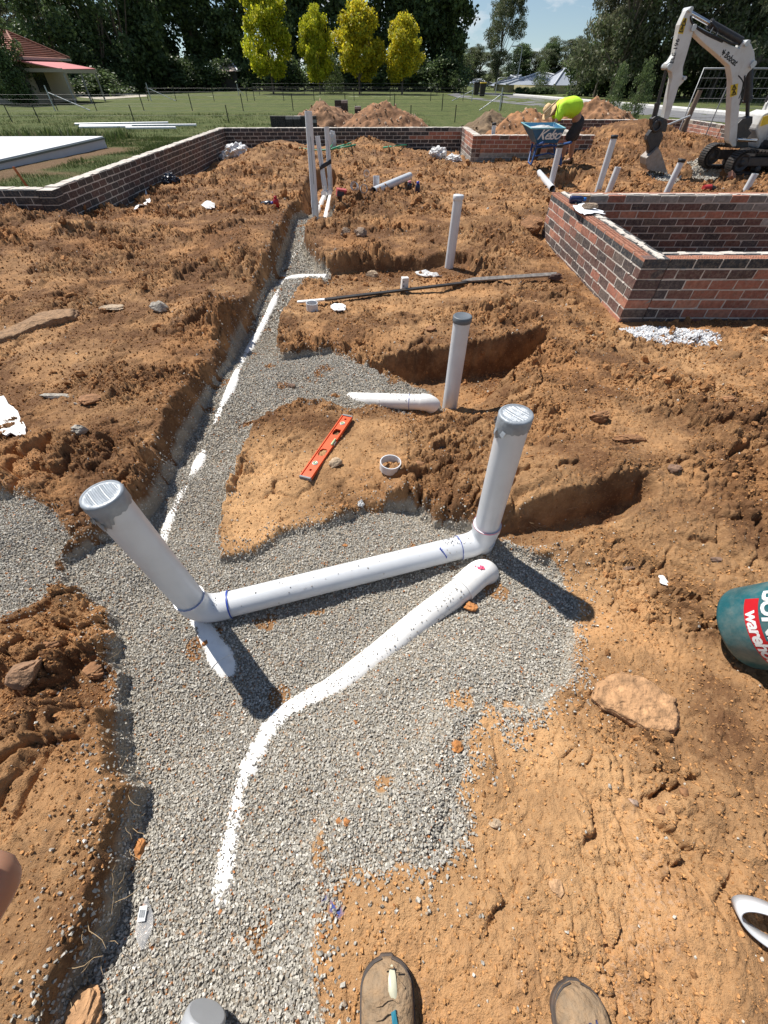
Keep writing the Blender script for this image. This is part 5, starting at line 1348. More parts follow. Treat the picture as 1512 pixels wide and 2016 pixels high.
# ============================================================ TEXT
def text_mesh(s, size, bold=0.0, shear=0.0, spacing=1.0):
    cu = bpy.data.curves.new('t', 'FONT'); cu.body = s; cu.size = size; cu.offset = bold; cu.shear = shear; cu.space_character = spacing; cu.align_x = 'CENTER'; cu.align_y = 'CENTER'; cu.resolution_u = 3
    ob = bpy.data.objects.new('t', cu); COL.objects.link(ob); dg = bpy.context.evaluated_depsgraph_get(); me = bpy.data.meshes.new_from_object(ob.evaluated_get(dg))
    bm = bmesh.new(); bm.from_mesh(me); bmesh.ops.triangulate(bm, faces=bm.faces); bmesh.ops.subdivide_edges(bm, edges=[e for e in bm.edges if e.calc_length() > size * .25], cuts=1)
    bmesh.ops.triangulate(bm, faces=bm.faces)
    v = [tuple(q.co) for q in bm.verts]; f = [tuple(a.index for a in p.verts) for p in bm.faces]; bm.free()
    COL.objects.unlink(ob); bpy.data.objects.remove(ob); bpy.data.meshes.remove(me); return v, f
def on_plane(mb, tm, o, ax, ay, lift):
    o, ax, ay = Vector(o), Vector(ax).normalized(), Vector(ay).normalized(); n = ax.cross(ay)
    mb.add([o + ax * p[0] + ay * p[1] + n * lift for p in tm[0]], tm[1])
# ============================================================ BUCKET (right edge)
bc = Vector((1.345, .662, .112))
bk = thing('bucket', 'scuffed teal plastic bucket with a red and white label, cut by the right edge', 'bucket', tuple(bc))
BR0, BR1, BHt = .142, .172, .326
def brad(z): return BR0 + (BR1 - BR0) * z / BHt
BQ = Vector((.30, -.45, 1)).normalized().to_track_quat('Z', 'Y').to_matrix()
Mx = Matrix.Translation(bc) @ BQ.to_4x4()
M_bucket = mat('teal_bucket', (.012, .115, .14), .38, var=.25, scale=7, dirt=.55, dirtcol=(.20, .24, .22), bump=.15)
m = MB(); m.lathe([(0, .006), (BR0 - .03, .004), (BR0 - .014, .004), (BR0 - .004, .010), (brad(.02), .022), (brad(.2), .2), (brad(.30), .30), (BR1 + .006, .302), (BR1 + .007, .326), (BR1 - .002, .328), (BR1 - .006, .30), (brad(.2) - .004, .2), (BR0 - .006, .02), (0, .016)], 72, Mx); m.build('body', M_bucket, bk)
def on_bucket(verts, faces, ang0, z0, lift):
    vs = []
    for x, y, *_ in verts:
        z = z0 + y; r = brad(z) + lift; a = ang0 + x / r; vs.append(Mx @ Vector((math.cos(a) * r, math.sin(a) * r, z)))
    return vs, faces
def patch(x0, x1, y0, y1, nx=24, ny=3):
    v = [(x0 + (x1 - x0) * i / nx, y0 + (y1 - y0) * j / ny, 0) for j in range(ny + 1) for i in range(nx + 1)]
    f = [(j * (nx + 1) + i, j * (nx + 1) + i + 1, (j + 1) * (nx + 1) + i + 1, (j + 1) * (nx + 1) + i) for j in range(ny) for i in range(nx)]
    return v, f
vd = BQ.transposed() @ (Vector((0, 0, CAMZ)) - bc)
LA = math.atan2(vd.y, vd.x) + .42
M_red = mat('red_label', (.48, .012, .02), .4, var=.1, dirt=.1); M_lab = mat('white_label', (.72, .74, .74), .4, var=.05, dirt=.1)
m = MB(); v, f = on_bucket(*patch(-.165, .17, .112, .158), LA, 0, .0008); m.add(v, f, None, True); m.build('label', M_red, bk)
m = MB(); v, f = on_bucket(*patch(-.02, .05, .158, .20, 8), LA, 0, .0006); m.add(v, f, None, True); m.build('label', M_red, bk)
m = MB(); v, f = on_bucket(*text_mesh('warehouse', .058, .0018, 0, .92), LA, .136, .0016); m.add(v, f); m.build('lettering', M_lab, bk)
m = MB(); v, f = on_bucket(*text_mesh('BUNNINGS', .082, .0024, 0, .95), LA, .193, .0018); m.add(v, f); m.build('lettering', M_lab, bk)
m = MB(); pts = [Mx @ Vector((math.cos(a) * (BR1 + .01), math.sin(a) * (BR1 + .01) , .29 - .13 * math.sin((a - 4.2) / 2.9 * math.pi))) for a in [ 4.2 + i * 2.9 / 16 for i in range(17)]]; m.tube(pts, .0025, 6); m.build('handle', M_steel, bk)
# ============================================================ WHITE STRAP LOOP (lower right)
a = onz(1443, 1790, .16); m = MB(); pts = []
c0 = onz(1560, 1850, .14); gzc = gz(c0.x, c0.y)
m2 = MB(); ctr = Vector((onz(1556, 1836, .16).x, onz(1556, 1836, .16).y, gzc + .040)); ax = Vector((1, -.52, 0)).normalized(); ay = Vector((.52, 1, 0)).normalized()
vs = []; n = 64
for k in range(n):
    th = 2 * math.pi * k / n; q_ = ax * (math.cos(th) * .086) + ay * (math.sin(th) * .040); q_ = Matrix.Rotation(.75, 3, ax) @ q_; nn_ = Matrix.Rotation(.75, 3, ax) @ Vector((0, 0, 1)); p = ctr + q_
    for h in (-.024, .020): vs.append(p + nn_ * h)
fs = [(2 * k, 2 * ((k + 1) % n), 2 * ((k + 1) % n) + 1, 2 * k + 1) for k in range(n)]
m2.add(vs, fs, None, True); o_ = m2.build('pipe_clip', M_pvc); md = o_.modifiers.new('s', 'SOLIDIFY'); md.thickness = .004
tag(o_, 'flattened white plastic band standing on the dirt at the lower right edge', 'plastic band')
# ============================================================ GREY FITTING at the bottom edge
g0 = Vector((-.375, -.285, .03)); g0.z = gz(g0.x, g0.y) + .05
o_ = thing('pipe_end', 'grey round pipe end with a blue line at the bottom edge, left of the boots', 'pipe', tuple(g0))
d = Vector((.25, .75, .18)).normalized(); tip = onz(408, 1992, .10); base = tip - d * .35
m = MB(); m.tube([base, tip - d * .012, tip - d * .002, tip], [.047, .047, .045, .040], 36); m.build('pipe', mat('grey_pvc', (.33, .34, .35), .35, var=.08), o_)
m = MB(); band(m, tip - d * .03, d, .048, .003); m.build('marker_line', M_blue, o_)
# ============================================================ SPIRIT LEVEL
p0 = on_ground(603, 944); p1 = on_ground(684, 826)
L_ = (p1 - p0).length; u = (p1 - p0).normalized(); up = Vector((0, 0, 1)); s = u.cross(up).normalized(); up = s.cross(u)
# lies on its side: the I-profile face is up
sl_ = thing('spirit_level', 'orange torpedo spirit level lying on the pale dirt', 'spirit level', tuple((p0 + p1) / 2))
H2 = .030; T = .020; org = (p0 + p1) / 2 + Vector((0, 0, .018))
LL = L_ * 1.0
def lp(a, b, z=0): return org + u * (a * LL) + s * b + up * z
M_or = mat('orange_enamel', (.72, .10, .025), .4, var=.08, dirt=.15, dirtcol=(.3, .2, .12)); 
def holed_plate(mb, z, holes, nx=80, ny=16):
    vs = []; keep = []
    for j in range(ny + 1):
        for i in range(nx + 1): vs.append(lp(-.5 + i / nx, -H2 + 2 * H2 * j / ny, z))
    for j in range(ny):
        for i in range(nx):
            a = -.5 + (i + .5) / nx; b = (-H2 + 2 * H2 * (j + .5) / ny)
            if not any((abs(a - ha) * LL / hw) ** 4 + (abs(b - hb) / hh) ** 4 < 1 for ha, hb, hw, hh in holes): keep.append((j * (nx + 1) + i, j * (nx + 1) + i + 1, (j + 1) * (nx + 1) + i + 1, (j + 1) * (nx + 1) + i))
    mb.add(vs, keep)
holes = [(-.13, 0, .032, .021), (.21, 0, .032, .021), (-.40, 0, .009, .009), (.45, 0, .009, .009)]
m = MB(); holed_plate(m, 0, holes); o_ = m.build('web', M_or, sl_); md = o_.modifiers.new('s', 'SOLIDIFY'); md.thickness = .010; md.offset = 0
m = MB()
for b in (-1, 1): m.box(lp(0, b * (H2 + .002)), (LL, .007, .022), rot=Matrix((u, s, up)).transposed())
m.build('rail', M_or, sl_, bevel=.002).name = 'rails'
def disc_part(name, a, b, r, mt, col=None, z=.006, ring_=True):
    m = MB(); Mx = Matrix.Translation(lp(a, b, z)) @ Matrix((u, s, up)).transposed().to_4x4()
    m.lathe([(r, -.004), (r, .002), (r * .8, .003), (r * .75, -.001), (0, -.001)], 24, Mx); m.build(name, mt, sl_)
M_vial = mat('vial_liquid', (.42, .55, .30), .1, var=.1)
for a in (-.30, .37): disc_part('vial_housing', a, 0, .0165, M_galv)
for a in (-.30, .37): disc_part('vial', a, 0, .011, M_vial, z=.0085)
m = MB(); m.box(lp(.035, H2 - .004, .004), (.038, .024, .014), rot=Matrix((u, s, up)).transposed()); m.build('vial_housing', M_galv, sl_, bevel=.005)
m = MB(); m.tube([lp(-.015, H2 - .004, .0135), lp(.085, H2 - .004, .0135)], .006, 12); m.build('vial', M_vial, sl_)
for a in (-.5, .5):
    m = MB(); m.box(lp(a, 0, 0) + u * (.006 if a > 0 else -.006), (.014, H2 * 2 + .010, .024), rot=Matrix((u, s, up)).transposed()); m.build('end_cap', mat('grey_rubber', (.22, .22, .22), .7) if a < 0 else bpy.data.materials['grey_rubber'], sl_, bevel=.003)
m = MB(); on_plane(m, text_mesh('LEVEL', .012, .0003), lp(.06, -.004), u, s, .0056); m = None
# dark backs seen through the slots
m = MB()
# ============================================================ BARS, STAKES, BLOCK
def bar(p, q, w_, h_, mt, label, name, cat, taper=False, roll=0):
    d = (q - p); Lb = d.length; d.normalize(); m = MB(); rot = d.to_track_quat('X', 'Z').to_matrix()
    if taper: m.tube([p, p + d * .12, q], [.004, w_ / 2, w_ / 2], 4, smooth=False)
    else: m.box((p + q) / 2, (Lb, w_, h_), rot=rot)
    o = m.build(name, mt, bevel=.002); tag(o, label, cat); return o
a = on_ground(640, 597); b = on_ground(985, 553); a.z += .035; b.z += .03
bar(a, b, .05, .018, M_blacksteel, 'long black steel bar lying across the ridge behind the pipe ring', 'steel_bar', 'bar')
a2 = on_ground(586, 599); a2.z += .03; a_ = a + (a2 - a) * 1.0
bar(a_, a + Vector((.0, 0, .001)), .045, .014, M_white, 'pale dusty stick continuing the long black bar to its left', 'timber_stick', 'stick', False)
a = on_ground(908, 563); b = on_ground(1092, 549); a.z += .03; b.z += .05
bar(a, b, .05, .03, mat('weathered_grey_timber', (.40, .37, .33), .85, var=.35, scale=25), 'weathered grey wooden stake with a pointed end, right of the black bar', 'wooden_stake', 'stake', True)
p = on_ground(796, 572); m = MB(); m.box(p + Vector((0, 0, .06)), (.075, .055, .15), rot=Euler((.03, .04, .3)).to_matrix(), jit=.002)
o_ = m.build('white_block', M_white, bevel=.004); tag(o_, 'upright white block with dark holes standing behind the black bar', 'block')
m = MB()
for k in range(3): m.box(p + Vector((-.012 - .0, -.032, .02 + .04 * k)) , (.012, .006, .012), rot=Euler((.03, .04, .3)).to_matrix())
m.build('block_holes', M_blackcap, o_)
# timber plank by the near wall
a = onz(1466, 650, -.14); b = onz(1530, 686, -.14); bar(a + Vector((0, 0, .02)), b + Vector((0, 0, .02)), .09, .025, M_wood, 'short brown timber board lying at the foot of the near brick wall', 'timber_board', 'board')
# ============================================================ SHEETS, SCRAPS, BAGS
def scrap(poly, z0, label, mt, cat='scrap', name='plaster_scrap', th=.008, crumple=.006, rise=0.0):
    pts = []
    for x, y in poly:
        p = on_ground(x, y) if z0 is None else onz(x, y, z0); p.z += .008 + rise; pts.append(p)
    c = sum(pts, Vector()) / len(pts); sz = max((p - c).length for p in pts); fine = []; n0 = len(pts); rr = random.Random(int(poly[0][0] * 7))
    for k in range(n0):
        for t_ in (0, .25, .5, .75):
            a = pts[k].lerp(pts[(k + 1) % n0], t_); a = a + (a - c) * rr.uniform(-.13, .10); fine.append(a)
    m = MB(); n = len(fine); R_ = 5; vs = [c.copy()]
    for j in range(1, R_ + 1):
        for q in fine: vs.append(c.lerp(q, j / R_))
    vs = [v + Vector((0, 0, crumple * 1.6 * float(fbm(np.array([v.x / sz * 2.2]), np.array([v.y / sz * 2.2]), int(poly[0][0]) % 50, 3)[0]))) for v in vs]
    fs = [(0, 1 + k, 1 + (k + 1) % n) for k in range(n)] + [(1 + (j - 1) * n + k, 1 + j * n + k, 1 + j * n + (k + 1) % n, 1 + (j - 1) * n + (k + 1) % n) for j in range(1, R_) for k in range(n)]
    m.add(vs, fs); o = m.build(name, mt); md = o.modifiers.new('s', 'SOLIDIFY'); md.thickness = th; tag(o, label, cat); return o
scrap([(-40, 770), (8, 778), (20, 800), (38, 815), (52, 845), (56, 862), (20, 866), (-40, 850)], None, 'large torn white sheet half buried at the left edge', M_white, 'sheet', crumple=.012)
scrap([(268, 418), (276, 388), (290, 384), (296, 392), (282, 414)], None, 'upright white plaster scrap by the foot of the left wall', M_white, crumple=.03, rise=.05)
scrap([(394, 404), (408, 399), (424, 404), (424, 413), (408, 415)], None, 'small flat white scrap on the soil left of the trench', M_white, crumple=.02)
scrap([(650, 602), (668, 600), (682, 606), (678, 614), (662, 616)], None, 'white plaster scrap just right of the ring by the long bar', M_white, crumple=.015)
scrap([(705, 990), (712, 985), (718, 994), (712, 1000), (704, 998)], None, 'tiny white flake on the dirt above the gravel', M_white, crumple=.004, th=.003)
scrap([(1293, 1138), (1303, 1134), (1314, 1148), (1312, 1156), (1298, 1150)], None, 'small bright white flake on the orange dirt left of the bucket', M_white, crumple=.004, th=.004)
scrap([(815, 539), (830, 536), (862, 538), (868, 545), (840, 547)], None, 'white plaster scrap at the foot of the lone capped riser', M_white, crumple=.02)
def bag(px, py, w_, h_, label, seed, mt=M_white, z=None, name='plastic_bag', cat='bag'):
    p = on_ground(px, py) if z is None else onz(px, py, z); v, f = ico(4); g = np.random.default_rng(seed)
    n1 = fbm(v[:, 0] * 2.3 + seed, v[:, 1] * 2.3 + v[:, 2] * 1.7, seed, 4); n2 = np.abs(fbm(v[:, 0] * 6 + seed, v[:, 2] * 6 + v[:, 1] * 3, seed + 2, 3))
    r = 1 + .35 * n1 + .35 * n2; V = v * r[:, None] * np.array([w_ / 2, w_ / 2.4, h_ / 2]) + np.array([p.x, p.y, p.z + h_ * .30])
    o = npmesh(name, V, f, mt, 3, smooth=False); tag(o, label, cat); return o
M_bag = mat('white_bag', (.66, .66, .65), .45, var=.1, bump=.3, bscale=30, dirt=.15)
bag(468, 308, .55, .34, 'crumpled white plastic bags heaped in the left rear corner of the walls', 3, M_bag)
bag(445, 312, .30, .22, 'smaller crumpled white bag left of the heap in the rear corner', 8, M_bag)
bag(655, 292, .20, .40, 'white plastic bag standing behind the strapped risers', 13, M_bag)
bag(862, 313, .42, .24, 'crumpled white bag at the foot of the back wall, left of the porch corner', 23, M_bag)
bag(892, 317, .38, .18, 'flatter white bag against the porch corner', 33, M_bag)
bag(338, 362, .30, .22, 'dark blue plastic sheet bunched on the soil by the left wall', 43, mat('dark_sheet', (.02, .03, .05), .35))
# green hoses
for i, (pp, lb) in enumerate([([(650, 300), (662, 289), (680, 282), (694, 284), (690, 292), (670, 297), (655, 301)], 'loop of green hose behind the strapped risers'), ([(590, 299), (620, 301), (650, 299), (680, 297), (700, 290)], 'straight run of green hose on the soil before the back wall'), ([(755, 292), (790, 293), (820, 288)], 'short end of green hose right of the small mound')]):
    m = MB(); pts = []
    for x, y in pp: q = on_ground(x, y); q.z += .05 + (.06 if i == 0 else 0) * random.random(); pts.append(q)
    m.tube(smooth_pts(pts), .018, 8); o_ = m.build('garden_hose', bpy.data.materials.get('green_hose') or mat('green_hose', (.04, .30, .16), .4)); tag(o_, lb, 'hose')
# clear tube with label on the gravel
p = on_ground(292, 1765); q = on_ground(284, 1868); p.z += .012; q.z += .010
o_ = thing('clear_sleeve', 'flattened clear plastic sleeve with a small white label, lying on the gravel', 'sleeve', tuple(p))
def clear_mat():
    m = bpy.data.materials.new('clear_film'); m.use_nodes = True; t = m.node_tree; b = t.nodes['Principled BSDF']
    b.inputs['Base Color'].default_value = (.8, .8, .8, 1); b.inputs['Roughness'].default_value = .15; b.inputs['Transmission Weight'].default_value = .6; b.inputs['IOR'].default_value = 1.1; b.inputs['Alpha'].default_value = .7
    return m
m = MB(); d = (q - p); s_ = d.normalized().cross(Vector((0, 0, 1))); n = 10; vs = []
for i in range(n + 1):
    t_ = i / n; w_ = .003 + .019 * math.sin(math.pi * min(1, t_ * 1.05) ** 1.2 * .95); c_ = p + d * t_
    vs += [c_ - s_ * w_, c_ + Vector((0, 0, .006 * math.sin(t_ * 9) + .004)), c_ + s_ * w_]
fs = [];
for i in range(n): fs += [(3 * i, 3 * i + 1, 3 * i + 4, 3 * i + 3), (3 * i + 1, 3 * i + 2, 3 * i + 5, 3 * i + 4)]
m.add(vs, fs, None, True); m.build('film', clear_mat(), o_)
c_ = on_ground(288, 1797); m = MB(); m.box(c_ + Vector((0, 0, .024)), (.020, .030, .001), rot=Euler((.1, 0, .1)).to_matrix()); lb_ = m.build('label', M_lab, o_)
m = MB()
for k in range(5): m.box(c_ + Vector((-.006 + .003 * k, 0, .0252)), (.0009 if k % 2 else .0014, .015, .0006), rot=Euler((.1, 0, .1)).to_matrix())
m.build('barcode', M_cap, lb_)

# ============================================================ ROCKS
def rock(px, py, w_, d_, h_, col, label, seed, name='rock', cat='rock', yaw=0.0, flat=False, sink=.25, z=None):
    p = on_ground(px, py) if z is None else onz(px, py, z); v, f = ico(5 if w_ > .09 else 4)
    n1 = fbm(v[:, 0] * 1.2 + seed, v[:, 1] * 1.2 + v[:, 2] * 1.6, seed, 2); n2 = fbm(v[:, 0] * 4 + seed, v[:, 1] * 4 + v[:, 2] * 4, seed + 3, 4)
    r = 1 + .28 * n1 + .10 * n2; V = v * r[:, None]
    g = np.random.default_rng(seed)
    for _ in range(9):            # broken facets
        a = g.normal(size=3); a /= np.linalg.norm(a); k_ = g.uniform(.55, .85); dd = V @ a - k_; V = V - np.maximum(dd, 0)[:, None] * a * .85
    if flat: V[:, 2] = np.minimum(V[:, 2], .55 + .05 * n2)
    V = V * (1 + .022 * fbm(v[:, 0] * 14 + seed, v[:, 1] * 14 + v[:, 2] * 9, seed + 9, 3))[:, None]
    V = V * np.array([w_ / 2, d_ / 2, h_ / 2]) * 1.15; c, s_ = math.cos(yaw), math.sin(yaw); V = np.stack([V[:, 0] * c - V[:, 1] * s_, V[:, 0] * s_ + V[:, 1] * c, V[:, 2]], 1)
    V += np.array([p.x, p.y, p.z + h_ * (.5 - sink)])
    o = npmesh(name, V, f, M_rock, 3, col=np.clip(np.array(col)[None] * (1 + .25 * n2)[:, None], .01, 1), smooth=w_ < .05); tag(o, label, cat); return o
SB_, OR_, BR_, GR_, PB = (.42, .24, .12), (.42, .18, .06), (.26, .13, .06), (.35, .32, .27), (.48, .36, .24)
def slab_rock(poly, th, col, label, seed, name='clay_slab', cat='clay slab', lift=0.0, lay=4):
    P = [on_ground(x, y) for x, y in poly]; zb0 = sorted(p.z for p in P)[len(P) // 2] - .012 + lift; c = sum(P, Vector()) / len(P); n0 = len(P); rr = random.Random(seed); ring_ = []
    for k in range(n0):
        for t_ in range(8):
            a = P[k].lerp(P[(k + 1) % n0], t_ / 8); q = a - c; f_ = 1 + .05 * float(fbm(np.array([a.x * 30.]), np.array([a.y * 30.]), seed, 3)[0]); ring_.append((q.x * f_, q.y * f_))
    n = len(ring_); V = []; rows = []
    for j in range(12):          # layered side
        f_ = j / 11; s_ = (.90 + .10 * math.sin(f_ * math.pi * .9 + .3)) + (.025 if int(f_ * lay * 2) % 2 else -.012); z_ = th * f_
        rows.append([(x * s_, y * s_, z_) for x, y in ring_])
    for j in range(1, 14): f_ = 1 - j / 14; rows.append([(x * f_ * .93, y * f_ * .93, th * (1.0 + .10 * (1 - f_))) for x, y in ring_])
    V = np.array([v for r_ in rows for v in r_] + [(0, 0, th * 1.1)], float)
    nz_ = fbm(V[:, 0] * 28 + seed, V[:, 1] * 28 + V[:, 2] * 50, seed, 4); V[:, 2] += nz_ * .0055; V[:, 0] += nz_ * .003; V[:, 1] += fbm(V[:, 0] * 40, V[:, 2] * 60, seed + 4, 3) * .004
    V += np.array([c.x, c.y, zb0]); R_ = len(rows)
    F = [(i_ * n + k, i_ * n + (k + 1) % n, (i_ + 1) * n + (k + 1) % n, (i_ + 1) * n + k) for i_ in range(R_ - 1) for k in range(n)] + [((R_ - 1) * n + k, (R_ - 1) * n + (k + 1) % n, R_ * n) for k in range(n)]
    m = MB(); m.add([tuple(v) for v in V], F, tuple(col), True); o = m.build(name, M_rock); tag(o, label, cat); return o
slab_rock([(1160, 1378), (1172, 1345), (1215, 1328), (1275, 1345), (1325, 1378), (1340, 1412), (1325, 1448), (1285, 1442), (1235, 1425), (1185, 1400)], .045, SB_, 'large flat layered clay slab on the dirt left of and below the bucket', 1)
rock(663, 914, .075, .06, .045, PB, 'pale brown rock touching the right side of the spirit level', 2, yaw=.3)
rock(1240, 868, .16, .06, .05, BR_, 'long dark brown clod on the slope far right of the taped riser', 3, 'clay_clod', 'clod', -.1, sink=.2)
rock(1325, 925, .08, .045, .03, (.2, .12, .08), 'dark flat clod below the long clod on the right slope', 4, 'clay_clod', 'clod', .1)
rock(925, 1197, .055, .05, .035, OR_, 'orange rock beside the end of the curved pipe on the gravel', 5)
rock(898, 1470, .034, .034, .028, (.48, .20, .06), 'rounded orange lump where the gravel meets the orange dirt', 6)
rock(668, 1618, .018, .017, .014, OR_, 'left of a pair of tiny orange pebbles on the gravel lobe', 7, 'pebble', 'pebble')
rock(683, 1618, .018, .019, .015, OR_, 'right of a pair of tiny orange pebbles on the gravel lobe', 8, 'pebble', 'pebble')
rock(205, 1246, .05, .04, .035, SB_, 'brown clod on the gravel edge below the left riser', 9, 'clay_clod', 'clod')
rock(190, 1325, .075, .06, .05, BR_, 'brown clod in the small hollow at the left of the gravel', 10, 'clay_clod', 'clod')
rock(50, 1330, .11, .09, .07, (.24, .14, .08), 'knobbly dark brown boulder of clay at the left edge', 11, 'clay_boulder', 'clod', .4)
rock(110, 1275, .06, .05, .04, BR_, 'brown clod above the knobbly boulder near the left edge', 12, 'clay_clod', 'clod')
rock(975, 1622, .032, .026, .02, PB, 'pale pebble on the smooth orange dirt right of the gravel lobe', 13, 'pebble', 'pebble')
rock(1095, 1745, .032, .034, .014, (.46, .28, .15), 'flat angular flake of clay in the middle of the smooth dirt', 14, 'clay_flake', 'clod')
rock(1245, 1582, .03, .024, .018, (.30, .22, .17), 'greyish stone on the dirt below the large clay slab', 15)
rock(1345, 1560, .026, .024, .016, BR_, 'small brown clod right of the greyish stone', 16, 'clay_clod', 'clod')
rock(1300, 1595, .024, .018, .014, BR_, 'tiny brown clod just below the greyish stone', 17, 'clay_clod', 'clod')
rock(1410, 1102, .05, .022, .016, (.22, .14, .10), 'dark flat chip of clay above the bucket', 18, 'clay_flake', 'clod', -.1)
rock(1235, 1120, .05, .02, .016, (.20, .13, .09), 'dark thin chip of clay left of the white flake', 19, 'clay_flake', 'clod', .1)
slab_rock([(0, 660), (40, 642), (85, 626), (120, 614), (157, 617), (152, 630), (110, 640), (70, 652), (30, 668), (0, 674), (-30, 672)], .09, (.27, .165, .09), 'long flat crust of pale stone lying diagonally on the left bank', 20, 'stone_slab', 'stone slab', lift=-.045)
rock(222, 610, .24, .10, .06, (.42, .32, .22), 'short flat pale stone right of the long crust on the left bank', 21, 'stone_slab', 'stone slab', -.1, True, .2)
rock(315, 610, .14, .10, .09, GR_, 'grey broken stone on the left bank before the trench', 22)
rock(122, 786, .26, .06, .05, GR_, 'thin grey concrete strip lying on the left bank above the gravel patch', 23, 'concrete_strip', 'concrete piece', -.1, True, .2)
rock(180, 790, .13, .10, .05, BR_, 'brown clod at the right end of the thin grey strip', 24, 'clay_clod', 'clod')
rock(165, 855, .08, .07, .06, GR_, 'grey stone beside the small gravel spill on the left bank', 25)
rock(735, 543, .15, .10, .08, (.44, .33, .22), 'pale buff stone on the ledge left of the upright white block', 26)
rock(650, 880, .06, .05, .04, OR_, 'orange clod above the upper end of the spirit level', 27, 'clay_clod', 'clod') if False else None
rock(825, 918, .06, .045, .045, BR_, 'brown clod just right of the white ring', 28, 'clay_clod', 'clod')
rock(575, 762, .06, .05, .04, (.16, .10, .07), 'dark lump sitting on the gravel before the grey capped riser', 29, 'clay_clod', 'clod')
rock(680, 1075, .022, .02, .016, OR_, 'small orange lump on the gravel above the long level pipe', 30, 'clay_clod', 'clod')
rock(407, 1266, .032, .026, .022, OR_, 'small orange lump on top of the buried pipe stub', 31, 'clay_clod', 'clod')
rock(1045, 455, .34, .28, .24, BR_, 'big brown clod at the left foot of the near brick wall', 32, 'clay_boulder', 'clod')
rock(680, 458, .14, .12, .10, (.28, .20, .14), 'brown rounded rock on the far bank, left of a similar one', 33)
rock(712, 464, .15, .13, .11, (.26, .19, .14), 'brown rounded rock on the far bank, right of a similar one', 34)
rock(150, 2005, .10, .09, .06, SB_, 'blocky brown clod at the bottom edge beside the gravel', 35, 'clay_boulder', 'clod', .2)
rock(275, 1672, .035, .045, .03, OR_, 'orange lump at the foot of the left bank on the gravel edge', 36, 'clay_clod', 'clod')
rock(1430, 790, .10, .07, .05, BR_, 'brown clod on the right slope below the brick wall', 37, 'clay_clod', 'clod')
rock(1180, 825, .13, .09, .07, BR_, 'brown clod on the mound right of the taped riser', 38, 'clay_clod', 'clod', .3)
rock(848, 1272, .022, .02, .02, (.13, .12, .11), 'dark grey lump on the gravel below the curved pipe', 39, 'clay_clod', 'clod')
rock(930, 1365, .024, .02, .014, GR_, 'grey stone on the gravel near its right edge', 40)
rock(850, 650, .1, .08, .05, BR_, 'brown stone on the pale ledge left of the grey capped riser', 41, 'clay_clod', 'clod')
rock(870, 876, .045, .03, .03, (.08, .08, .085), 'dark blue-grey stone between the ring and the taped riser', 42)
rock(1090, 550, .16, .09, .07, (.10, .06, .05), 'dark lump at the right end of the weathered stake', 43, 'clay_clod', 'clod')
# extra grey cement splotches on the gravel near the right bend
# ============================================================ THINGS ON AND BY THE NEAR WALL
p = onz(1150, 398, WT + .05)
def bottle(p, d, r, L_, col, capcol, label, cat='bottle', name='bottle'):
    d = Vector(d).normalized(); o = thing(name, label, cat, tuple(p)); Mx = Matrix.Translation(p) @ d.to_track_quat('Z', 'Y').to_matrix().to_4x4()
    m = MB(); m.lathe([(0, 0), (r * .9, 0), (r, .004), (r, L_ * .66), (r * .85, L_ * .76), (r * .42, L_ * .82), (r * .42, L_ * .86)], 20, Mx, col=col); m.build('body', M_shiny, o)
    m = MB(); m.lathe([(r * .55, L_ * .83), (r * .58, L_ * .84), (r * .55, L_), (0, L_)], 18, Mx, col=capcol); m.build('cap', M_shiny, o); return o
q = onz(1122, 392, WT + .045); bottle(q, (1, -.08, 0), .038, .20, (.02, .03, .09), (.02, .16, .5), 'dark bottle with a blue cap lying on the corner of the near wall')
rock(1160, 412, .17, .10, .07, (.33, .25, .18), 'rough broken brick weighing down a sheet of paper on the near wall', 51, 'broken_brick', 'brick', -.2, True, 0, z=WT + .02)
scrap([(1128, 405), (1150, 402), (1185, 417), (1192, 423), (1170, 421), (1150, 424), (1136, 420)], WT + .012, 'white paper sheet under the broken brick on the near wall', mat('paper', (.75, .76, .78), .7, var=.03), 'paper', 'paper_sheet', .001, .004)
def pair(px, py, c1, k1, lab, lie=False, h=.16):
    p = on_ground(px, py); p.z -= .01
    return bottle(p + (Vector((-.09, 0, .04)) if lie else Vector((0, 0, 0))), (1, -.1, .15) if lie else (0, 0, 1), .045, .20 if lie else h, c1, k1, lab)
pair(527, 406, (.03, .04, .06), (.05, .06, .35), 'dark bottle with a purple-blue cap lying on the left bank of the trench', True)
pair(545, 407, (.35, .01, .015), (.4, .01, .02), 'small red bottle beside the dark one on the left bank')
pair(806, 374, (.02, .02, .025), (.75, .25, .32), 'small dark bottle with a pink cap beside the lying pipe')
pair(822, 378, (.015, .02, .05), (.04, .06, .45), 'small dark bottle with a blue cap, right of the pink capped one', h=.2)
p = on_ground(673, 392); m = MB(); m.box(p + Vector((0, 0, .05)), (.16, .10, .10), rot=Euler((.1, .15, .3)).to_matrix(), col=(.42, .07, .07)); m.box(p + Vector((-.01, -.056, .04)), (.12, .012, .07), rot=Euler((.1, .15, .3)).to_matrix(), col=(.05, .05, .06))
o_ = m.build('cardboard_box', M_col, bevel=.004); tag(o_, 'small red box half sunk in the dirt beside the tipped coupling', 'box')
p = on_ground(1395, 374); m = MB(); m.tube([p + Vector((-.12, 0, .06)), p + Vector((.02, .01, .07))], .055, 14, col=(.40, .03, .03)); m.tube([p + Vector((.02, .01, .07)), p + Vector((.13, .03, .06))], [.05, .03], 12, col=(.03, .03, .03))
o_ = m.build('tool', M_col); tag(o_, 'red and black hand tool lying just behind the near wall', 'tool')
p = on_ground(1326 , 362); p = on_ground(1436, 356)
m = MB(); rot = Euler((.9, .35, .55)).to_matrix(); cc = p + Vector((0, 0, .08))
for i in range(4):
    for j in range(3):
        if i in (1, 2) and False: pass
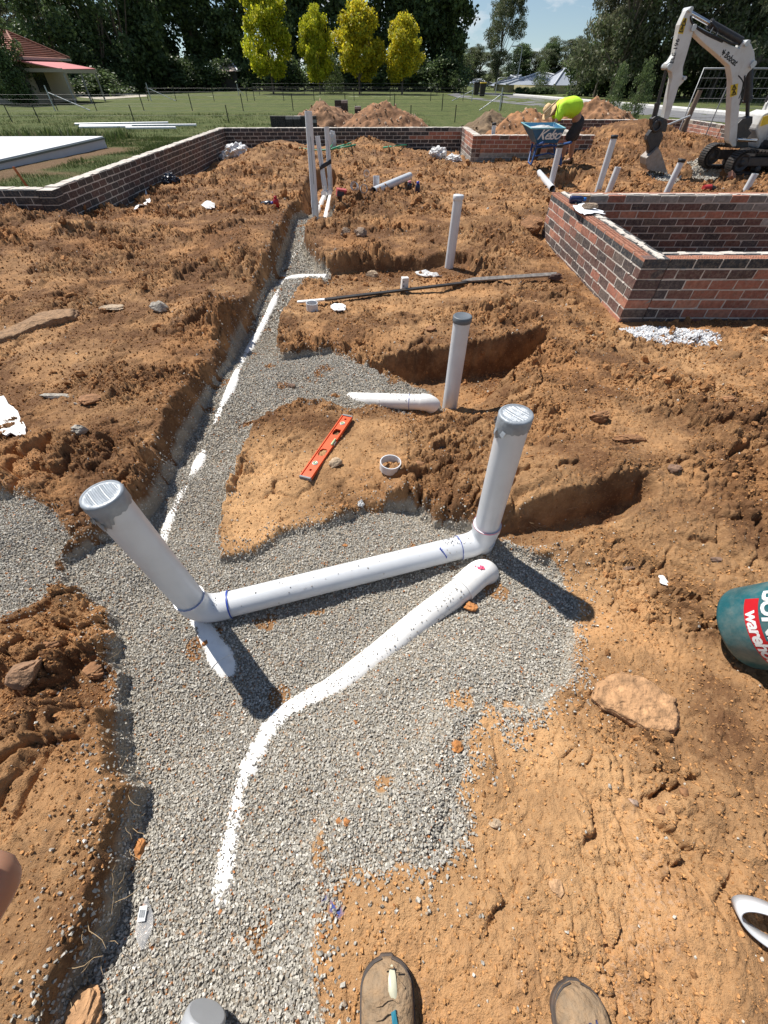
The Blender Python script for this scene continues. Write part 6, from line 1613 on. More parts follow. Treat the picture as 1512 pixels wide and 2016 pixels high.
for x in (-.11, 0, .11): m.box(cc + rot @ Vector((x, 0, 0)), (.028, .11, .076), rot=rot, col=(.45, .22, .14))
for y in (-.045, 0, .045): m.box(cc + rot @ Vector((0, y, .0005)), (.24, .022, .0755), rot=rot, col=(.47, .23, .15))
o_ = m.build('cored_brick', M_brick, bevel=.002); tag(o_, 'loose cored brick tipped on the soil below the digger track', 'brick')
# ============================================================ EXCAVATOR
M_bob = mat('white_machine_paint', (.62, .62, .60), .4, var=.08, scale=3, dirt=.35, dirtcol=(.34, .25, .17))
M_track = mat('rubber_track', (.022, .021, .02), .75, var=.3, scale=9, dirt=.45, dirtcol=(.13, .08, .05), bump=.4)
M_dark = mat('dark_machine', (.03, .03, .032), .5, var=.3, dirt=.35, dirtcol=(.14, .09, .06))
M_chrome = mat('chrome_rod', (.6, .6, .62), .15, metal=1, var=.05)
M_yel = mat('warning_yellow', (.70, .48, .02), .5, var=.1)
EY = 12.0
def E_(zx, zy, Y=EY): return ony(1200 + zx / 4.846, zy / 4.846, Y)
ex = thing('excavator', 'white mini digger with its bucket resting on the soil, at the right edge', 'excavator', tuple(ony(1440, 340, EY)))
def plate(name, pts, th, mt, Y=EY, bevel=.012, parent=ex):
    P = [E_(a, b, Y) for a, b in pts]; m = MB(); m.prism(P, (0, th, 0)); return m.build(name, mt, parent, bevel=bevel)
arm = plate('arm', [(745, 75), (715, 100), (650, 240), (620, 400), (600, 520), (560, 585), (530, 605), (522, 640), (535, 668), (575, 690), (580, 740), (540, 920), (500, 1130), (545, 1140), (600, 960), (640, 830), (680, 790), (706, 755), (703, 730), (680, 718), (682, 640), (730, 480), (775, 320), (765, 110)], .17, M_bob)
boom = plate('boom', [(775, 238), (758, 268), (790, 330), (880, 420), (1000, 520), (1120, 630), (1142, 760), (1138, 900), (1125, 1180), (1115, 1340), (1150, 1395), (1185, 1390), (1200, 1180), (1225, 930), (1245, 800), (1290, 700), (1340, 650), (1362, 590), (1355, 500), (1325, 425), (1275, 385), (1240, 410), (1215, 465), (1115, 425), (950, 320), (830, 255)], .20, M_bob, Y=EY + .02)
for c_, t_, r_ in (((745, 95), 'p', .035), ((772, 268), 'p', .045), ((545, 635), 'p', .045), ((1278, 415), 'p', .045), ((1335, 615), 'p', .05), ((690, 745), 'p', .03)):
    p = E_(*c_); m = MB(); m.tube([p - Vector((0, .14, 0)), p + Vector((0, .14, 0))], r_, 18); m.build('pin', M_galv, ex)
def cyl(name, a, b, r0, r1, split, Y=EY):
    p, q = E_(*a, Y), E_(*b, Y); mid = p.lerp(q, split); o_ = None
    m = MB(); m.tube([mid, q], r1, 20); m.tube([mid, mid + (q - mid).normalized() * .04], r1 * 1.15, 20); o_ = m.build(name, M_dark, ex)
    m = MB(); m.tube([p, mid], r0, 14); m.build('rod', M_chrome if name == 'arm_cylinder' else M_dark, o_)
cyl('arm_cylinder', (775, 125), (1255, 395), .032, .058, .36)
cyl('bucket_cylinder', (542, 660), (415, 1160), .03, .052, .62)
cyl('boom_cylinder', (1315, 1120), (1328, 640), .035, .075, .35, EY + .16)
# hoses over the boom
for k, pts in enumerate([[(775, 150), (790, 220), (900, 300), (1040, 360), (1150, 410), (1220, 420)], [(770, 170), (800, 240), (930, 330), (1080, 400)], [(910, 380), (960, 310), (1000, 250), (1030, 300), (1010, 370), (985, 440)], [(960, 215), (990, 235), (1030, 290), (1010, 330)], [(1290, 720), (1280, 900), (1240, 1000)], [(1225, 720), (1270, 780), (1260, 860), (1230, 940)]]):
    P = [E_(a, b, EY - .09 + .01 * (k % 3)) for a, b in pts]; m = MB(); m.tube(smooth_pts(P), .014 if k != 2 else .009, 8); m.build('hose', M_blackcap if k != 2 else M_galv, ex)
plate('link', [(390, 1130), (430, 1100), (530, 1130), (540, 1190), (520, 1260), (480, 1250), (400, 1255)], .16, M_dark)
plate('quick_hitch', [(350, 1290), (385, 1240), (480, 1235), (500, 1290), (460, 1400), (400, 1430), (360, 1460), (365, 1400), (340, 1330)], .15, M_dark)
p = E_(455, 1200, EY - .1); m = MB(); m.lathe([(.09, -.02), (.11, 0), (.09, .02), (.06, .02), (.06, -.02), (.09, -.02)], 20, Matrix.Translation(p) @ Matrix.Rotation(R(90), 4, 'X')); m.build('ring', M_dark, ex)
# bucket: curved shell with side cheeks and teeth
pr = [(435, 1398), (360, 1470), (325, 1500), (322, 1560), (335, 1605), (420, 1622), (515, 1622), (490, 1540), (462, 1455)]
P = [E_(a, b) for a, b in pr]; m = MB()
for y in (-.16, .16): m.prism([q_ + Vector((0, y, 0)) for q_ in P], (0, .018, 0))
for a, b in zip(P[:6], P[1:7]):
    d = b - a; m.box((a + b) / 2, (d.length, .33, .016), rot=Matrix.Rotation(-math.atan2(d.z, d.x), 3, 'Y'))
bk_ = m.build('bucket', mat('worn_grey_steel', (.30, .27, .24), .55, metal=.3, var=.2, dirt=.5, dirtcol=(.3, .2, .13)), ex)
for k in range(4):
    m = MB(); q_ = P[6] + Vector((0, -.13 + .087 * k, 0)); m.prism([q_ + Vector((-.06, 0, .02)), q_ + Vector((.0, 0, .015)), q_ + Vector((.05, 0, -.05)), q_ + Vector((-.05, 0, -.02))], (0, .03, 0)); m.build('tooth', M_galv, bk_)
# decals
def ex_text(s, a, b, size, mt, Y, bold=.002, perp=False, flip=False):
    p = E_(*a, Y); q = E_(*b, Y); ax = (q - p).normalized(); ay = Vector((0, -1, 0)).cross(ax) * -1
    n = ax.cross(ay)
    if n.y > 0: ay = -ay
    m = MB(); on_plane(m, text_mesh(s, size, bold, .15), (p + q) / 2, ax, ay, .002); return m
ex_text('Bobcat', (1112, 522), (1205, 602), .115, M_blackcap, EY - .081, .004).build('lettering', M_blackcap, boom)
ex_text('ELE 196', (605, 560), (640, 425), .10, M_blackcap, EY - .0875, .002).build('lettering', M_blackcap, arm)
# small cat-head emblem before the lettering
m = MB(); c_ = E_(1088, 500, EY - .083)
for dx, dz, w_, h_ in ((0, 0, .055, .035), (-.02, .026, .016, .02), (.02, .026, .016, .02), (.0, -.026, .028, .016), (-.03, -.05, .01, .01), (.034, -.012, .02, .014)): m.box(c_ + Vector((dx, 0, dz)), (w_, .003, h_), rot=Matrix.Rotation(.55, 3, 'Y'))
m.build('emblem', M_blackcap, boom)
for nm, par, quad_, Y in (('warning_label', arm, [(705, 170), (742, 175), (700, 325), (652, 318)], EY - .0875), ('warning_label', boom, [(1155, 815), (1228, 795), (1215, 905), (1150, 930)], EY - .083)):
    P = [E_(a, b, Y) for a, b in quad_]; m = MB(); m.prism(P, (0, .003, 0)); wl = m.build(nm, M_yel, par)
    c_ = sum(P, Vector()) / 4; m = MB(); u_ = (P[3] - P[0]).normalized(); v_ = (P[1] - P[0]).normalized(); Yo = Vector((0, -.0035, 0))
    for t_ in (-1, 1):
        cc_ = c_ + u_ * (P[3] - P[0]).length * .22 * t_ + Yo; s_ = .05
        tri = [cc_ - u_ * s_, cc_ + u_ * s_ * .6 - v_ * s_ * .8, cc_ + u_ * s_ * .6 + v_ * s_ * .8]
        for a, b in ((0, 1), (1, 2), (2, 0)):
            m.tube([tri[a], tri[b]], .007, 4)
        m.tube([cc_ - u_ * .02, cc_ + u_ * .015], .008, 4)
    m.build('warning_symbol', M_blackcap, wl)
# undercarriage: two tracks
def track(Y, dx, dz, name='track'):
    z0 = ony(1420, 338, EY).z + dz; x0 = E_(1005, 1560).x + dx; Lt = 1.95; h = .40; r = h / 2; wd = .26
    def outline(rr_, n=16):
        c0 = Vector((x0 + r, Y, z0 + r)); c1 = Vector((x0 + Lt - r, Y, z0 + r)); P = []
        for i in range(n + 1): a = math.pi / 2 + math.pi * i / n; P.append(c0 + Vector((math.cos(a) * rr_, 0, math.sin(a) * rr_)))
        for i in range(1, 10): P.append(P[n].lerp(c1 + Vector((0, 0, -rr_)), i / 10))
        for i in range(n + 1): a = -math.pi / 2 + math.pi * i / n; P.append(c1 + Vector((math.cos(a) * rr_, 0, math.sin(a) * rr_)))
        k = len(P); e = c0 + Vector((0, 0, rr_)); l_ = P[-1]
        for i in range(1, 10): P.append(l_.lerp(e, i / 10) + Vector((0, 0, -.02 * math.sin(i / 10 * math.pi))))
        return P
    O = outline(r); I = outline(r - .035); n = len(O); m = MB(); vs = []
    for P_, y in ((O, -wd / 2), (O, wd / 2), (I, wd / 2), (I, -wd / 2)): vs += [p_ + Vector((0, y, 0)) for p_ in P_]
    fs = []
    for j in range(4):
        for i in range(n): fs.append((j * n + i, j * n + (i + 1) % n, ((j + 1) % 4) * n + (i + 1) % n, ((j + 1) % 4) * n + i))
    m.add(vs, fs)
    for i in range(0, n):        # lugs
        a, b = O[i], O[(i + 1) % n]
        for t_ in ((.25, .75) if (b - a).length > .1 else (.5,)):
            c_ = a.lerp(b, t_); d = b - a; m.box(c_, (.03, wd, .045), rot=Matrix.Rotation(-math.atan2(d.z, d.x), 3, 'Y'))
    t = m.build(name, M_track, ex)
    for cx, rr_ in ((x0 + r, r - .05), (x0 + Lt - r, r - .05)):
        m = MB(); Mx = Matrix.Translation((cx, Y, z0 + r)) @ Matrix.Rotation(R(90), 4, 'X')
        m.lathe([(0, wd / 2 - .03), (rr_ * .3, wd / 2 - .02), (rr_ * .35, wd / 2 - .06), (rr_ * .75, wd / 2 - .06), (rr_ * .85, wd / 2 - .03), (rr_, wd / 2 - .03), (rr_, -wd / 2 + .03), (0, -wd / 2 + .03)], 28, Mx); m.build('wheel', M_dark, t)
    for k in range(3):
        m = MB(); Mx = Matrix.Translation((x0 + Lt * (.32 + .18 * k), Y, z0 + .10)) @ Matrix.Rotation(R(90), 4, 'X'); m.lathe([(0, wd / 2 - .04), (.05, wd / 2 - .03), (.065, wd / 2 - .06), (.065, -wd / 2 + .06), (0, -wd / 2 + .06)], 18, Mx); m.build('roller', M_dark, t)
    m = MB(); m.box((x0 + Lt / 2, Y, z0 + r + .02), (Lt - 2 * r + .1, wd - .09, .16)); m.build('track_frame', M_dark, t, bevel=.02)
track(EY - .35, 0.12, 0); track(EY + .55, -.02, 0.02)
z0 = ony(1420, 338, EY).z; bx = E_(1250, 1400).x
m = MB(); m.lathe([(0, 0), (.34, 0), (.34, .12), (0, .12)], 28, Matrix.Translation((bx + .75, EY + .1, z0 + .38))); m.box((bx + .75, EY + .1, z0 + .30), (.9, .7, .2)); m.build('slew_ring', M_dark, ex)
# blade arm and blade behind, swing post, body
plate('swing_post', [(1115, 1330), (1190, 1180), (1240, 1130), (1340, 1105), (1335, 1170), (1300, 1230), (1330, 1260), (1290, 1310), (1300, 1400), (1180, 1410), (1130, 1400)], .22, M_dark, EY + .06)
p = E_(1220, 1330, EY - .1); q = E_(1400, 1340, EY - .1); m = MB(); m.tube([p, q], .03, 14); m.build('swing_rod', M_chrome, ex)
plate('body_front', [(1395, 1080), (1470, 1050), (1512 + 90, 1080), (1512 + 90, 1440), (1400, 1420), (1340, 1400), (1350, 1330), (1320, 1230), (1340, 1180)], .55, M_bob, EY + .28, .03)
xb = E_(1500, 1200).x
m = MB(); m.box((xb + .75, EY + .15, z0 + .83), (1.25, 1.0, .62)); m.build('body', M_bob, ex, bevel=.06)
m = MB(); m.box((xb + .75, EY + .15, z0 + .49), (1.3, 1.02, .10)); m.build('skirt', M_dark, ex, bevel=.02)
for dx, dy in ((-.02, -.3), (-.02, .55), (1.1, -.3), (1.1, .55)):
    a = Vector((xb + dx + (.1 if dx < 0 else 0), EY + dy, z0 + 1.1)); b = Vector((xb + .2 + dx * .8, EY + dy, z0 + 2.2)); m = MB(); m.tube([a, a.lerp(b, .5), b], .03, 8); m.build('canopy_post', M_dark, ex)
m = MB(); m.box((xb + .68, EY + .13, z0 + 2.25), (1.2, 1.0, .08)); m.build('canopy_roof', M_dark, ex, bevel=.03)
m = MB(); m.box((xb + .75, EY + .1, z0 + 1.25), (.42, .45, .12)); m.box((xb + .95, EY + .1, z0 + 1.5), (.12, .45, .5)); m.build('operator_seat', M_blackcap, ex, bevel=.03)
a = E_(1435, 1150, EY - .02); b = E_(1490, 1160, EY - .02); m = MB(); m.box((a + b) / 2 + Vector((.04, -.02, .01)), (.14, .01, .15), rot=Matrix.Rotation(-.25, 3, 'Y')); m.build('warning_label', M_yel, ex)
# ============================================================ MESH PANEL behind the digger
py_ = 17.6
def P_(px, pz): return ony(px, pz, py_)
M_mesh = mat('dull_galvanised', (.30, .31, .32), .5, metal=.3)
mp_ = thing('mesh_panel', 'galvanised temporary mesh fence panel standing behind the digger boom', 'fence panel', tuple(P_(1380, 235)))
zt = P_(1430, 135).z; zb = -.2
def xat(px, pz): return ony(px, pz, py_).x
x0, x1 = xat(1386, 135), xat(1386, 135) + 3.3
m = MB(); m.tube([Vector((x0, py_, zb)), Vector((x0, py_, zt)), Vector((x1, py_, zt)), Vector((x1, py_, zb)), ], .022, 8); m.tube([Vector((x0 + .92, py_, zb)), Vector((x0 + .92, py_, zt))], .018, 8); m.build('frame', M_mesh, mp_)
m = MB()
for k in range(8): z = zb + (zt - zb) * (k + .5) / 8.4; m.tube([Vector((x0, py_, z)), Vector((x1, py_, z))], .0045, 4, caps=False)
for k in range(22): x = x0 + (x1 - x0) * (k + .5) / 22; m.tube([Vector((x, py_, zb)), Vector((x, py_, zt))], .002, 4, caps=False)
m.build('mesh', M_mesh, mp_)
a = ony(1385, 165, 16.9); b = ony(1352, 235, 16.9); m = MB(); b.z = -.25; a = Vector((b.x + .05, b.y, 1.15)); m.tube([b, a], .07, 8); ps_ = m.build('timber_post', M_bark); tag(ps_, 'rough dark timber post beside the mesh panel', 'post')
m = MB(); m.tube([Vector((b.x, b.y - .1, .62)), Vector((b.x - 1.5, b.y - .2, .12))], .028, 8); o_ = m.build('steel_stay', M_galv); tag(o_, 'thin steel stay leaning against the rough timber post', 'stay')
# ============================================================ WHEELBARROW
WY = 11.9
def W_(px, pz, Y=WY): return ony(px, pz, Y)
wb = thing('wheelbarrow', 'blue wheelbarrow with white script on its tray, standing in front of the worker', 'wheelbarrow', tuple(W_(1075, 325)))
M_wblue = mat('barrow_blue', (.015, .11, .22), .45, var=.12, dirt=.15); M_wdark = mat('barrow_frame_blue', (.012, .06, .20), .5, var=.15, dirt=.2)
TL, TR = W_(1047, 255), W_(1114, 251); BL_, BR_b = W_(1059, 283), W_(1100, 283)
zt_ = (TL.z + TR.z) / 2; zb_2 = BL_.z; dpt = .95
top = [Vector((TL.x, WY, zt_)), Vector((TR.x, WY, zt_)), Vector((TR.x + .02, WY + dpt, zt_ + .03)), Vector((TL.x - .02, WY + dpt, zt_ + .03))]
bot = [Vector((BL_.x, WY + .10, zb_2)), Vector((BR_b.x, WY + .10, zb_2)), Vector((BR_b.x - .02, WY + .62, zb_2 - .02)), Vector((BL_.x + .02, WY + .62, zb_2 - .02))]
inn = [t_.lerp(sum(top, Vector()) / 4, .04) - Vector((0, 0, .002)) for t_ in top]; inb = [b_.lerp(sum(bot, Vector()) / 4, .08) + Vector((0, 0, .02)) for b_ in bot]
m = MB(); m.add(top + bot + inn + inb, [(0, 4, 5, 1), (1, 5, 6, 2), (2, 6, 7, 3), (3, 7, 4, 0), (4, 7, 6, 5), (0, 1, 9, 8), (1, 2, 10, 9), (2, 3, 11, 10), (3, 0, 8, 11), (8, 9, 13, 12), (9, 10, 14, 13), (10, 11, 15, 14), (11, 8, 12, 15), (12, 13, 14, 15)])
tray = m.build('tray', M_wblue, wb, bevel=.03)
m = MB(); m.tube([top[0], top[1], top[2], top[3], top[0]], .014, 8); m.build('rim', mat('barrow_rim', (.22, .45, .50), .4), tray)
v_ = [q_.lerp(top[i - 8] if False else q_, 0) for i, q_ in enumerate(inn)]
m = MB(); ml = [a.lerp(b, .22) for a, b in zip(inn, inb)]; G = 10; vs = []; 
for j in range(G + 1):
    for i in range(G + 1):
        a = ml[0].lerp(ml[1], i / G); b = ml[3].lerp(ml[2], i / G); q_ = a.lerp(b, j / G); vs.append(q_ + Vector((0, 0, .06 * math.sin(math.pi * i / G) * math.sin(math.pi * j / G) + random.uniform(-.012, .012))))
m.add(vs, [(j * (G + 1) + i, j * (G + 1) + i + 1, (j + 1) * (G + 1) + i + 1, (j + 1) * (G + 1) + i) for j in range(G) for i in range(G)]); o_ = m.build('wet_mortar', mat('wet_mortar', (.45, .47, .46), .6)); tag(o_, 'pale grey mortar filling the blue wheelbarrow tray', 'mortar', kind='stuff')
m = MB(); c_ = (top[0] + top[1] + bot[0] + bot[1]) / 4; n_ = (top[1] - top[0]).cross(bot[0] - top[0]).normalized(); n_ = n_ if n_.y < 0 else -n_; ay = (top[0] - bot[0]); ay = (ay - Vector((1, 0, 0)) * ay.x).normalized()
on_plane(m, text_mesh('Kelso', .25, .004, .45, .85), c_ + n_ * .012 + Vector((.02, 0, .02)), (1, 0, 0), ay, .004); m.build('lettering', M_lab, tray)
gzb = W_(1056, 326).z
for sx, fx in ((-1, 1058), (1, 1102)):
    x_ = W_(fx, 300).x; m = MB(); m.tube([Vector((x_, WY + .12, zb_2)), Vector((x_ + sx * .09, WY - .02, gzb + .02)), ], .022, 8); m.tube([Vector((x_ + sx * .09, WY - .02, gzb + .02)), Vector((x_ + sx * .06, WY + .35, gzb + .02)), Vector((x_, WY + .55, zb_2 - .05))], .020, 8); m.build('leg', M_wdark, wb)
    m = MB(); m.tube([Vector((x_ * 1 + sx * .04, WY - .45, zb_2 + .06)), Vector((x_, WY + .1, zb_2 - .03)), Vector((x_ - sx * .12, WY + .95, gzb + .22))], .024, 10); m.build('handle', M_wdark, wb)
m = MB(); xl_, xr_ = W_(1058, 300).x, W_(1102, 300).x
for z_ in (.30, .16): m.tube([Vector((xl_ - .04, WY, gzb + z_)), Vector(((xl_ + xr_) / 2, WY, gzb + z_ + .05)), Vector((xr_ + .04, WY, gzb + z_))], .014, 8)
m.build('cross_brace', M_wdark, wb)
xc = (xl_ + xr_) / 2; m = MB(); Mx = Matrix.Translation((xc, WY + .95, gzb + .2)) @ Matrix.Rotation(R(90), 4, 'Y')
m.lathe([(.12, -.04), (.18, -.045), (.2, -.02), (.2, .02), (.18, .045), (.12, .04), (.12, -.04)], 32, Mx); wh = m.build('tyre', M_blackcap, wb)
m = MB(); m.lathe([(0, -.03), (.12, -.02), (.12, .02), (0, .03)], 20, Mx); m.build('rim', M_galv, wh)
# ============================================================ SKINNED BODIES
def skin_body(name, nodes, edges, m_, parent=None, sub=2, root=0):
    """nodes: {key: (pos, rx, ry)}"""
    keys = list(nodes); me = bpy.data.meshes.new(name); me.from_pydata([tuple(nodes[k][0]) for k in keys], [(keys.index(a), keys.index(b)) for a, b in edges], []); o = bpy.data.objects.new(name, me); COL.objects.link(o)
    md = o.modifiers.new('skin', 'SKIN'); sv = me.skin_vertices[0].data
    for i, k in enumerate(keys): sv[i].radius = (nodes[k][1], nodes[k][2]); sv[i].use_root = (i == root)
    md.use_smooth_shade = True; md.branch_smoothing = .4
    s_ = o.modifiers.new('sub', 'SUBSURF'); s_.levels = sub; s_.render_levels = sub; me.materials.append(m_)
    if parent is not None: o.parent = parent; o.matrix_parent_inverse = Matrix.Translation(-parent.location)
    return o
M_skin = mat('skin', (.42, .22, .14), .55, var=.08); M_skin.node_tree.nodes['Principled BSDF'].inputs['Subsurface Weight'].default_value = .05
M_hiviz = mat('hi_vis_shirt', (.52, .85, .03), .75, var=.06, bump=.5, bscale=14)
M_shorts = mat('charcoal_shorts', (.035, .033, .035), .85, var=.2, bump=.4, bscale=20)
M_straw = mat('straw_hat', (.62, .42, .22), .85, var=.12, bump=.5, bscale=60)
M_boot = mat('brown_work_boot', (.12, .08, .05), .8, var=.3, dirt=.4)
HY = 13.1
def H_(px, pz, Y=HY): return ony(px, pz, Y)
fl = H_(1104, 322, HY - .05); fr = H_(1121, 323, HY + .18)
gl = gz(fl.x, fl.y); fz_ = min(fl.z, fr.z)
wk = thing('person', 'bending bricklayer in a yellow hi-vis shirt, charcoal shorts and straw hat', 'person', (fl.x, HY, fz_))
hip = H_(1139, 240); sh = H_(1103, 206); waist = H_(1133, 212); chest = H_(1117, 199); neck = H_(1095, 209); head = H_(1086, 216)
kl = H_(1112, 284, HY - .05); kr = H_(1127, 283, HY + .18)
N = {'pelvis': (hip, .15, .13), 'waist': (waist + Vector((0, 0, -.03)), .155, .14), 'chest': (chest + Vector((0, 0, -.10)), .18, .15), 'upper': (sh + Vector((0, 0, -.10)), .15, .13), 'neck': (neck + Vector((0, 0, -.07)), .06, .06), 'skull': (head + Vector((-.02, 0, -.05)), .09, .085), 'crown_': (head + Vector((-.08, 0, -.07)), .07, .07)}
hl = hip + Vector((0, -.10, -.05)); hr = hip + Vector((.02, .10, -.05))
N.update({'hl': (hl, .10, .11), 'kl': (kl, .078, .08), 'cl': (kl.lerp(fl, .35), .076, .08), 'al': (fl + Vector((0, 0, .10)), .036, .04), 'tl': (fl + Vector((-.12, -.02, .04)), .034, .045),
          'hr': (hr, .10, .11), 'kr': (kr, .078, .08), 'cr': (kr.lerp(fr, .35), .076, .08), 'ar': (fr + Vector((0, 0, .10)), .036, .04), 'tr': (fr + Vector((-.12, .02, .04)), .034, .045)})
s1 = sh + Vector((0, -.19, -.10)); s2 = sh + Vector((0, .19, -.10)); e1 = H_(1092, 243, HY - .22); e2 = H_(1088, 243, HY + .2); w1_ = H_(1096, 262, HY - .12); w2_ = H_(1090, 258, HY + .15)
N.update({'s1': (s1, .065, .065), 'e1': (e1, .045, .045), 'w1': (w1_, .028, .032), 'p1': (w1_ + Vector((-.02, 0, -.08)), .03, .042), 's2': (s2, .065, .065), 'e2': (e2, .045, .045), 'w2': (w2_, .028, .032), 'p2': (w2_ + Vector((-.02, 0, -.08)), .03, .042)})
Ed = [('pelvis', 'waist'), ('waist', 'chest'), ('chest', 'upper'), ('upper', 'neck'), ('neck', 'skull'), ('skull', 'crown_'), ('pelvis', 'hl'), ('hl', 'kl'), ('kl', 'cl'), ('cl', 'al'), ('al', 'tl'), ('pelvis', 'hr'), ('hr', 'kr'), ('kr', 'cr'), ('cr', 'ar'), ('ar', 'tr'), ('upper', 's1'), ('s1', 'e1'), ('e1', 'w1'), ('w1', 'p1'), ('upper', 's2'), ('s2', 'e2'), ('e2', 'w2'), ('w2', 'p2')]
for s_, b_ in (('1', 'p1'), ('2', 'p2')):
    base = N[b_][0]
    for i in range(4):
        t_ = base + Vector((-.01 + .0 * i, -.028 + .019 * i, -.05)); N[f'f{s_}{i}'] = (t_, .009, .009); N[f'g{s_}{i}'] = (t_ + Vector((-.02, 0, -.035 - .006 * (1 if i in (1, 2) else 0))), .008, .008); Ed += [(b_, f'f{s_}{i}'), (f'f{s_}{i}', f'g{s_}{i}')]
    t_ = base + Vector((.02, -.045, -.01)); N['th' + s_] = (t_, .010, .010); Ed.append((b_, 'th' + s_))
skin_body('body', N, Ed, M_skin, wk)
# shirt: torso and sleeves a little larger than the body
S_ = {'a': (waist.lerp(hip, .5), .225, .19), 'b': (waist + Vector((-.02, 0, .03)), .27, .22), 'c': (chest + Vector((0, 0, -.08)), .32, .23), 'd': (sh + Vector((.03, 0, -.16)), .26, .22), 'n': (neck + Vector((.02, 0, -.09)), .085, .085), 's1': (s1, .125, .12), 't1': (s1.lerp(e1, .75), .10, .10), 's2': (s2, .125, .12), 't2': (s2.lerp(e2, .75), .10, .10)}
so_ = skin_body('shirt', S_, [('a', 'b'), ('b', 'c'), ('c', 'd'), ('d', 'n'), ('d', 's1'), ('s1', 't1'), ('d', 's2'), ('s2', 't2')], M_hiviz, wk)
dm = so_.modifiers.new('folds', 'DISPLACE'); tx = bpy.data.textures.new('folds', 'CLOUDS'); tx.noise_scale = .12; dm.texture = tx; dm.strength = .05
S_ = {'a': (waist.lerp(hip, .6), .185, .17), 'b': (hip, .205, .19), 'l1': (hl, .15, .155), 'l2': (hl.lerp(kl, .45), .14, .14), 'l3': (hl.lerp(kl, .92), .125, .13), 'r1': (hr, .13, .135), 'r2': (hr.lerp(kr, .45), .125, .125), 'r3': (hr.lerp(kr, .88), .115, .12)}
so_ = skin_body('shorts', S_, [('a', 'b'), ('b', 'l1'), ('l1', 'l2'), ('l2', 'l3'), ('b', 'r1'), ('r1', 'r2'), ('r2', 'r3')], M_shorts, wk, root=1)
m = MB(); hd = (Vector((-.55, 0, .62))).normalized(); Mx = Matrix.Translation(N['skull'][0] + Vector((-.035, 0, .025))) @ Vector((-.72, -.15, .55)).to_track_quat('Z', 'Y').to_matrix().to_4x4()
m.lathe([(.185, -.012), (.165, -.002), (.125, .012), (.10, .02), (.097, .08), (.082, .12), (.05, .135), (0, .138)], 32, Mx); ho = m.build('hat', M_straw, wk); md = ho.modifiers.new('s', 'SOLIDIFY'); md.thickness = .006
for f_, nm in ((fl, 'boot'), (fr, 'boot')):
    skin_body('boot', {'a': (f_ + Vector((.02, 0, .13)), .055, .055), 'b': (f_ + Vector((.02, 0, .05)), .052, .06), 'c': (f_ + Vector((-.09, 0, .035)), .045, .055), 'd': (f_ + Vector((-.20, 0, .03)), .036, .05)}, [('a', 'b'), ('b', 'c'), ('c', 'd')], M_boot, wk, root=1)
# neck towel / tool handle and string line stake by the worker
a = H_(1074, 222, HY - .3); b = H_(1102, 196, HY - .3)
m = MB(); m.tube([H_(1071, 223, HY - .35), H_(1100, 196, HY - .1)], .015, 8); o_ = m.build('wooden_stick', M_wood); tag(o_, 'thin wooden handle sloping up past the face of the worker', 'handle')
m = MB(); m.box(onz(1078, 247, WT + .05), (.23, .11, .076), rot=Matrix.Rotation(.4, 3, 'Z')); o_ = m.build('loose_brick', M_blackcap, bevel=.003); tag(o_, 'dark brick lying on the porch wall in front of the worker', 'brick')
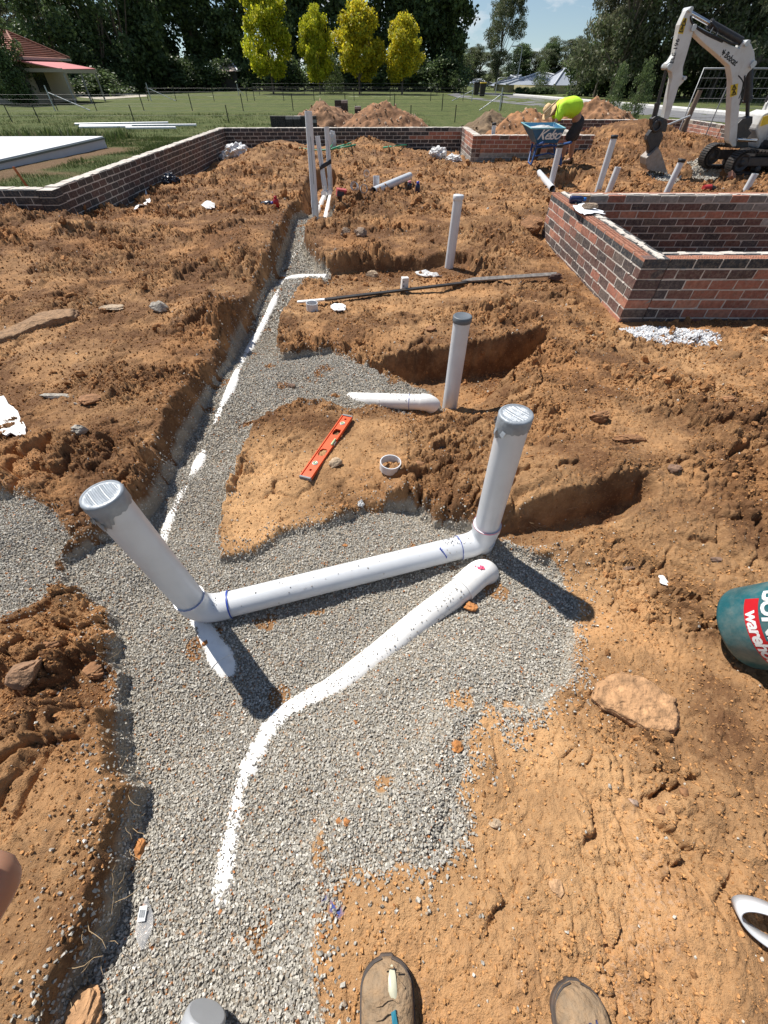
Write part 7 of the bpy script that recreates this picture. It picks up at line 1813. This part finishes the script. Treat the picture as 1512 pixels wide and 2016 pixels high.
# ============================================================ PHOTOGRAPHER (boots in view)
M_ub = mat('tan_suede_boot', (.24, .17, .105), .85, var=.35, scale=22, bump=1.0, bscale=70, dirt=.6, dirtcol=(.36, .22, .11))
M_sole = mat('boot_sole', (.06, .05, .045), .8, var=.3, dirt=.3)
M_trou = mat('work_trousers', (.05, .055, .06), .9, var=.2)
gb = .115
ph = thing('person', 'photographer at the bottom edge, seen only as worn tan boots and a fingertip', 'person', (.2, -.4, gb))
def user_boot(tip, yaw, worn):
    """tip: world xy of the toe; the boot runs back from it"""
    d = Vector((math.sin(yaw), math.cos(yaw), 0)); s_ = Vector((d.y, -d.x, 0)); g_ = gz(tip[0], tip[1] - .05) + .002
    n = 28; m = MB(); vs = []; rows = 26
    prof = []          # distance back from toe, half width, height of the top
    for i in range(rows):
        t_ = (i / (rows - 1)) ** 1.7; L0 = .30 * t_
        hw = .057 * (max(0, 1 - (1 - t_ / .17) ** 2) ** .5 if t_ < .17 else 1) * (1 if t_ < .35 else 1 - .22 * math.sin((t_ - .35) / .65 * math.pi))
        tp = .025 + .040 * min(1, (t_ / .16) ** .5 if t_ < .16 else 1) + max(0, t_ - .3) ** 1.4 * .13
        prof.append((L0, max(hw, .010), tp))
    o0 = Vector((tip[0], tip[1], g_))
    for L0, hw, tp in prof:
        for k in range(n):
            th = 2 * math.pi * k / n; cx, cz = math.cos(th), math.sin(th)
            x = hw * math.copysign(abs(cx) ** .8, cx); z = .016 + (tp - .016) * (.5 + .5 * cz) if cz > -2 else 0
            z = .018 + (tp - .018) * max(0, (cz + .55) / 1.55) ** .85 if cz > -.55 else .018
            vs.append(o0 - d * (L0 + (.0)) + s_ * x + Vector((0, 0, z)))
    fs = [(i * n + k, i * n + (k + 1) % n, (i + 1) * n + (k + 1) % n, (i + 1) * n + k) for i in range(rows - 1) for k in range(n)]
    m.add(vs, fs, None, True); m.add(vs[:n], [tuple(range(n))]); m.add(vs[-n:], [tuple(range(n))[::-1]])
    up_ = m.build('boot', M_ub, ph); sb = up_.modifiers.new('s', 'SUBSURF'); sb.levels = 1; sb.render_levels = 1
    m = MB(); vs = []; ring_ = []
    for i in range(rows): ring_.append(o0 - d * prof[i][0] + s_ * (prof[i][1] + .004))
    for i in range(rows - 1, -1, -1): ring_.append(o0 - d * prof[i][0] - s_ * (prof[i][1] + .004))
    ring_[0] += d * .004; ring_[-1] += d * .004
    m.prism([p_ + Vector((0, 0, .012)) for p_ in ring_], (0, 0, .022)); m.build('sole', M_sole, up_, bevel=.003)
    m = MB(); sp_ = [o0 - d * prof[i][0] * .96 + s_ * (prof[i][1] - .004) + Vector((0, 0, .036)) for i in range(1, rows)]
    for sg in (1, -1):
        pts_ = [o0 - d * prof[i][0] * .98 + s_ * sg * (prof[i][1] - .0015) + Vector((0, 0, .037)) for i in range(1, rows, 2)]; m.tube(pts_, .0022, 6)
    m.build('welt_seam', M_sole, up_)
    for k_ in range(3):
        m = MB(); a_ = .062 + .018 * k_; pts_ = [o0 - d * (a_ + .006 * math.sin(q_ * 1.3)) + s_ * (q_ / 6 - .5) * .07 + Vector((0, 0, .0685 + .006 * k_ * .3 - abs(q_ / 6 - .5) ** 2 * .05)) for q_ in range(7)]
        m.tube(pts_, .0016, 5); m.build('crease', M_ub, up_)
    return up_, o0, d, s_
b1, o0, d_, s_ = user_boot((.006, -.160), -.02, 1)
# split toe of the left boot showing the pale cap, black paint patch and frayed leather
m = MB(); c_ = o0 - d_ * .045 + s_ * .012 + Vector((0, 0, .060)); vs = []
for k in range(20):
    th = 2 * math.pi * k / 20; vs.append(c_ + (d_ * math.cos(th) * .036 + (s_ * .95 - d_ * .25) * math.sin(th) * .010) + Vector((0, 0, .004 * (1 - abs(math.cos(th))) - .008 * math.cos(th) ** 2)))
m.add([c_ + Vector((0, 0, .011))] + vs, [(0, 1 + k, 1 + (k + 1) % 20) for k in range(20)], None, True); m.build('toe_cap', mat('bare_toe_cap', (.45, .44, .33), .35, var=.2, scale=20), b1)
m = MB(); c2_ = o0 - d_ * .082 + s_ * .014 + Vector((0, 0, .068)); m.box(c2_, (.012, .018, .006), rot=Matrix.Rotation(.3, 3, 'Z'), jit=.002); m.build('blue_scuff', mat('teal_scuff', (.03, .20, .28), .5), b1)
m = MB()
for k in range(12): m.box(o0 - d_ * (.128 + random.uniform(-.008, .008)) + s_ * random.uniform(-.022, .030) + Vector((0, 0, .0735)), (.020, .012, .003), rot=Matrix.Rotation(random.uniform(-.5, .5), 3, 'Z'), jit=.003)
m.build('black_patch', mat('shiny_black_patch', (.015, .016, .018), .3, dirt=.2), b1)
m = MB()
for k in range(7):
    th = k / 6 * 3.4 - .4; q_ = o0 - d_ * (.045 - .034 * math.cos(th)) + s_ * (.012 + .018 * math.sin(th)) + Vector((0, 0, .058)); m.tube([q_, q_ + Vector((random.uniform(-.006, .006), random.uniform(-.004, .004), .004)), q_ + Vector((random.uniform(-.012, .012), random.uniform(-.008, .008), .001))], .0018, 5)
m.build('frayed_leather', M_ub, b1)
b2, o2, d2, s2_ = user_boot((.432, -.198), .04, 0)
for dx, dl, w_ in ((.006, .055, .004), (-.004, .10, .007), (.016, .12, .004), (.02, .05, .003), (-.01, .13, .006)): m = MB(); m.box(o2 - d2 * dl + s2_ * dx + Vector((0, 0, .066 if dl < .08 else .0725)), (w_, w_ * 1.6, .003), jit=.001); m.build('paint_spot', bpy.data.materials.get('navy_spots') or mat('navy_spots', (.03, .04, .12), .5), b2)
# body: legs, torso, arms and hands holding the phone that takes the picture
hipc = Vector((.20, -.52, gb + .92)); N = {'pelvis': (hipc, .15, .12), 'waist': (hipc + Vector((0, 0, .18)), .14, .11), 'chest': (hipc + Vector((0, -.02, .40)), .17, .13), 'neck': (hipc + Vector((0, .0, .60)), .06, .06), 'head': (hipc + Vector((0, .04, .72)), .085, .095), 'top': (hipc + Vector((0, .04, .80)), .07, .08)}
Ed = [('pelvis', 'waist'), ('waist', 'chest'), ('chest', 'neck'), ('neck', 'head'), ('head', 'top')]
for k, fx in (('l', .0), ('r', .42)):
    sx = -1 if k == 'l' else 1
    N['h' + k] = (hipc + Vector((sx * .10, 0, -.06)), .095, .10); N['k' + k] = (Vector((fx + .02, -.44, gb + .50)), .06, .065); N['a' + k] = (Vector((fx, -.42, gb + .14)), .042, .045)
    Ed += [('pelvis', 'h' + k), ('h' + k, 'k' + k), ('k' + k, 'a' + k)]
    N['s' + k] = (hipc + Vector((sx * .20, -.02, .50)), .06, .06); N['e' + k] = (Vector((sx * .30 + .06, -.34, 1.22)), .045, .045); N['w' + k] = (Vector((-.115 if k == 'l' else .16, -.115, 1.40 if k == 'l' else 1.46)), .026, .03)
    N['p' + k] = (Vector((-.100 if k == 'l' else .12, -.055, 1.405 if k == 'l' else 1.49)), .018, .034)
    Ed += [('chest', 's' + k), ('s' + k, 'e' + k), ('e' + k, 'w' + k), ('w' + k, 'p' + k)]
N['pl'] = (N['pl'][0] + Vector((-.0025, 0, 0)), .018, .034); pl_ = N['pl'][0]; pr_ = N['pr'][0]
for i in range(4):
    a = pl_ + Vector((.004 + .001 * i, .030 + .001 * i, .020 * i - .028)); b = a + Vector((.012, .028 + .003 * (1 if i in (1, 2) else 0), .003)); 
    N[f'f{i}'] = (a, .0085, .0085); N[f'g{i}'] = (b, .0078, .0078); Ed += [('pl', f'f{i}'), (f'f{i}', f'g{i}')]
    a = pr_ + Vector((-.004, .012, .020 * i - .03)); b = a + Vector((-.022, .004, .004)); N[f'm{i}'] = (a, .0085, .0085); N[f'n{i}'] = (b, .0075, .0075); Ed += [('pr', f'm{i}'), (f'm{i}', f'n{i}')]
N['thl'] = (pl_ + Vector((.024, -.004, .02)), .010, .010); Ed.append(('pl', 'thl')); N['thr'] = (pr_ + Vector((-.024, -.014, .02)), .010, .010); Ed.append(('pr', 'thr'))
skin_body('body', N, Ed, M_skin, ph)
S_ = {'a': (hipc + Vector((0, 0, .06)), .16, .135), 'b': (hipc, .165, .14)}
for k, fx in (('l', .0), ('r', .42)):
    sx = -1 if k == 'l' else 1; S_['h' + k] = (N['h' + k][0], .112, .118); S_['k' + k] = (N['k' + k][0], .08, .085); S_['m' + k] = (Vector((fx, -.425, gb + .20)), .075, .078); S_['a' + k] = (Vector((fx, -.42, gb + .09)), .072, .078)
skin_body('trousers', S_, [('a', 'b'), ('b', 'hl'), ('hl', 'kl'), ('kl', 'ml'), ('ml', 'al'), ('b', 'hr'), ('hr', 'kr'), ('kr', 'mr'), ('mr', 'ar')], M_trou, ph, root=1)
